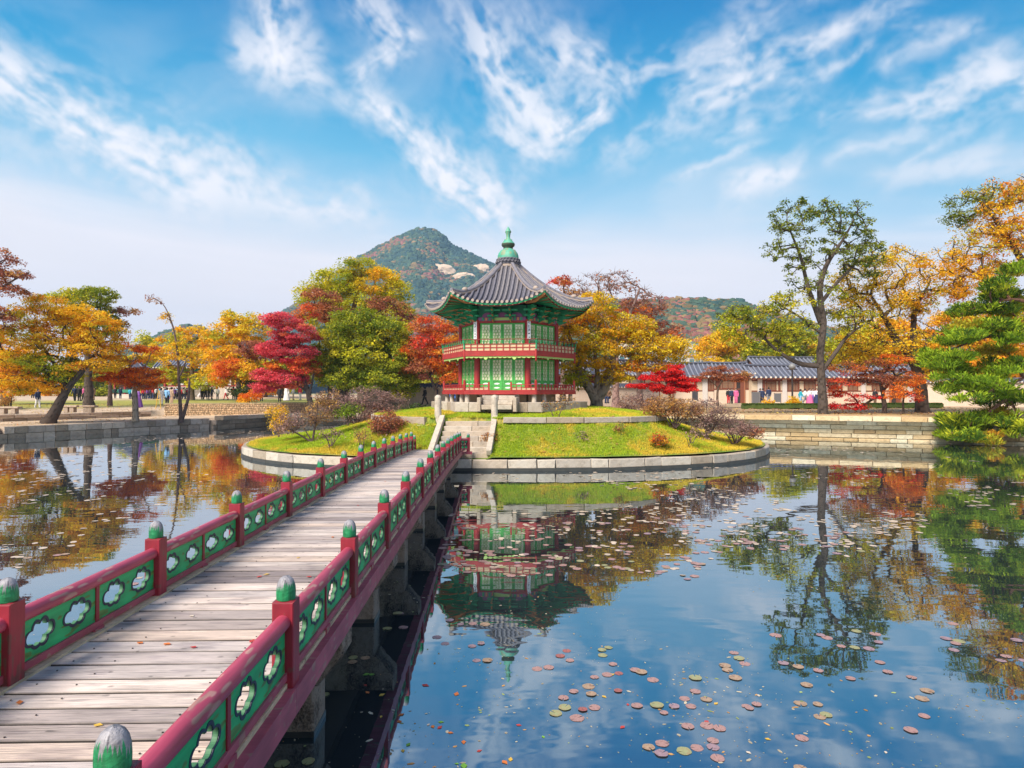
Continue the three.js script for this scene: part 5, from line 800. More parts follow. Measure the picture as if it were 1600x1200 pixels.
// --- distant trees that close the view on both sides
{
  const r = rng(55), spots = [[-60, 140, 540, 'lime'], [30, 150, 560, 'green'], [100, 140, 566, 'gold'], [150, 130, 572, 'green'], [185, 150, 560, 'lime'], [262, 150, 556, 'green'], [330, 140, 552, 'gold'], [415, 120, 560, 'amber'], [440, 110, 556, 'green'], [660, 120, 560, 'green'], [720, 110, 566, 'olive'], [1470, 110, 552, 'green'], [1570, 100, 540, 'gold'], [1640, 100, 530, 'lime']];
  const where = ['beyond the left edge trees', 'low behind the orange tree at the left edge', 'behind the leaning amber tree', 'behind the trunk of the green lawn tree', 'left of the small hexagonal pavilion', 'right of the pointed ginkgo', 'behind the palace hall', 'left of the crimson maple', 'just behind the crimson maple', 'behind the orange and red tree', 'directly behind the pavilion', 'behind the golden tree on the right bank', 'behind the pine, inner one', 'behind the pine at the right edge'];
  const tone = { lime: 'yellow-green', green: 'green', gold: 'golden', amber: 'amber', olive: 'olive' };
  spots.forEach(([px, d, top, c], i) => tree('distant ' + tone[c] + ' tree ' + where[i], { d, seed: 60 + i, clump: 1.3, leaves: 90, size: 0.5, barkM: BARK.brown, twig: 0.03, fineTwigs: 0, trunks: [[[px, 622, 0.3], [px + 2, 590, 0.25], [px, top + 15, 0.1]]], blobs: [[px, top + 14, 20, 12, C[c], 12, 3], [px - 18, top + 36, 24, 20, C[c], 20, 3.5], [px + 18, top + 34, 24, 20, C[c], 20, 3.5]] }));
}
// --- shrubs on the island
const S = { clump: 0.24, flat: 0.8, leaves: 34, size: 0.075, barkM: BARK.twig, twig: 0.007, fineTwigs: 5 };
const fan = (px, py, n, w, h, r0, rr) => { const r = rng(rr), out = []; for (let i = 0; i < n; i++) { const f = n > 1 ? i / (n - 1) * 2 - 1 : 0; out.push([[px + f * 2, py, r0, (r() - 0.5) * 0.2], [px + f * w * 0.45, py - h * 0.5, r0 * 0.7, (r() - 0.5) * 0.5], [px + f * w * 0.9, py - h * (0.8 + r() * 0.2), r0 * 0.35, (r() - 0.5) * 0.9]]); } return out; };
shrub('brown thinning shrub with a dark bent stem on the left slope of the island', { ...S, d: 28, seed: 81, trunks: [[[487, 691, 0.05], [492, 668, 0.04], [496, 640, 0.02]], [[486, 690, 0.04], [466, 678, 0.025], [446, 668, 0.012]], [[487, 688, 0.035], [476, 670, 0.02], [470, 655, 0.012]]], blobs: [[500, 640, 28, 20, C.ginger, 40, 0.7], [470, 655, 32, 12, C.mauve, 34, 0.7], [446, 668, 22, 8, C.mauve, 18, 0.5], [512, 622, 20, 12, C.ginger, 18, 0.6]] });
shrub('yellow shrub at the left end of the island slope', { ...S, d: 29.5, seed: 82, leaves: 46, trunks: fan(438, 674, 5, 16, 28, 0.03, 1), blobs: [[432, 644, 15, 11, C.gold, 18, 0.5], [440, 662, 20, 9, C.gold, 22, 0.6]] });
shrub('wide mauve-brown thicket at the back of the island left of the stair', { ...S, d: 32, seed: 83, clump: 0.28, trunks: fan(560, 660, 9, 60, 34, 0.04, 2), blobs: [[530, 632, 34, 18, C.mauve, 50, 1], [575, 622, 38, 16, C.mauve, 60, 1], [612, 630, 24, 14, C.mauve, 32, 0.9], [556, 648, 40, 10, C.mauve, 40, 0.9], [600, 648, 26, 8, C.rust, 18, 0.8]] });
shrub('round rust-brown shrub on the slope just left of the island stair', { ...S, d: 26.8, seed: 84, leaves: 44, trunks: fan(606, 684, 7, 22, 26, 0.03, 3), blobs: [[605, 662, 27, 18, C.rust, 66, 0.7], [606, 668, 22, 10, C.mauve, 24, 0.6]] });
shrub('bright green seedling clump on the terrace edge among brown shrubs', { ...S, d: 28, seed: 85, leaves: 40, trunks: fan(546, 656, 4, 12, 16, 0.02, 4), blobs: [[546, 640, 20, 8, C.pine, 24, 0.4], [530, 646, 8, 5, C.pine, 7, 0.3]] });
shrub('thin leafless shrub in the middle of the left island slope', { ...S, d: 26, seed: 86, leaves: 10, trunks: fan(518, 696, 6, 20, 24, 0.02, 5), blobs: [[516, 678, 20, 9, C.mauve, 20, 0.5]] });
shrub('sparse yellowing sapling on the left slope near the bridge rail', { ...S, d: 25.6, seed: 87, leaves: 14, trunks: fan(566, 700, 4, 12, 30, 0.016, 6), blobs: [[566, 678, 13, 12, C.ginger, 14, 0.4]] });
shrub('ginger shrub with fanning stems on the right of the island', { ...S, d: 28, seed: 88, leaves: 40, trunks: fan(1054, 668, 9, 40, 36, 0.035, 7), blobs: [[1038, 634, 34, 14, C.ginger, 56, 0.8], [1070, 638, 26, 15, C.ginger, 42, 0.8], [1020, 645, 18, 9, C.ginger, 16, 0.6]] });
shrub('mauve shrub leaning right beside the ginger one on the island', { ...S, d: 28.2, seed: 89, leaves: 30, trunks: fan(1108, 676, 8, 30, 36, 0.035, 8), blobs: [[1104, 640, 28, 16, C.mauve, 44, 0.8], [1128, 652, 26, 14, C.mauve, 38, 0.8], [1090, 658, 22, 10, C.mauve, 22, 0.7]] });
shrub('reddish-mauve shrub at the right tip of the island slope', { ...S, d: 28, seed: 90, leaves: 32, trunks: fan(1150, 692, 8, 30, 26, 0.03, 9), blobs: [[1146, 668, 28, 13, C.mauve, 44, 0.8], [1172, 674, 18, 10, C.rust, 22, 0.6]] });
shrub('two-stemmed leafless sapling in front of the pavilion steps', { ...S, d: 26.6, seed: 91, leaves: 12, trunks: [[[866, 668, 0.025], [864, 650, 0.018], [856, 632, 0.008]], [[869, 668, 0.025], [874, 648, 0.018], [884, 628, 0.008]]], blobs: [[858, 634, 13, 8, C.ginger, 9, 0.3], [882, 628, 14, 8, C.ginger, 13, 0.4]] });
shrub('small reddish shrub at the foot of the stair kerb on its right', { ...S, d: 25.4, seed: 92, leaves: 30, trunks: fan(768, 699, 5, 12, 16, 0.018, 11), blobs: [[766, 686, 13, 8, C.rust, 18, 0.4]] });
shrub('grey-brown tuft low on the middle of the island slope', { ...S, d: 25.6, seed: 93, leaves: 22, trunks: fan(908, 696, 5, 10, 14, 0.014, 12), blobs: [[908, 684, 11, 8, C.mauve, 13, 0.35]] });
shrub('small flame-orange shrub low on the right of the island slope', { ...S, d: 25.6, seed: 94, leaves: 34, trunks: fan(1030, 700, 5, 12, 16, 0.016, 13), blobs: [[1030, 686, 13, 6, C.orange, 16, 0.35], [1032, 694, 15, 4, C.green, 9, 0.35]] });
shrub('faint dry shrub above the flame-orange one on the island slope', { ...S, d: 26, seed: 95, leaves: 12, trunks: fan(1080, 692, 6, 22, 20, 0.014, 14), blobs: [[1092, 676, 22, 8, C.mauve, 16, 0.4]] });
shrub('tiny rust seedling near the middle of the terrace edge', { ...S, d: 26, seed: 96, leaves: 16, trunks: fan(968, 680, 3, 6, 18, 0.01, 15), blobs: [[968, 666, 6, 7, C.rust, 6, 0.2]] });
// --- shrubs on the far bank
const Fb = { ...S, clump: 0.4, size: 0.13, twig: 0.012, fineTwigs: 4, leaves: 34 };
shrub('mauve bush in front of the courtyard wall beside the seated couple', { ...Fb, d: 46, seed: 110, trunks: fan(982, 654, 6, 16, 26, 0.03, 21), blobs: [[980, 628, 18, 10, C.mauve, 24, 0.9], [980, 640, 10, 8, C.mauve, 8, 0.6]] });
shrub('dusky bush on the far bank left of the scarlet maple', { ...Fb, d: 47, seed: 111, trunks: fan(1014, 650, 6, 18, 24, 0.03, 22), blobs: [[1014, 624, 18, 8, C.mauve, 22, 0.9], [1004, 642, 18, 8, C.ginger, 14, 0.8]] });
shrub('yellow grassy tuft beside the left information board on the right bank', { ...Fb, d: 56, seed: 112, flat: 1, leaves: 70, size: 0.2, fineTwigs: 0, trunks: fan(1201, 639, 6, 8, 12, 0.02, 23), blobs: [[1201, 632, 9, 5, C.gold, 10, 0.5]] });
shrub('yellow-green grassy tuft at the foot of the lamp post on the right bank', { ...Fb, d: 56, seed: 113, flat: 1, leaves: 70, size: 0.2, fineTwigs: 0, trunks: fan(1241, 639, 6, 10, 12, 0.02, 24), blobs: [[1242, 631, 12, 6, C.yellow, 14, 0.6]] });
shrub('ochre bush on the far left bank before the crowd', { ...Fb, d: 66, seed: 114, leaves: 60, size: 0.18, fineTwigs: 0, trunks: fan(398, 632, 5, 16, 14, 0.03, 25), blobs: [[394, 618, 18, 7, C.orange, 14, 1], [384, 624, 10, 5, C.gold, 8, 0.8]] });
shrub('brown scrub along the left edge of the lawn', { ...Fb, d: 54, seed: 115, leaves: 50, trunks: fan(5, 640, 6, 14, 22, 0.03, 26), blobs: [[4, 624, 14, 12, C.ginger, 18, 0.8]] });
shrub('low brown hedge patch behind the island left of the tall stone post', { ...Fb, d: 40, seed: 116, leaves: 60, fineTwigs: 1, trunks: fan(650, 652, 8, 30, 10, 0.03, 27), blobs: [[640, 642, 30, 5, C.dark, 28, 0.6], [664, 643, 16, 5, C.dark, 14, 0.5]] });
// ---------------------------------------------------------------- halls, walls, far buildings, hills
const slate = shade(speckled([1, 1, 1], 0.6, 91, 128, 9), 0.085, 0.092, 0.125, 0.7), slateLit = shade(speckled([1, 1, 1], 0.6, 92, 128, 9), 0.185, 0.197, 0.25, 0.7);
const B = { plaster: mat(0.56, 0.45, 0.32, 0.9), block: mat(0.58, 0.46, 0.36, 0.9), timber: mat(0.17, 0.05, 0.025, 0.75), timberLit: mat(0.30, 0.12, 0.06, 0.75), redWood: mat(0.30, 0.025, 0.02, 0.7), greenWood: mat(0.03, 0.22, 0.13, 0.7), window: mat(0.20, 0.13, 0.08, 0.7), pale: mat(0.52, 0.48, 0.45, 0.8), glass: new THREE.MeshPhysicalMaterial({ color: new THREE.Color().setRGB(0.05, 0.16, 0.20), roughness: 0.08, ior: 1.6 }), dark: mat(0.03, 0.022, 0.02, 0.8), mortar: mat(0.62, 0.57, 0.50, 0.9), granite: M.granite[2] };
/* a gabled tiled roof over length L (x) and half depth D (z); ridge at ry, eaves at ey; overhanging ends with raised gable ribs */
function tiledRoof(parent, L, D, ey, ry, { pitch = 0.58, sag = 0.12, back = true, mats = [slate, slateLit] } = {}) {
  const yAt = (f) => lerp(ry, ey, f) - sag * 4 * f * (1 - f) * 0.6, n = 6, pos = [], idx = [];
  const sides = back ? [1, -1] : [1];
  for (const s of sides) for (let i = 0; i <= n; i++) for (const x of [-L / 2, L / 2]) pos.push(x, yAt(i / n), s * D * i / n);
  sides.forEach((_, q) => { for (let i = 0; i < n; i++) { const a = q * (n + 1) * 2 + i * 2; idx.push(a, a + 2, a + 1, a + 1, a + 2, a + 3); } });
  const g = new THREE.BufferGeometry(); g.setAttribute('position', new THREE.Float32BufferAttribute(pos, 3)); g.setIndex(idx); g.computeVertexNormals();
  const uv = new Float32Array(pos.length / 3 * 2); for (let i = 0; i < uv.length / 2; i++) { uv[i * 2] = pos[i * 3]; uv[i * 2 + 1] = pos[i * 3 + 2]; } g.setAttribute('uv', new THREE.BufferAttribute(uv, 2));
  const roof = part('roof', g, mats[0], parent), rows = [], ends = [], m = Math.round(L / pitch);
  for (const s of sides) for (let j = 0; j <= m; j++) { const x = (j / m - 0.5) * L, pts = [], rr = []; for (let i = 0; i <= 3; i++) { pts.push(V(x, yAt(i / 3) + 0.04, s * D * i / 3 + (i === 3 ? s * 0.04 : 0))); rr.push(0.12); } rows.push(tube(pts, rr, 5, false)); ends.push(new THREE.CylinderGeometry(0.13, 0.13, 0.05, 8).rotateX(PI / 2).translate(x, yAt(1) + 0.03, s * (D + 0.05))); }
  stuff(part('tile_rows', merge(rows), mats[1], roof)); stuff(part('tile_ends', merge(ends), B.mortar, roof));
  part('eave_beam', box(L, 0.16, 0.1, 0, ey - 0.13, D - 0.12), B.timber, roof);
  part('soffit', box(L - 0.1, 0.05, D * (back ? 2 : 1) - 0.2, 0, ey - 0.03, back ? 0 : D / 2), B.timber, roof);
  part('ridge', tube([V(-L / 2 - 0.1, ry + 0.22, 0), V(-L / 4, ry + 0.15, 0), V(L / 4, ry + 0.15, 0), V(L / 2 + 0.1, ry + 0.22, 0)], [0.17, 0.17, 0.17, 0.17], 6), mats[0], roof);
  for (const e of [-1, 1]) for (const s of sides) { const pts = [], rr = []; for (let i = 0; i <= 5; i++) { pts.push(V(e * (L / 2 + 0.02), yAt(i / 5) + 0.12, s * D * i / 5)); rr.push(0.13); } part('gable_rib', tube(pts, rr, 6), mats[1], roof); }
  for (const e of [-1, 1]) { const s = poly([[-D * 0.86, ey - 0.1], [0, ry - 0.1], [D * 0.86, ey - 0.1]]); if (back) part('gable_board', extrude(s, 0.06).rotateY(PI / 2).translate(e * (L / 2 - 0.5), 0, 0), B.timberLit, roof); }
  return roof;
}
/* a long service hall: plastered walls with stone panels below, timber frames and lattice windows between pale piers */
function serviceHall(label, d, x0, x1, { floor0, eave, ridge, depth = 2.6, bays, mats }) {
  const k = d / 1000, L = (x1 - x0) * k, gy = EYE - (floor0 - 612) * k, ey = EYE - (eave - 612) * k, ry = EYE - (ridge - 612) * (d + depth) / 1000, t = thing('tiled_hall', label, 'hall', [((x0 + x1) / 2 - 800) * k, gy, -d - depth]), ex = (px) => (px - (x0 + x1) / 2) * k, H = ey - gy, zf = depth - 0.75;
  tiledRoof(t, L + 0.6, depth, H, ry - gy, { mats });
  part('wall', box(L, H - 0.1, depth * 2 - 1.5, 0, (H - 0.1) / 2, 0), B.plaster, t); part('stone_dado', box(L + 0.02, H * 0.47, 0.06, 0, H * 0.235, zf + 0.02), B.block, t);
  const jm = []; for (let i = 1; i < 4; i++) jm.push(box(L, 0.02, 0.01, 0, H * 0.47 * i / 4, zf + 0.052)); part('dado_joints', merge(jm), B.plaster, t);
  part('rail_beam', box(L, 0.13, 0.1, 0, H * 0.5, zf + 0.04), B.timber, t); part('top_beam', box(L, 0.2, 0.1, 0, H * 0.9, zf + 0.04), B.timber, t);
  for (const [a, b, kind] of bays) {
    const w = (b - a) * k, cx = ex((a + b) / 2), y0 = H * 0.53, y1 = H * 0.86;
    if (kind === 'pier') part('pier', box(w, H - 0.15, 0.16, cx, (H - 0.15) / 2, zf + 0.09), B.pale, t);
    else if (kind === 'window') { const wd = part('window', merge([box(w, 0.1, 0.1, cx, y0, zf + 0.05), box(w, 0.1, 0.1, cx, y1, zf + 0.05), box(0.1, y1 - y0 + 0.1, 0.102, cx - w / 2, (y0 + y1) / 2, zf + 0.05), box(0.1, y1 - y0 + 0.1, 0.102, cx + w / 2, (y0 + y1) / 2, zf + 0.05), box(0.06, y1 - y0, 0.09, cx, (y0 + y1) / 2, zf + 0.05)]), B.timber, t); part('pane', box(w, y1 - y0, 0.03, cx, (y0 + y1) / 2, zf + 0.03), B.window, wd); const g = []; for (let i = 1; i < 8; i++) g.push(box(0.025, y1 - y0, 0.02, cx - w / 2 + w * i / 8, (y0 + y1) / 2, zf + 0.06)); for (let i = 1; i < 4; i++) g.push(box(w, 0.025, 0.02, cx, lerp(y0, y1, i / 4), zf + 0.062)); part('lattice', merge(g), B.timberLit, wd); }
    else if (kind === 'post') part('timber_post', box(w, H * 0.4, 0.11, cx, H * 0.7, zf + 0.05), B.timber, t);
    else if (kind === 'door') { part('doorway', box(w, H * 0.82, 0.05, cx, H * 0.41, zf + 0.06), B.dark, t); for (const s of [-1, 1]) part('door_post', box(0.22, H * 0.86, 0.14, cx + s * w / 2, H * 0.43, zf + 0.09), B.timberLit, t); part('door_leaf', box(w * 0.42, H * 0.78, 0.07, cx + w * 0.25, H * 0.39, zf + 0.13), B.timber, t); }
  }
  return t;
}
serviceHall('long low hall with slate-blue tiled roof and brown lattice windows on the right bank', 77, 1178, 1436, { floor0: 632, eave: 590, ridge: 573, bays: [[1187, 1194, 'pier'], [1195, 1199, 'post'], [1201, 1216, 'window'], [1220, 1223, 'post'], [1226, 1233, 'pier'], [1235, 1248, 'window'], [1250, 1253, 'post'], [1261, 1275, 'window'], [1277, 1279, 'post'], [1291, 1297, 'pier'], [1300, 1314, 'window'], [1318, 1321, 'post'], [1330, 1345, 'window'], [1350, 1357, 'pier'], [1368, 1382, 'window'], [1396, 1412, 'door'], [1424, 1432, 'pier']] });
serviceHall('shorter tiled hall joined to the left of the long low hall', 78, 1024, 1118, { floor0: 632, eave: 589, ridge: 569, bays: [[1030, 1044, 'window'], [1060, 1064, 'post'], [1066, 1080, 'window'], [1088, 1091, 'post'], [1100, 1108, 'pier'], [1109, 1118, 'window']] });
serviceHall('tiled gate hall with a dark open doorway between the two low halls', 78, 1119, 1176, { floor0: 632, eave: 584, ridge: 569, depth: 2.9, bays: [[1121, 1129, 'post'], [1131, 1150, 'window'], [1152, 1166, 'door'], [1169, 1176, 'window']] });
{ // the roof line seen behind the long hall
  const k = 0.094, t = thing('tiled_hall', 'second tiled roof with a pale gable band showing over the long low hall', 'hall', [(1252 - 800) * k, 1.5, -94]); const L = 165 * k;
  tiledRoof(t, L, 2.5, 5.2, 6.35); part('wall', box(L - 0.8, 5.0, 3.2, 0, 2.5, 0), B.plaster, t);
}
{ // hall with a brown gable turned towards the pond
  const d = 74, k = d / 1000, t = thing('tiled_hall', 'tiled hall with a brown gable end behind the scarlet maple', 'hall', [(1012 - 800) * k, 1.45, -d - 4], 0.55);
  tiledRoof(t, 8.5, 2.6, 3.4, 5.1); part('wall', box(7.4, 3.3, 3.8, 0, 1.65, 0), B.plaster, t); part('sill_beam', box(7.44, 0.14, 3.84, 0, 1.6, 0), B.timber, t); part('top_beam', box(7.44, 0.2, 3.84, 0, 3.1, 0), B.timber, t);
  for (const x of [-3.5, -1.2, 1.2, 3.5]) part('timber_post', box(0.2, 3.2, 3.88, x, 1.6, 0), B.timber, t);
}
{
  const d = 66, k = d / 1000, t = thing('tiled_hall', 'dark red timber hall half hidden behind the right side of the pavilion', 'hall', [(905 - 800) * k, 1.45, -d - 3]);
  tiledRoof(t, 8, 3, 3.3, 4.9); part('wall', box(6.6, 3.2, 3.6, 0, 1.6, 0), B.redWood, t);
  for (let i = 0; i < 6; i++) part('column', box(0.22, 3.2, 0.22, -3.2 + i * 1.28, 1.6, 1.95), B.redWood, t); for (let i = 0; i < 5; i++) part('doorway', box(0.9, 1.7, 0.06, -2.56 + i * 1.28, 0.95, 1.83), B.dark, t);
}
function courtyardWall(label, px0, px1, d0, d1, top, foot) {
  const a = at(px0, foot, d0), b = at(px1, foot, d1), L = hypot(b.x - a.x, b.z - a.z), H = EYE - (top - 612) * d0 / 1000 - a.y, ang = -atan2(b.z - a.z, b.x - a.x), t = thing('courtyard_wall', label, 'wall', [(a.x + b.x) / 2, a.y - 0.1, (a.z + b.z) / 2], ang);
  part('wall', box(L, H - 0.35, 0.5, 0, (H - 0.35) / 2, 0), B.block, t);
  const j = []; for (let i = 1; i < 7; i++) j.push(box(L, 0.018, 0.012, 0, (H - 0.4) * i / 7, 0.252)); const r = rng(floor(px0)); for (let x = -L / 2; x < L / 2; x += 0.7) for (let i = 0; i < 7; i++) j.push(box(0.018, (H - 0.4) / 7, 0.011, x + (i % 2) * 0.35 + r() * 0.1, (H - 0.4) * (i + 0.5) / 7, 0.252)); stuff(part('mortar_joints', merge(j), B.mortar, t));
  const roof = part('tile_cap', extrude(poly([[-0.48, 0], [0.48, 0], [0.12, 0.32], [-0.12, 0.32]]), L).rotateY(PI / 2).translate(-L / 2, H - 0.35, 0), slate, t), rows = [], ends = [];
  for (let x = -L / 2 + 0.1; x < L / 2; x += 0.3) { rows.push(tube([V(x, H - 0.04, 0.1), V(x, H - 0.32, 0.5)], [0.06, 0.06], 5, false)); ends.push(new THREE.CylinderGeometry(0.07, 0.07, 0.04, 7).rotateX(PI / 2).translate(x, H - 0.33, 0.51)); }
  stuff(part('tile_rows', merge(rows), slate, roof)); stuff(part('tile_ends', merge(ends), B.mortar, roof)); part('ridge', tube([V(-L / 2, H, 0), V(L / 2, H, 0)], [0.1, 0.1], 6), slate, roof); return t;
}
courtyardWall('courtyard wall with tiled cap seen left of the pavilion', 560, 722, 66, 63, 599, 634);
courtyardWall('courtyard wall with tiled cap between the pavilion and the scarlet maple', 838, 1028, 63, 66, 598, 634);
courtyardWall('pale courtyard wall with tiled cap behind the pine on the right bank', 1440, 1700, 64, 58, 591, 633);
{ // small hexagonal pavilion and the palace hall far on the left
  const d = 108, k = d / 1000, t = thing('small_pavilion', 'small hexagonal pavilion with a pointed blue-grey roof far on the left', 'pavilion', [(212 - 800) * k, 1.85, -d]), R = 4.4;
  const pts = [[0.1, 6.5], [0.6, 6.0], [1.8, 5.1], [3.2, 4.4], [4.5, 4.0]].map((q) => new THREE.Vector2(...q)); part('roof', new THREE.LatheGeometry(pts, 6), slate, t);
  const ribs = []; for (let i = 0; i < 6; i++) { const a = i / 6 * 2 * PI; ribs.push(tube(pts.map((p) => V(p.x * sin(a), p.y + 0.12, p.x * cos(a))), pts.map(() => 0.13), 5)); } part('hip_ridges', merge(ribs), slateLit, t);
  part('finial', new THREE.SphereGeometry(0.35, 8, 6).translate(0, 6.7, 0), slateLit, t); part('eave_ring', new THREE.CylinderGeometry(3.7, 3.7, 0.6, 6).translate(0, 3.75, 0), B.greenWood, t); part('floor', new THREE.CylinderGeometry(3.4, 3.6, 0.7, 6).translate(0, 0.35, 0), B.granite, t); part('railing', new THREE.CylinderGeometry(3.3, 3.3, 0.5, 6, 1, true).translate(0, 1.2, 0), B.greenWood, t);
  for (let i = 0; i < 6; i++) { const a = i / 6 * 2 * PI; part('column', new THREE.CylinderGeometry(0.17, 0.17, 3.2, 8).translate(3.0 * sin(a), 2.2, 3.0 * cos(a)), B.redWood, t); } part('wall', new THREE.CylinderGeometry(2.4, 2.4, 2.9, 6).translate(0, 2.1, 0), B.dark, t);
}
{
  const d = 122, k = d / 1000, t = thing('palace_hall', 'broad palace hall with red columns and stone stairs far on the left behind the crowd', 'hall', [(320 - 800) * k, 1.9, -d - 4]), L = 19;
  tiledRoof(t, L, 4.6, 5.6, 8.8); part('podium', box(L + 1, 2.0, 9, 0, 1.0, 0), B.granite, t); part('wall', box(L - 3, 3.4, 6, 0, 3.7, 0), B.redWood, t); part('painted_beam', box(L - 2, 0.5, 0.3, 0, 5.2, 3.2), B.greenWood, t);
  for (let i = 0; i < 8; i++) { const x = -L / 2 + 1.5 + i * (L - 3) / 7; part('column', new THREE.CylinderGeometry(0.24, 0.24, 3.5, 8).translate(x, 3.75, 3.25), B.redWood, t); if (i < 7) { part('door_screen', box(0.9, 2.2, 0.08, x + 0.75, 3.4, 3.05), B.pale, t); part('door_screen', box(0.9, 2.2, 0.08, x + 1.75, 3.4, 3.05), B.dark, t); } }
  const st = poly([[0, 0], [3.2, 0], [0, 2.0]]); part('stair', extrude(st, 5).rotateY(-PI / 2).translate(2.5 - 2, 0, 4.5), B.granite, t); for (const s of [-2.6, 2.6]) part('stair_cheek', extrude(poly([[0, 0], [3.4, 0], [3.4, 0.3], [0, 2.3]]), 0.35).rotateY(-PI / 2).translate(s - 1.8, 0, 4.5), B.pale, t);
  for (let i = 0; i < 8; i++) part('stair_tread', box(4.9, 0.05, 0.42, -2, 0.24 + i * 0.235, 4.5 + 3.0 - i * 0.38), B.granite, t);
}
{ // modern white buildings beyond
  const d = 210, k = d / 1000, t = thing('white_tower', 'modern white stair tower with blue-green windows beyond the halls', 'building', [(1083 - 800) * k, 1.5, -d]), top = EYE + (612 - 534) * k - 1.5, w = 20 * k;
  part('wall', box(w, top - 1.4, 4, 0, (top - 1.4) / 2, 0), B.pale, t); part('roof_slab', box(w + 0.5, 0.35, 4.4, 0, top - 1.2, 0), B.pale, t); part('roof_rail', box(w - 0.6, 0.9, 3.2, 0, top - 0.6, 0), B.glass, t);
  for (let i = 0; i < 4; i++) { const y = top - 3.4 - i * 3.3; for (const s of [-1, 1]) { const f = part('window', box(w * 0.42, 2.0, 0.12, s * w * 0.235, y, 2.0), B.pale, t); part('pane', box(w * 0.36, 1.8, 0.1, s * w * 0.235, y, 2.03), B.glass, f); } part('balcony', box(w, 0.35, 0.7, 0, y - 1.4, 2.2), B.timberLit, t); }
  const u = thing('white_building', 'plain white building wing right of the white stair tower', 'building', [(1118 - 800) * k, 1.5, -d - 6]), h2 = EYE + (612 - 558) * k - 1.5; part('wall', box(48 * k, h2, 8, 0, h2 / 2, 0), B.pale, u); part('roof_slab', box(48 * k + 0.6, 0.4, 8.5, 0, h2 + 0.2, 0), B.pale, u); for (let i = 0; i < 5; i++) part('window', box(1.1, 1.4, 0.1, -3.8 + i * 1.9, h2 - 2, 4.02), B.glass, u);
  const v = thing('white_building', 'long pale building with flat roofs behind the golden tree', 'building', [(1000 - 800) * 0.24, 1.5, -240]), h3 = EYE + (612 - 520) * 0.24 - 1.5; part('wall', box(28, h3 - 4, 9, 4, (h3 - 4) / 2, 0), B.pale, v); part('upper_storey', box(18, 4, 7, -3, h3 - 2, -0.6), B.pale, v); for (let f = 0; f < 4; f++) for (let i = 0; i < 9; i++) part('window', box(1.7, 1.5, 0.1, -7.5 + i * 2.9, h3 - 6.4 - f * 3.4, 4.52), B.glass, v); for (let i = 0; i < 5; i++) part('window', box(1.7, 1.5, 0.1, -9 + i * 2.9, h3 - 2, 2.93), B.glass, v); part('roof_slab', box(28.6, 0.4, 9.5, 4, h3 - 3.8, 0), B.pale, v);
}
// ---------------------------------------------------------------- the mountain and lower wooded ridges
function hill(name, crest, d, depth, seed, foot = 0) {                 // crest: [px, py] pairs at distance d
  const r = rng(seed), n = 150, m = 26, pos = [], idx = [], x0 = crest[0][0], x1 = crest[crest.length - 1][0];
  const top = (px) => { let i = 0; while (i < crest.length - 2 && crest[i + 1][0] < px) i++; const t = clamp((px - crest[i][0]) / (crest[i + 1][0] - crest[i][0])); return EYE + (612 - lerp(crest[i][1], crest[i + 1][1], t * t * (3 - 2 * t) * 0.5 + t * 0.5)) * d / 1000; };
  const P3 = (u, v) => { const px = lerp(x0, x1, u), X = (px - 800) / 1000 * d, h = top(px); const f = max(0, v < 0.7 ? v / 0.7 : 1 - (v - 0.7) / 0.3); const y = h * (f < 1 ? pow(f, 0.85) : 1) + fbm2(X * 0.012 + seed, v * 5, 4) * h * 0.12 * sin(min(1, f) * PI); return V(X * lerp(0.93, 1, min(1, v / 0.7)), y + foot, -d + depth * (0.7 - v)); };
  for (let j = 0; j <= m; j++) for (let i = 0; i <= n; i++) { const p = P3(i / n, j / m); pos.push(p.x, p.y, p.z); }
  for (let j = 0; j < m; j++) for (let i = 0; i < n; i++) { const a = j * (n + 1) + i, b = a + n + 1; idx.push(a, a + 1, b, b, a + 1, b + 1); }
  const g = new THREE.BufferGeometry(); g.setAttribute('position', new THREE.Float32BufferAttribute(pos, 3)); g.setIndex(idx); g.computeVertexNormals(); structure(name, g, mat(0.05, 0.06, 0.03, 1)); return P3;
}
function forest(name, P3, n, size, seed, label, skip, warm = 0) {
  const r = rng(seed), g = new THREE.IcosahedronGeometry(1, 1), p = g.attributes.position; for (let i = 0; i < p.count; i++) { const k = 1 + 0.3 * noise3(p.getX(i) * 2.3 + 5, p.getY(i) * 2.3, p.getZ(i) * 2.3); p.setXYZ(i, p.getX(i) * k, p.getY(i) * k, p.getZ(i) * k); } g.computeVertexNormals();
  const im = new THREE.InstancedMesh(g, mat(1, 1, 1, 0.95), n), c = new THREE.Color(), q = new THREE.Quaternion(), e = new THREE.Euler(); let k = 0;
  for (let i = 0; i < n * 2 && k < n; i++) {
    const u = r(), v = 0.02 + 0.8 * pow(r(), 0.8), s = P3(u, v); if (skip && skip(s)) continue; const w = size * (0.6 + r() * 0.8), rust = fbm2(s.x * 0.011 * 8 / size + seed, s.y * 0.02 * 8 / size, 4) * 0.9 + (r() - 0.5) * 0.75 + warm;
    M4.compose(s.clone().add(V(0, w * 0.25, 0)), q.setFromEuler(e.set(r() * 0.4, r() * 6, r() * 0.4)), V(w, w * (0.8 + r() * 0.5), w)); im.setMatrixAt(k, M4);
    const t = 0.75 + r() * 0.5; rust > 0.46 ? c.setRGB(0.23 * t, 0.085 * t, 0.065 * t) : rust > 0.28 ? c.setRGB(0.19 * t, 0.125 * t, 0.05 * t) : rust > -0.15 ? c.setRGB(0.045 * t, 0.085 * t, 0.052 * t) : c.setRGB(0.022 * t, 0.060 * t, 0.056 * t); im.setColorAt(k++, c);  // blue of the distant haze mixed into the green tree colours
  }
  im.count = k; im.name = numbered(name); scene.add(im); stuff(im); return tag(im, label, 'forest');
}
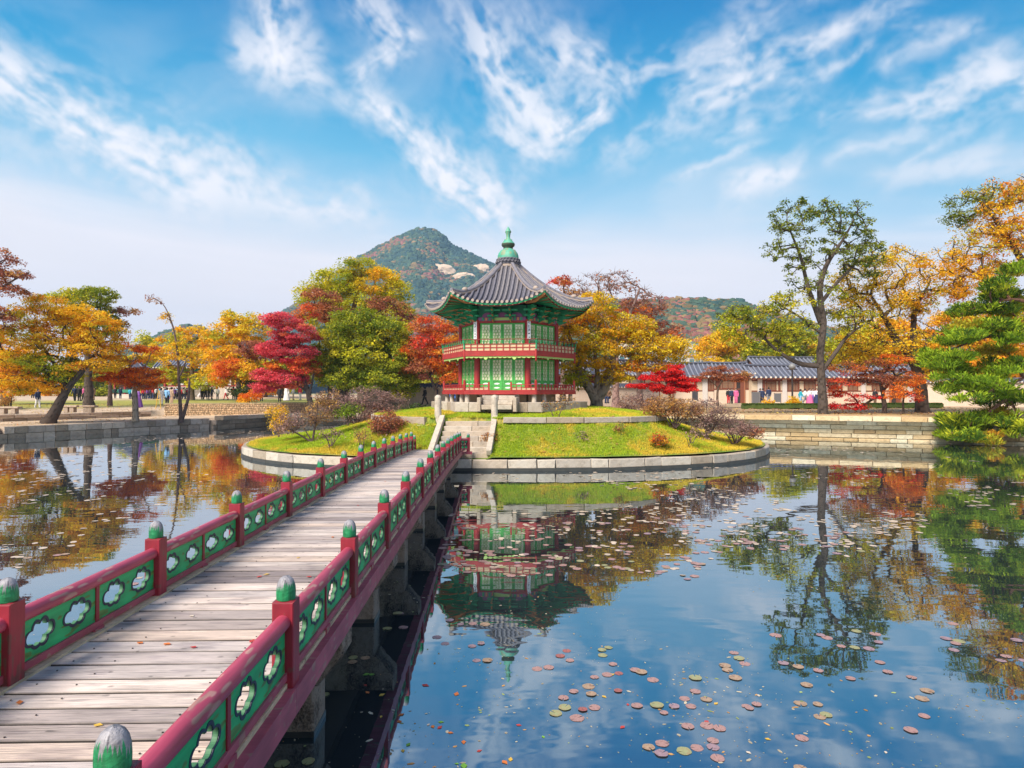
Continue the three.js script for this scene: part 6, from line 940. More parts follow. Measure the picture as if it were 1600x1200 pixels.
{
  const D = 1450, crest = [[330, 560], [400, 515], [440, 492], [480, 470], [530, 428], [565, 402], [600, 384], [630, 368], [648, 361], [662, 359], [680, 361], [692, 370], [705, 386], [725, 394], [745, 404], [768, 414], [800, 436], [850, 462], [900, 480], [1000, 520], [1120, 570]];
  const P3 = hill('mountain', crest, D, 700, 3), rocks = [];
  const rk = (px, py, w, h, label, seed) => {
    let best = null, bd = 1e9; for (let i = 0; i <= 120; i++) for (let j = 4; j <= 46; j++) { const s = P3(i / 120, j / 66), X = 800 + s.x / -s.z * 1000, Y = 612 - (s.y - EYE) / -s.z * 1000, q = hypot(X - px, Y - py); if (q < bd) { bd = q; best = s; } }
    const k = -best.z / 1000, g = new THREE.IcosahedronGeometry(1, 4), p = g.attributes.position; for (let i = 0; i < p.count; i++) { const f = 1 + 0.75 * fbm3(p.getX(i) * 1.5 + seed, p.getY(i) * 1.5, p.getZ(i) * 1.5, 5); p.setXYZ(i, p.getX(i) * f * w * k, p.getY(i) * f * h * k, p.getZ(i) * f * w * k * 0.6); } g.computeVertexNormals(); g.rotateX(-0.5);
    const m = single('rock_outcrop', g, shade(stoneSpeck, 0.58, 0.44, 0.33, 0.95), label, 'rock'); m.position.copy(best).add(V(0, -2, 2)); rocks.push([best, w * k * 0.5]);
  };
  rk(688, 421, 19, 14, 'large curved bare rock face on the mountain, left of the other two', 1); rk(726, 434, 16, 9, 'lowest bare rock patch on the mountain, just above the pavilion roof', 2); rk(752, 422, 16, 11, 'bare pinkish rock on the right shoulder of the mountain', 3); rk(660, 377, 2.4, 4, 'small narrow rock streak just under the mountain top', 4); rk(697, 383, 3, 2.4, 'small pale rock on the right side of the mountain top', 5);
  forest('mountain_forest', P3, 60000, 5.2, 5, 'dark green and rust wooded slopes of the mountain', (s) => rocks.some(([c, R]) => hypot(s.x - c.x, (s.y - c.y) * 1.4) < R && s.z > c.z - 40));
}
{ const P3 = hill('wooded_ridge', [[840, 560], [880, 500], [930, 478], [985, 474], [1030, 476], [1060, 472], [1100, 473], [1135, 476], [1152, 474], [1170, 484], [1220, 500], [1320, 525], [1450, 545], [1700, 560]], 560, 260, 7); forest('ridge_forest', P3, 22000, 3.3, 8, 'mixed green and rusty woods on the low ridge right of the pavilion', null, 0.16); }
{ const P3 = hill('distant_ridge', [[120, 590], [220, 545], [270, 520], [290, 514], [310, 517], [350, 530], [400, 545], [520, 575]], 900, 300, 9); forest('distant_forest', P3, 6000, 5, 10, 'bluish wooded ridge far behind the left trees'); }
// ---------------------------------------------------------------- grass on the island
{
  const r = rng(401), g = new THREE.BufferGeometry(), pos = [], idx = []; for (let i = 0; i < 5; i++) { const a = i / 5 * 2 * PI + 0.3, l = 0.03, bx = cos(a) * 0.02, bz = sin(a) * 0.02, px = -sin(a) * 0.008, pz = cos(a) * 0.008, k = pos.length / 3; pos.push(bx - px, -0.01, bz - pz, bx + px, -0.01, bz + pz, bx + cos(a) * l, 0.055, bz + sin(a) * l); idx.push(k, k + 1, k + 2); }
  g.setAttribute('position', new THREE.Float32BufferAttribute(pos, 3)); g.setIndex(idx);
  const n = 95000, im = new THREE.InstancedMesh(g, mat(1, 1, 1, 0.9), n), q = new THREE.Quaternion(), e = new THREE.Euler(), c = new THREE.Color(); let k = 0;
  while (k < n) {
    const a = r() * 2 * PI, [x, z] = islandPoint(a, 0.975 * sqrt(r())); if (z < -34 && r() < 0.85) continue; if (x > STAIR.x0 && x < STAIR.x1 && z > STAIR.z1) continue; if (hypot(x + 0.19, z + 31.2) < 3.6) continue;
    const y = islandHeight(x, z), s = 0.7 + r() * 0.9, dry = fbm2(x * 0.55 + 9, z * 0.55, 4) * 1.5 + fbm2(x * 2.5, z * 2.5, 3) * 0.9 + (r() - 0.5) * 0.5 + smooth(0.9, 1, implicit(ISLAND, x, z)) * 0.5;
    M4.compose(V(x, y, z), q.setFromEuler(e.set((r() - 0.5) * 0.5, r() * 6.3, (r() - 0.5) * 0.5)), V(s, s * (0.6 + r() * 0.8), s)); im.setMatrixAt(k, M4); const t = 0.8 + r() * 0.4, m = smooth(-0.15, 0.65, dry); im.setColorAt(k++, c.setRGB(lerp(0.34, 0.66, m) * t, lerp(0.45, 0.48, m) * t, lerp(0.012, 0.04, m) * t));
  }
  im.name = numbered('grass'); scene.add(im); stuff(im); tag(im, 'short yellow-green grass covering the island', 'grass');
}
// ---------------------------------------------------------------- water lily pads and leaves afloat
{
  const padG = [0, 1, 2, 3].map((v) => { const n = 22, pos = [0, 0.004, 0], idx = [], r = rng(500 + v), slit = 0.05 + r() * 0.12; for (let i = 0; i <= n; i++) { const a = slit + (2 * PI - 2 * slit) * i / n, R = 1 + 0.03 * sin(a * 5 + v) + (r() - 0.5) * 0.03; pos.push(cos(a) * R, 0.004 + 0.02 * pow(r(), 3), sin(a) * R); } for (let i = 0; i < n; i++) idx.push(0, i + 2, i + 1); const uv = []; for (let i = 0; i < pos.length; i += 3) uv.push(pos[i] * 0.5 + 0.5, pos[i + 2] * 0.5 + 0.5); const g = new THREE.BufferGeometry(); g.setAttribute('position', new THREE.Float32BufferAttribute(pos, 3)); g.setAttribute('uv', new THREE.Float32BufferAttribute(uv, 2)); g.setIndex(idx); g.computeVertexNormals(); return g; });
  const padT = (base, spot, seed) => tex(128, 128, (x, y, c) => { const dx = x - 0.5, dy = y - 0.5, a = atan2(dy, dx), R = hypot(dx, dy) * 2, vein = smooth(0.75, 1, abs(sin(a * 9))) * 0.25 * R, n = tileF(x, y, 6, 4, seed), s = smooth(0.12, 0.34, n + R * 0.22 - 0.12); for (let i = 0; i < 3; i++) c[i] = lerp(base[i] * (1 - vein + n * 0.35), spot[i], s * 0.8); return c; });
  const kinds = [['pinkish', padT([0.40, 0.23, 0.20], [0.20, 0.09, 0.08], 3)], ['mauve', padT([0.34, 0.22, 0.24], [0.17, 0.10, 0.11], 5)], ['olive', padT([0.32, 0.32, 0.15], [0.30, 0.20, 0.10], 7)], ['bronze', padT([0.40, 0.27, 0.17], [0.24, 0.11, 0.07], 9)], ['red', padT([0.36, 0.12, 0.10], [0.20, 0.06, 0.05], 11)]].map(([n, t]) => [n, textured(t, 0.38)]);
  // pads that stand out in the photograph: [px, py, radius px, kind]
  const shown = [[1025, 1099, 13, 2], [994, 1100, 11, 0], [1052, 1101, 10, 1], [1078, 1101, 10, 0], [1036, 1111, 8, 0], [1073, 1132, 12, 0], [1067, 1170, 14, 2], [1087, 1165, 12, 0], [1112, 1154, 11, 0], [1112, 1164, 12, 1], [1119, 1181, 13, 0], [1033, 1158, 13, 0], [1012, 1164, 12, 3], [1032, 1174, 13, 1], [1103, 1131, 13, 0], [1122, 1135, 12, 0], [1164, 1101, 9, 0], [1180, 1098, 9, 0], [1169, 1104, 8, 0], [882, 1103, 12, 2], [868, 1112, 12, 2], [901, 1119, 14, 0], [910, 1106, 9, 4], [928, 1103, 11, 0], [880, 1088, 10, 0], [896, 1078, 9, 0], [919, 1070, 12, 3], [923, 1082, 10, 3], [948, 1052, 10, 0], [966, 1050, 8, 4], [928, 1056, 8, 0], [1019, 1060, 11, 0], [992, 1045, 10, 0], [1001, 1048, 11, 3], [1085, 1057, 12, 2], [1135, 1045, 10, 3], [1147, 1057, 12, 3], [1162, 1035, 10, 0], [1153, 1027, 10, 2], [1145, 1018, 9, 0], [1131, 1038, 11, 3], [957, 1036, 8, 0], [941, 1022, 9, 2], [950, 1010, 8, 2], [940, 1014, 8, 2], [885, 1015, 8, 4], [875, 1023, 9, 4], [890, 1030, 8, 0], [839, 1043, 10, 0], [857, 1041, 10, 0], [965, 1077, 8, 4], [1068, 1089, 10, 0], [1085, 1078, 10, 0], [1102, 1090, 11, 3], [696, 1004, 8, 1], [752, 1004, 7, 1], [738, 1008, 8, 1], [762, 1030, 10, 3], [745, 1030, 8, 1], [703, 968, 8, 1], [720, 974, 7, 1], [739, 973, 8, 0], [758, 974, 10, 3], [683, 994, 9, 1], [622, 957, 9, 2], [625, 957, 8, 1], [631, 979, 9, 0], [606, 981, 9, 2], [553, 1026, 9, 2], [572, 1026, 9, 3], [552, 1033, 9, 3], [443, 1190, 14, 2], [484, 1186, 12, 2], [510, 1083, 8, 2], [1250, 1150, 12, 0], [1419, 1138, 12, 0], [1440, 1116, 10, 0], [1437, 1089, 12, 3], [1445, 1077, 12, 3], [1248, 1096, 12, 3], [1275, 1098, 9, 3], [1278, 1117, 11, 3], [1288, 1114, 11, 2], [1258, 1068, 11, 3], [1245, 1040, 10, 3], [1222, 1034, 10, 1], [1276, 1046, 9, 0], [1326, 1058, 9, 0], [1384, 1048, 9, 0], [1421, 1056, 9, 0], [1372, 1033, 9, 0], [1355, 1012, 10, 1], [1333, 1010, 9, 2], [1290, 995, 10, 0], [1280, 991, 8, 1], [1312, 1008, 8, 0], [1210, 991, 11, 0], [1336, 985, 9, 2], [1365, 989, 10, 0], [1370, 1002, 8, 1], [1495, 1000, 11, 2], [1475, 996, 10, 1], [1487, 1014, 9, 1], [1490, 1004, 9, 0], [1585, 999, 10, 1], [1560, 1030, 9, 1], [1568, 1024, 9, 0], [1595, 1030, 8, 1], [1486, 973, 9, 0], [1248, 1197, 13, 3], [655, 1118, 0, 0], [660, 770, 0, 0]].filter((p) => p[2]);
  const r = rng(511), all = [];
  for (const [px, py, R, kd] of shown) { const d = 2950 / (py - 612); all.push([(px - 800) / 1000 * d, -d, R * d / 1000 * 0.82, kd]); }
  const clear = (x, z) => { const d = -z, cx = BR.x - 0.024 * d; return inPond(x, z, -0.4) && implicit(ISLAND, x, z) > 1.02 && !(abs(x - cx) < 1.15 && d < 25); };
  let tries = 0; while (all.length < 1900 && tries++ < 60000) {                 // drifts of smaller pads, thick in places
    const f = r(); let d, px;
    if (f < 0.34) { d = lerp(8.5, 48, pow(r(), 0.9)); px = r() * 420 - 10; } else { d = lerp(8.6, 41, pow(r(), 1.15)); px = 690 + r() * 930; }
    const x = (px - 800) / 1000 * d, z = -d; if (!clear(x, z)) continue;
    const dens = fbm2(x * 0.22 + 4, z * 0.22, 3) + 0.35 * fbm2(x * 0.8, z * 0.8, 2), near = smooth(9, 14, d); if (dens < lerp(0.24, 0.0, near) + (px > 690 && px < 1000 && d > 14 ? 0.0 : 0) || (px > 690 && d < 9.5 && r() < 0.5)) continue;
    const cl = r() < 0.3 ? 3 : 1; for (let i = 0; i < cl; i++) { const X = x + (i ? (r() - 0.5) * 0.4 : 0), Z = z + (i ? (r() - 0.5) * 0.4 : 0); if (clear(X, Z)) all.push([X, Z, 0.04 + r() * 0.04, r() < 0.62 ? 0 : floor(r() * 4)]); }
  }
  all.sort((a, b) => b[2] / hypot(b[0], b[1]) - a[2] / hypot(a[0], a[1]));
  const word = ['pinkish', 'mauve', 'olive-green', 'bronze', 'reddish'], protos = {};
  all.slice(0, 300).forEach(([x, z, R, kd], i) => {
    const y = 0.002 + (i % 5) * 0.0014, d = -z, side = x - (BR.x - 0.024 * d), size = R > 0.075 ? 'large ' : R > 0.055 ? 'middling ' : 'small ';
    const where = side < 0 ? 'left of the bridge' : side < 1.9 ? 'close along the right side of the bridge' : (d < 6.6 ? 'in the near foreground' : d < 9 ? 'in the foreground' : d < 13 ? 'in the middle of the pond' : 'near the island') + (x / d < 0.02 ? ' right of the bridge' : x / d < 0.28 ? ', centre right' : ', far right');
    const p = single('lily_pad', padG[i % 4], kinds[kd][1], size + word[kd] + ' lily pad ' + where, 'lily pad', word[kd] + ' lily pads ' + where); p.position.set(x, y, z); p.rotation.set((r() - 0.5) * 0.06, r() * 6.3, (r() - 0.5) * 0.06); p.scale.setScalar(R);
  });
  const rest = all.slice(300), im = new THREE.InstancedMesh(padG[1], mat(1, 1, 1, 0.35), rest.length), q = new THREE.Quaternion(), e = new THREE.Euler(), c = new THREE.Color();
  rest.forEach(([x, z, R, kd], i) => { M4.compose(V(x, 0.006, z), q.setFromEuler(e.set((r() - 0.5) * 0.16, r() * 6.3, (r() - 0.5) * 0.16)), V(R, R, R)); im.setMatrixAt(i, M4); const t = 0.85 + r() * 0.5; im.setColorAt(i, [c.setRGB(0.46, 0.34, 0.32), c.setRGB(0.46, 0.38, 0.38), c.setRGB(0.44, 0.41, 0.30), c.setRGB(0.46, 0.36, 0.27)][kd % 4].multiplyScalar(t)); });
  im.name = numbered('lily_pads'); scene.add(im); stuff(im); tag(im, 'small distant lily pads scattered thickly over the pond', 'lily pads');
  // fallen leaves on the water and on the deck
  const leafG = (() => { const g = new THREE.BufferGeometry(); g.setAttribute('position', new THREE.Float32BufferAttribute([0, 0, 0, 0.4, 0.03, 0.32, 1, 0.012, 0, 0.45, 0.035, -0.3, 0.5, 0.005, 0], 3)); g.setIndex([0, 1, 4, 1, 2, 4, 2, 3, 4, 3, 0, 4]); g.computeVertexNormals(); return g; })();
  const lm = { orange: mat(0.60, 0.16, 0.03, 0.6), yellow: mat(0.62, 0.38, 0.05, 0.6), red: mat(0.45, 0.05, 0.04, 0.6), green: mat(0.16, 0.36, 0.04, 0.6), pale: mat(0.6, 0.5, 0.4, 0.6) };
  const afloat = [[578, 1081, 5, 'orange'], [593, 1085, 6, 'yellow'], [627, 1127, 6, 'orange'], [633, 1112, 6, 'orange'], [598, 1115, 4, 'yellow'], [676, 1130, 5, 'orange'], [684, 1136, 6, 'red'], [700, 1141, 5, 'orange'], [725, 1153, 6, 'orange'], [636, 1163, 6, 'green'], [630, 1167, 5, 'yellow'], [579, 1050, 6, 'green'], [577, 1052, 5, 'green'], [712, 1085, 7, 'orange'], [660, 1067, 7, 'red'], [664, 1112, 3, 'pale'], [685, 1125, 5, 'green'], [668, 1131, 4, 'pale'], [745, 1171, 5, 'red'], [785, 1184, 7, 'orange'], [797, 1186, 6, 'yellow'], [725, 1188, 9, 'green'], [718, 1190, 4, 'green'], [570, 1067, 4, 'red'], [975, 1131, 6, 'red'], [952, 1053, 5, 'yellow'], [940, 1084, 5, 'yellow'], [980, 1100, 4, 'red'], [1184, 1086, 4, 'pale'], [1192, 1150, 5, 'yellow'], [1163, 1170, 5, 'pale'], [1114, 1098, 5, 'yellow'], [1105, 1123, 6, 'red'], [806, 1129, 5, 'red'], [850, 1150, 4, 'green'], [1380, 1170, 4, 'pale']];
  const word2 = { orange: 'orange', yellow: 'yellow', red: 'red', green: 'green', pale: 'pale' };
  for (const [px, py, w, kd] of afloat) { const d = 2950 / (py - 612), l = single('fallen_leaf', leafG, lm[kd], 'small ' + kd + ' leaf floating on the water beside the bridge', 'leaf', kd + ' leaves afloat on the pond'); l.position.set((px - 800) / 1000 * d, 0.002, -d); l.rotation.y = r() * 6.3; l.scale.setScalar(2 * w * d / 1000); }
  const onDeck = [[35, 1098, 'orange'], [226, 1004, 'orange'], [258, 1004, 'orange'], [392, 1003, 'red'], [411, 899, 'red'], [423, 896, 'yellow'], [310, 1010, 'red'], [488, 901, 'red'], [150, 1130, 'yellow'], [520, 838, 'orange'], [560, 790, 'red'], [300, 960, 'pale'], [600, 752, 'orange'], [470, 870, 'yellow']];
  for (const [px, py, kd] of onDeck) { let d = 4; for (let i = 0; i < 12; i++) d = (EYE - deckY(d) - 0.016) * 1000 / (py - 612); const l = single('fallen_leaf', leafG, lm[kd], 'small ' + kd + ' leaf lying on the bridge planks', 'leaf', kd + ' leaves lying on the bridge deck'); l.position.set((px - 800) / 1000 * d, deckY(d) + 0.020, -d); l.rotation.y = r() * 6.3; l.scale.setScalar(0.055 + r() * 0.02); }
}
// ---------------------------------------------------------------- benches, boards, lamp
{
  const bench = (px, py, d, w, label) => { const p = at(px, py, d), t = thing('stone_bench', label, 'bench', [p.x, p.y, p.z]), L = w * d / 1000, r = rng(px); part('seat', block(L, 0.13, 0.5, 0.02, 0.01, r).translate(0, 0.46, 0), greyStone[0], t); for (const s of [-1, 1]) part('leg', block(0.34, 0.42, 0.4, 0.02, 0.02, r).translate(s * (L / 2 - 0.42), 0.19, 0), greyStone[1], t); };
  bench(15, 646, 49, 34, 'leftmost of the three stone benches on the left path'); bench(110, 644, 49.5, 26, 'stone bench just right of the leaning tree trunk'); bench(139, 644, 49.5, 24, 'rightmost of the three stone benches on the left path');
  const board = (px, py, d, w, h, label) => { const p = at(px, py, d), t = thing('information_board', label, 'information board', [p.x, p.y, p.z]), k = d / 1000; part('panel', box(w * k, h * k, 0.08, 0, h * k * 0.5 + 0.12, 0), mat(0.13, 0.13, 0.14, 0.5), t); part('frame', merge([box(w * k + 0.1, 0.06, 0.1, 0, h * k + 0.13, 0), box(0.06, h * k + 0.16, 0.1, -w * k / 2, h * k / 2 + 0.08, 0), box(0.06, h * k + 0.16, 0.1, w * k / 2, h * k / 2 + 0.08, 0)]), mat(0.2, 0.19, 0.19, 0.5), t); };
  board(1181, 632, 62, 12, 17, 'wide dark grey information board before the long hall'); board(1215, 630, 62, 10, 13, 'narrow dark grey information board left of the lamp post'); board(1086, 627, 62, 8, 13, 'blue-grey sign panel right of the scarlet maple');
  const p = at(1238, 634, 60), t = thing('street_lamp', 'slender dark lamp post with a hooded lantern before the long hall', 'street lamp', [p.x, p.y, p.z]); part('pole', new THREE.CylinderGeometry(0.07, 0.1, 3.4, 8).translate(0, 1.7, 0), B.dark, t); part('lantern', new THREE.LatheGeometry([[0.06, 3.35], [0.3, 3.5], [0.34, 3.75], [0.14, 3.95], [0.02, 4.0]].map((q) => new THREE.Vector2(...q)), 8), mat(0.2, 0.2, 0.2, 0.5), t); part('arm', box(1.0, 0.06, 0.06, 0, 3.4, 0), B.dark, t);
  const ez = at(249, 639, 55), e = thing('yellow_stand', 'yellow wooden stand at the edge of the left path', 'stand', [ez.x, ez.y, ez.z]); for (const [x, z] of [[-0.22, 0.15], [0.22, 0.15], [0, -0.25]]) part('leg', tube([V(x, 0, z), V(x * 0.2, 1.6, z * 0.2)], [0.035, 0.03], 5), mat(0.6, 0.36, 0.04, 0.6), e); part('ledge', box(0.5, 0.05, 0.08, 0, 0.8, 0.12), mat(0.6, 0.36, 0.04, 0.6), e);
  const tm = at(272, 640, 56); // short tree stump-like post and two low marker stones
  const hedge = (x0, x1, py, d, label, seed) => { const a = at(x0, py, d), b = at(x1, py, d), r = rng(seed), g = new THREE.BoxGeometry(b.x - a.x, 0.3, 0.7, 60, 3, 4), pp = g.attributes.position; for (let i = 0; i < pp.count; i++) pp.setXYZ(i, pp.getX(i), pp.getY(i) + fbm2(pp.getX(i) * 2, pp.getZ(i) * 5, 3) * 0.16, pp.getZ(i) + fbm2(pp.getX(i) * 3, 7, 2) * 0.1); g.computeVertexNormals(); const t = thing('low_hedge', label, 'hedge', [(a.x + b.x) / 2, a.y + 0.1, a.z]); part('leaf_mass', g, mat(0.06, 0.09, 0.015, 1), t); const n = 2600, pos = [], col = [], idx = []; for (let i = 0; i < n; i++) { const x = (r() - 0.5) * (b.x - a.x), z = (r() - 0.5) * 0.75, y = 0.1 + r() * 0.12, q = pos.length / 3, s = 0.07, an = r() * 6.3; pos.push(x, y, z, x + cos(an) * s, y + 0.06, z + sin(an) * s, x - sin(an) * s, y + 0.08, z + cos(an) * s); const tt = 0.7 + r() * 0.7; for (let m = 0; m < 3; m++) col.push(0.10 * tt, 0.16 * tt, 0.02 * tt); idx.push(q, q + 1, q + 2); } const lg = new THREE.BufferGeometry(); lg.setAttribute('position', new THREE.Float32BufferAttribute(pos, 3)); lg.setAttribute('color', new THREE.Float32BufferAttribute(col, 3)); lg.setIndex(idx); part('foliage', lg, leafM, t); };
  hedge(1160, 1279, 637, 54, 'low clipped green hedge along the right bank before the hall', 3); hedge(1348, 1470, 636, 56, 'low clipped hedge on the right bank behind the golden tree', 4);
}

{ // fallen leaves strewn over the banks and the island lawn
  const r = rng(830), g = new THREE.BufferGeometry(); g.setAttribute('position', new THREE.Float32BufferAttribute([0, 0.01, 0, 0.5, 0.04, 0.35, 1, 0.015, 0, 0.5, 0.05, -0.32], 3)); g.setIndex([0, 1, 2, 0, 2, 3]);
  const n = 9000, im = new THREE.InstancedMesh(g, mat(1, 1, 1, 0.8), n), q = new THREE.Quaternion(), e = new THREE.Euler(), c = new THREE.Color(); let k = 0, tries = 0;
  while (k < n && tries++ < 60000) {
    let x, z, y; const w = r();
    if (w < 0.6) { x = 6 + r() * 34; z = -34 - r() * 24; if (inPond(x, z, 1.2)) continue; y = landHeight(x, z); } else if (w < 0.9) { x = -28 - r() * 26; z = -40 - r() * 26; if (inPond(x, z, 0.7)) continue; y = landHeight(x, z); } else { const [a, b] = islandPoint(r() * 6.3, 0.96 * sqrt(r())); x = a; z = b; if (x > STAIR.x0 && x < STAIR.x1 && z > STAIR.z1) continue; y = islandHeight(x, z) + 0.03; }
    const s = 0.10 + r() * 0.09; M4.compose(V(x, y + 0.01, z), q.setFromEuler(e.set((r() - 0.5) * 0.7, r() * 6.3, (r() - 0.5) * 0.7)), V(s, s, s)); im.setMatrixAt(k, M4); const t = 0.6 + r() * 0.6, p = r(); im.setColorAt(k++, p < 0.4 ? c.setRGB(0.45 * t, 0.24 * t, 0.06 * t) : p < 0.7 ? c.setRGB(0.34 * t, 0.14 * t, 0.05 * t) : c.setRGB(0.55 * t, 0.38 * t, 0.05 * t));
  }
  im.count = k; im.name = numbered('fallen_leaves'); scene.add(im); stuff(im); tag(im, 'dry fallen leaves strewn over the banks and lawn', 'fallen leaves');
}

{ // specks of plant litter on the water
  const r = rng(870), g = new THREE.CircleGeometry(1, 5).rotateX(-PI / 2), n = 2600, im = new THREE.InstancedMesh(g, mat(1, 1, 1, 0.7), n), q = new THREE.Quaternion(), e = new THREE.Euler(), c = new THREE.Color(); let k = 0, tries = 0;
  while (k < n && tries++ < 40000) { const d = lerp(4.8, 30, pow(r(), 1.6)), x = (r() * 1.7 - 0.85) * d, z = -d; if (!inPond(x, z, -0.3) || implicit(ISLAND, x, z) < 1.02) continue; if (fbm2(x * 0.5 + 60, z * 0.5, 4) + (r() - 0.5) * 0.3 < 0.06) continue; const s = 0.004 + pow(r(), 4) * 0.013; M4.compose(V(x, 0.0015, z), q.setFromEuler(e.set(0, r() * 6.3, 0)), V(s * (1 + r() * 1.5), 1, s)); im.setMatrixAt(k, M4); const t = 0.6 + r() * 0.8; im.setColorAt(k++, r() < 0.6 ? c.setRGB(0.40 * t, 0.34 * t, 0.24 * t) : r() < 0.5 ? c.setRGB(0.42 * t, 0.22 * t, 0.07 * t) : c.setRGB(0.25 * t, 0.30 * t, 0.1 * t)); }
  im.count = k; im.name = numbered('floating_litter'); scene.add(im); stuff(im); tag(im, 'tiny specks of plant litter floating on the pond', 'floating litter');
}
// ---------------------------------------------------------------- people: one continuous body each, clothing as shells over it
const skinM = mat(0.50, 0.30, 0.22, 0.7);
function sdCapsule(p, a, b, ra, rb) { const bx = b[0] - a[0], by = b[1] - a[1], bz = b[2] - a[2], px = p[0] - a[0], py = p[1] - a[1], pz = p[2] - a[2], h = clamp((px * bx + py * by + pz * bz) / (bx * bx + by * by + bz * bz)); return hypot(px - bx * h, py - by * h, pz - bz * h) - lerp(ra, rb, h); }
const smin = (a, b, k) => { const h = clamp(0.5 + 0.5 * (b - a) / k); return lerp(b, a, h) - k * h * (1 - h); };
function meshField(fn, lo, hi, res) {                                     // the zero surface of a distance field
  const mc = new MarchingCubes(res, new THREE.MeshBasicMaterial(), false, false, 60000), c = V().addVectors(lo, hi).multiplyScalar(0.5), h = max(hi.x - lo.x, hi.y - lo.y, hi.z - lo.z) / 2, q = [0, 0, 0];
  mc.isolation = 0; for (let z = 0; z < res; z++) for (let y = 0; y < res; y++) for (let x = 0; x < res; x++) { q[0] = c.x + ((x - res / 2) / (res / 2)) * h; q[1] = c.y + ((y - res / 2) / (res / 2)) * h; q[2] = c.z + ((z - res / 2) / (res / 2)) * h; mc.field[x + y * res + z * res * res] = -fn(q); }
  mc.update(); const n = mc.count, pos = mc.positionArray.slice(0, n * 3), nor = mc.normalArray.slice(0, n * 3); for (let i = 0; i < n; i++) { pos[i * 3] = pos[i * 3] * h + c.x; pos[i * 3 + 1] = pos[i * 3 + 1] * h + c.y; pos[i * 3 + 2] = pos[i * 3 + 2] * h + c.z; }
  const g = new THREE.BufferGeometry(); g.setAttribute('position', new THREE.BufferAttribute(pos, 3)); g.setAttribute('normal', new THREE.BufferAttribute(nor, 3)); return g;
}
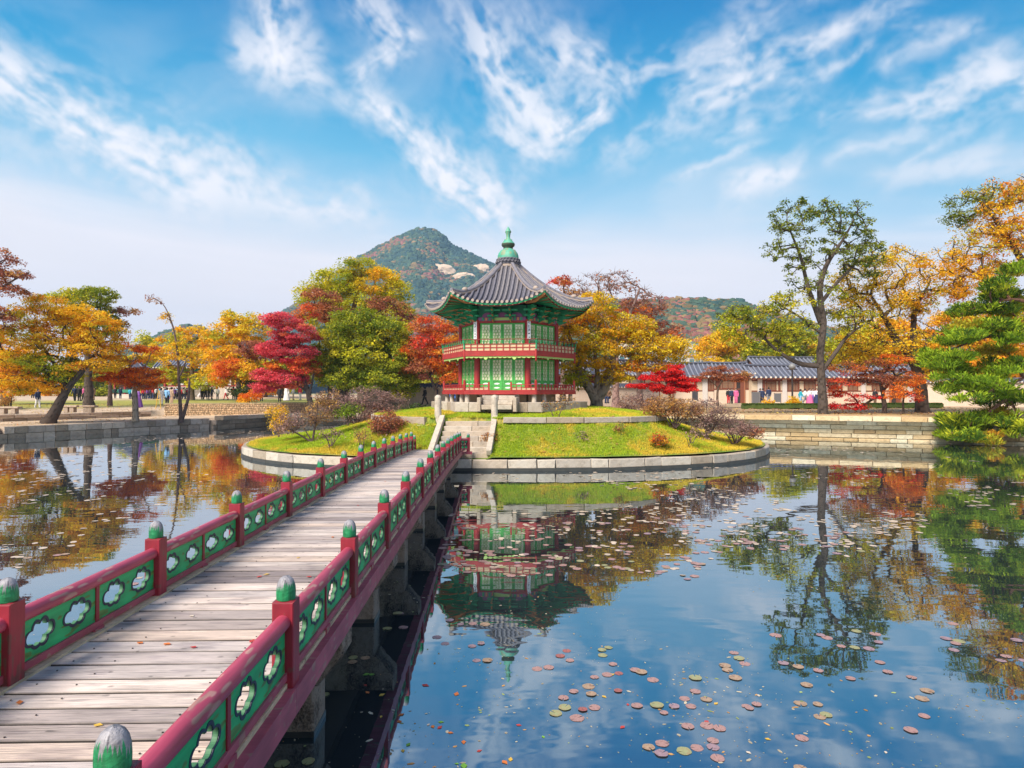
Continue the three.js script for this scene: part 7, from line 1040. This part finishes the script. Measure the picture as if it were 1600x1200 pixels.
/* pose: joint places (x right, y up, z towards where the person faces) */
function makePose({ stride = 0, arms = 0, sit = false, raise = 0, lean = 0, skirt = false }) {
  const hipY = sit ? 0.50 : 0.90, up = sit ? 0.50 : 0.90, L = (y) => lean * (y - hipY), J = {
    pelvis: [0, hipY, 0], chest: [0, up + 0.38, L(up + 0.38)], neck: [0, up + 0.56, L(up + 0.56)], head: [0, up + 0.69, L(up + 0.69) + 0.015],
    sh: (s) => [s * 0.17, up + 0.49, L(up + 0.49)], hip: (s) => [s * 0.085, hipY - 0.02, 0], knee: (s) => (sit ? [s * 0.11, 0.48, 0.42] : [s * 0.095, 0.47, s * stride * 0.5 + 0.03]), ankle: (s) => (sit ? [s * 0.11, 0.09, 0.46] : [s * 0.1, 0.085, s * stride - (s * stride < 0 ? 0.06 : 0)]),
    elbow: (s) => [s * (0.23 + arms * 0.04), up + 0.22, -s * stride * 0.5 - 0.03 + (s > 0 ? raise * 0.14 : 0)], hand: (s) => (sit ? [s * 0.13, 0.58, 0.3] : s > 0 && raise ? [s * 0.12, up + 0.4, 0.30] : [s * (0.24 + arms * 0.05), up - 0.04, -s * stride * 0.7 + 0.06]),
  };
  const body = (p) => {
    let d = sdCapsule(p, [0, hipY, 0], J.chest, 0.125, 0.14); d = smin(d, sdCapsule(p, [-0.12, up + 0.45, J.chest[2]], [0.12, up + 0.45, J.chest[2]], 0.085, 0.085), 0.06); d = smin(d, sdCapsule(p, J.neck, [J.head[0], J.head[1] - 0.04, J.head[2]], 0.052, 0.05), 0.03);
    d = smin(d, hypot(p[0], (p[1] - J.head[1]) * 0.86, p[2] - J.head[2]) - 0.092, 0.03); d = smin(d, hypot(p[0] * 1.2, p[1] - J.head[1] + 0.065, p[2] - J.head[2] - 0.03) - 0.055, 0.03); d = smin(d, sdCapsule(p, [0, J.head[1] + 0.005, J.head[2] + 0.09], [0, J.head[1] - 0.025, J.head[2] + 0.112], 0.01, 0.016), 0.012);
    for (const s of [-1, 1]) { d = smin(d, hypot(p[0] - s * 0.092, (p[1] - J.head[1]) * 0.6, p[2] - J.head[2]) - 0.018, 0.012); d = smin(d, sdCapsule(p, J.sh(s), J.elbow(s), 0.055, 0.042), 0.04); d = smin(d, sdCapsule(p, J.elbow(s), J.hand(s), 0.042, 0.03), 0.02); const h = J.hand(s); d = smin(d, sdCapsule(p, h, [h[0], h[1] - 0.07, h[2] + 0.015], 0.034, 0.028), 0.02); d = smin(d, sdCapsule(p, J.hip(s), J.knee(s), 0.088, 0.058), 0.05); d = smin(d, sdCapsule(p, J.knee(s), J.ankle(s), 0.058, 0.04), 0.03); const a = J.ankle(s); d = smin(d, sdCapsule(p, [a[0], 0.045, a[2] - 0.03], [a[0], 0.04, a[2] + 0.14], 0.045, 0.036), 0.03); } return d;
  };
  const coat = (p) => { let d = sdCapsule(p, [0, hipY + (sit ? 0.05 : -0.02), 0.0], J.chest, 0.155, 0.168); d = smin(d, sdCapsule(p, [-0.13, up + 0.45, J.chest[2]], [0.13, up + 0.45, J.chest[2]], 0.1, 0.1), 0.06); for (const s of [-1, 1]) { d = smin(d, sdCapsule(p, J.sh(s), J.elbow(s), 0.074, 0.062), 0.04); d = smin(d, sdCapsule(p, J.elbow(s), J.hand(s), 0.062, 0.052), 0.03); } return max(d, p[1] - (up + 0.55)); };
  const legs = (p) => { let d = 1e9; for (const s of [-1, 1]) { d = smin(d, sdCapsule(p, J.hip(s), J.knee(s), 0.108, 0.078), 0.05); d = smin(d, sdCapsule(p, J.knee(s), J.ankle(s), 0.078, 0.062), 0.03); } d = smin(d, sdCapsule(p, [-0.04, hipY, 0], [0.04, hipY, 0], 0.135, 0.135), 0.05); return d; };
  const gown = (p) => { const t = clamp((hipY + 0.18 - p[1]) / (hipY + 0.16)); return max(hypot(p[0], p[2]) - lerp(0.15, 0.40, pow(t, 0.7)) - 0.015 * sin(atan2(p[2], p[0]) * 9) * t, max(p[1] - hipY - 0.18, 0.03 - p[1])); };
  const hair = (p) => max(hypot(p[0], (p[1] - J.head[1] - 0.012) * 0.88, p[2] - J.head[2] + 0.012) - 0.107, min(p[2] - J.head[2] - 0.055, J.head[1] + 0.035 - p[1]));
  const H = up + 0.86, lo = V(-0.5, -0.02, -0.5), hi = V(0.5, H, 0.6), hands = [];
  for (const s of [-1, 1]) { const h = J.hand(s); for (let f = 0; f < 5; f++) { const x = (f - 2) * 0.014, len = [0.045, 0.062, 0.07, 0.064, 0.05][f]; hands.push(f ? tube([V(h[0] + x * 0.7, h[1] - 0.075, h[2] + x * 0.6), V(h[0] + x, h[1] - 0.075 - len * 0.6, h[2] + 0.008 + x), V(h[0] + x, h[1] - 0.075 - len, h[2] + 0.024 + x)], [0.009, 0.008, 0.006], 4) : tube([V(h[0] - s * 0.02, h[1] - 0.03, h[2] + 0.02), V(h[0] - s * 0.035, h[1] - 0.06, h[2] + 0.04)], [0.011, 0.008], 4)); } }
  const bodyG = meshField(body, lo, hi, 58), hg = merge(hands); hg.deleteAttribute('uv');
  return { body: mergeGeometries([bodyG, hg]), coat: meshField(coat, V(-0.45, up - 0.2, -0.5), V(0.45, up + 0.6, 0.5), 44), legs: skirt ? meshField(gown, V(-0.5, 0, -0.5), V(0.5, hipY + 0.2, 0.5), 44) : meshField(legs, V(-0.4, 0, -0.45), V(0.4, hipY + 0.15, 0.6), 48), hair: meshField(hair, V(-0.16, J.head[1] - 0.16, -0.16), V(0.16, J.head[1] + 0.16, 0.18), 30), shoes: merge([-1, 1].map((s) => { const a = J.ankle(s), g = new THREE.CapsuleGeometry(0.05, 0.14, 3, 8); g.rotateX(PI / 2); return g.translate(a[0], 0.045, a[2] + 0.055); })) };
}
const POSES = { stand: makePose({}), walk: makePose({ stride: 0.24, arms: 0.3 }), photo: makePose({ raise: 1 }), sit: makePose({ sit: true, lean: 0.12 }), gown: makePose({ skirt: true }), stroll: makePose({ stride: 0.12, lean: 0.06 }) };
const cloth = {}; const dye = (c) => cloth[c] ??= mat(...({ black: [0.015, 0.015, 0.018], navy: [0.018, 0.03, 0.08], tan: [0.48, 0.33, 0.22], white: [0.72, 0.70, 0.70], red: [0.50, 0.03, 0.04], teal: [0.02, 0.32, 0.42], blue: [0.05, 0.14, 0.42], sky: [0.20, 0.42, 0.68], pink: [0.60, 0.12, 0.28], purple: [0.20, 0.08, 0.34], grey: [0.22, 0.22, 0.24], beige: [0.60, 0.50, 0.40], hair: [0.02, 0.014, 0.012], brown: [0.16, 0.09, 0.05], yellow: [0.6, 0.4, 0.05] })[c], 0.85);
const faceMat = [mat(0.02, 0.015, 0.015, 0.4), mat(0.40, 0.14, 0.12, 0.7)];
function person(px, feet, d, pose, top, bottom, turn, label, group, height = 1) {
  const p = at(px, feet, d), t = thing('person', label, 'person', [p.x, p.y, p.z], turn, group), G = POSES[pose], b = part('body', G.body, skinM, t); t.scale.setScalar(height);
  part(pose === 'gown' ? 'skirt' : 'trousers', G.legs, dye(bottom), t); part('jacket', G.coat, dye(top), t); part('hair', G.hair, dye('hair'), t); part('shoes', G.shoes, dye(bottom === 'white' ? 'grey' : 'black'), t);
  const hy = (pose === 'sit' ? 0.5 : 0.9) + 0.69, hz = (pose === 'sit' ? 0.083 : pose === 'stroll' ? 0.041 : 0) + 0.015; for (const s of [-1, 1]) part('eye', new THREE.SphereGeometry(0.011, 6, 4).translate(s * 0.034, hy + 0.008, hz + 0.086), faceMat[0], t); part('mouth', new THREE.SphereGeometry(0.02, 6, 4).scale(1, 0.3, 0.5).translate(0, hy - 0.06, hz + 0.082), faceMat[1], t);
  return t;
}
{
  const away = PI, r = rng(700);
  person(15, 636, 55, 'stand', 'tan', 'black', away + 0.3, 'person in a tan jacket and black trousers on the lawn at the far left'); person(59, 637.5, 57, 'stroll', 'navy', 'white', 1.2, 'person in a navy top and white trousers on the lawn left of the leaning trunk');
  person(117, 626.5, 74, 'walk', 'navy', 'black', 0.4, 'person in navy walking behind the leaning tree, first of four'); person(124, 626.5, 74, 'stand', 'black', 'black', 0.2, 'person in black standing behind the leaning tree'); person(131, 626.5, 75, 'walk', 'pink', 'black', -0.6, 'person in a pink top beside the dark trunk on the left lawn'); person(146, 625, 82, 'stand', 'brown', 'brown', 0, 'person in brown right of the dark trunk on the left lawn'); person(52, 622, 92, 'sit', 'red', 'black', 0.5, 'person in red seated far back on the left lawn');
  const back = [[173, 'navy', 'black'], [180, 'black', 'black'], [188, 'navy', 'navy']]; back.forEach(([x, a, b], i) => person(x, 622.5, 98, i === 1 ? 'walk' : 'stand', a, b, 0.5 * i, ['leftmost of three people in dark clothes', 'middle one of three people in dark clothes', 'right one of three people in dark clothes'][i] + ' beyond the left lawn'));
  person(216, 637, 57, 'gown', 'purple', 'purple', 2.6, 'person in a purple dress beside the orange maple trunk'); person(261, 634, 60, 'photo', 'sky', 'black', away, 'person in a pale blue jacket and black trousers facing the crowd'); person(268, 632, 63, 'stand', 'tan', 'tan', away - 0.3, 'person in a tan coat right of the one in pale blue'); person(252, 632, 66, 'stand', 'white', 'white', away, 'person in white beside the yellow stand');
  const crowd = [[203, 'teal', 'navy'], [207, 'teal', 'black'], [217, 'red', 'black'], [224, 'red', 'navy'], [229, 'white', 'blue'], [233, 'grey', 'navy'], [237, 'sky', 'blue'], [241, 'white', 'grey'], [245, 'navy', 'navy'], [256, 'beige', 'navy'], [273, 'purple', 'black'], [278, 'red', 'navy'], [284, 'red', 'black'], [288, 'white', 'navy'], [291, 'navy', 'black'], [247, 'red', 'white'], [236, 'black', 'black'], [265, 'white', 'purple'], [231, 'purple', 'navy'], [280, 'beige', 'black'], [209, 'white', 'navy'], [214, 'sky', 'black'], [221, 'yellow', 'navy'], [227, 'pink', 'grey'], [239, 'red', 'navy'], [243, 'white', 'black'], [250, 'teal', 'navy'], [259, 'navy', 'black'], [270, 'white', 'blue'], [276, 'sky', 'black'], [287, 'pink', 'navy'], [294, 'red', 'black']];
  crowd.forEach(([x, a, b], i) => person(x, 622.8 + r(), 92 + r() * 8, ['stand', 'walk', 'stroll', 'photo'][i % 4], a, b, r() * 6.3, 'visitor in a ' + a + ' top among the crowd before the palace hall', 'visitors in ' + a + ' in the crowd before the palace hall', 0.94 + r() * 0.1));
  const mid = [[316, 'black', 'black', 'leftmost person in black by the palace stairs'], [321, 'black', 'black', 'second person in black by the palace stairs'], [326, 'black', 'black', 'third person in black by the palace stairs'], [331, 'navy', 'black', 'person in navy at the right of the group by the palace stairs'], [340, 'white', 'grey', 'person in a white top right of the palace stairs'], [353, 'white', 'red', 'person in white top and red trousers right of the palace stairs']]; mid.forEach(([x, a, b, l], i) => person(x, 624, 92, i % 2 ? 'walk' : 'stand', a, b, i, l));
  person(370, 625, 82, 'stand', 'navy', 'navy', 0.5, 'person in navy above the rubble wall'); person(365, 624, 86, 'stand', 'red', 'black', 0.2, 'person in red behind the one in navy above the rubble wall'); person(386, 626, 78, 'stroll', 'black', 'black', 1.4, 'person in black behind the ochre bush'); person(407, 627, 76, 'sit', 'black', 'navy', 0.6, 'person in dark clothes sitting near the ochre bush'); person(437, 628, 72, 'stand', 'black', 'black', 0.2, 'dark figure under the crimson maple'); person(448, 626, 76, 'gown', 'white', 'white', 0.2, 'person in a long white gown under the crimson maple'); person(458, 625, 80, 'stand', 'white', 'beige', 2, 'person in white and beige right of the long white gown'); person(469, 625, 80, 'stand', 'red', 'white', 1, 'person with a red top at the crimson maple trunk');
  person(664, 632, 62, 'walk', 'black', 'black', -1.5, 'person in black walking along the courtyard wall left of the pavilion'); person(682, 631, 63, 'stand', 'navy', 'purple', 1.5, 'person in navy behind the thin maple trunk left of the pavilion'); person(707, 632, 55, 'sit', 'blue', 'navy', 0.4, 'person in a bright blue jacket crouching beside the pavilion platform');
  person(943, 630, 54, 'sit', 'black', 'navy', 0.5, 'left one of the couple seated right of the pavilion'); person(951, 630, 54, 'sit', 'brown', 'navy', -0.5, 'right one of the couple seated right of the pavilion');
  person(1138, 630.5, 73, 'stand', 'black', 'red', 0.2, 'person in black leftmost at the hall doorway'); person(1143, 630.5, 72, 'stand', 'navy', 'black', 0.4, 'person in navy second at the hall doorway'); person(1150, 630.5, 72, 'stand', 'pink', 'pink', -0.5, 'person in pink beside the hall doorway'); person(1188, 632, 68, 'stand', 'navy', 'black', 0.6, 'person in navy close to the wide information board'); person(1192, 632.5, 66, 'walk', 'navy', 'navy', 1.6, 'person in dark blue walking right of the wide information board'); person(1201, 630, 68, 'stand', 'navy', 'grey', away, 'person in navy seen from behind between the information boards');
  person(1251, 632, 71, 'walk', 'teal', 'sky', 1.4, 'person in a teal jacket walking left of three women in traditional dress'); person(1258, 631, 72, 'walk', 'white', 'grey', 1.4, 'person in white following the teal jacket'); person(1265, 631, 71, 'gown', 'white', 'pink', 0.3, 'woman in a white jacket and pink patterned skirt'); person(1270, 631, 72, 'gown', 'white', 'purple', -0.2, 'woman in a white jacket and purple skirt between two others'); person(1276, 631, 71, 'gown', 'white', 'navy', -0.3, 'woman in a white jacket and dark blue skirt beside the tall trunk');
  person(1367, 632, 70, 'photo', 'black', 'brown', 0.2, 'person in black standing behind the red maple on the right bank');
  const bp = at(1363, 622, 69.6), bag = thing('shoulder_bag', 'teal bag carried by the person behind the red maple', 'bag', [bp.x, bp.y - 0.1, bp.z]); part('pouch', block(0.3, 0.34, 0.14, 0.04, 0, r), dye('teal'), bag); part('strap', tube([V(-0.1, 0.15, 0), V(0.02, 0.55, 0), V(0.12, 0.15, 0)], [0.012, 0.012, 0.012], 4), dye('navy'), bag);
}
renderer.render(scene, camera);
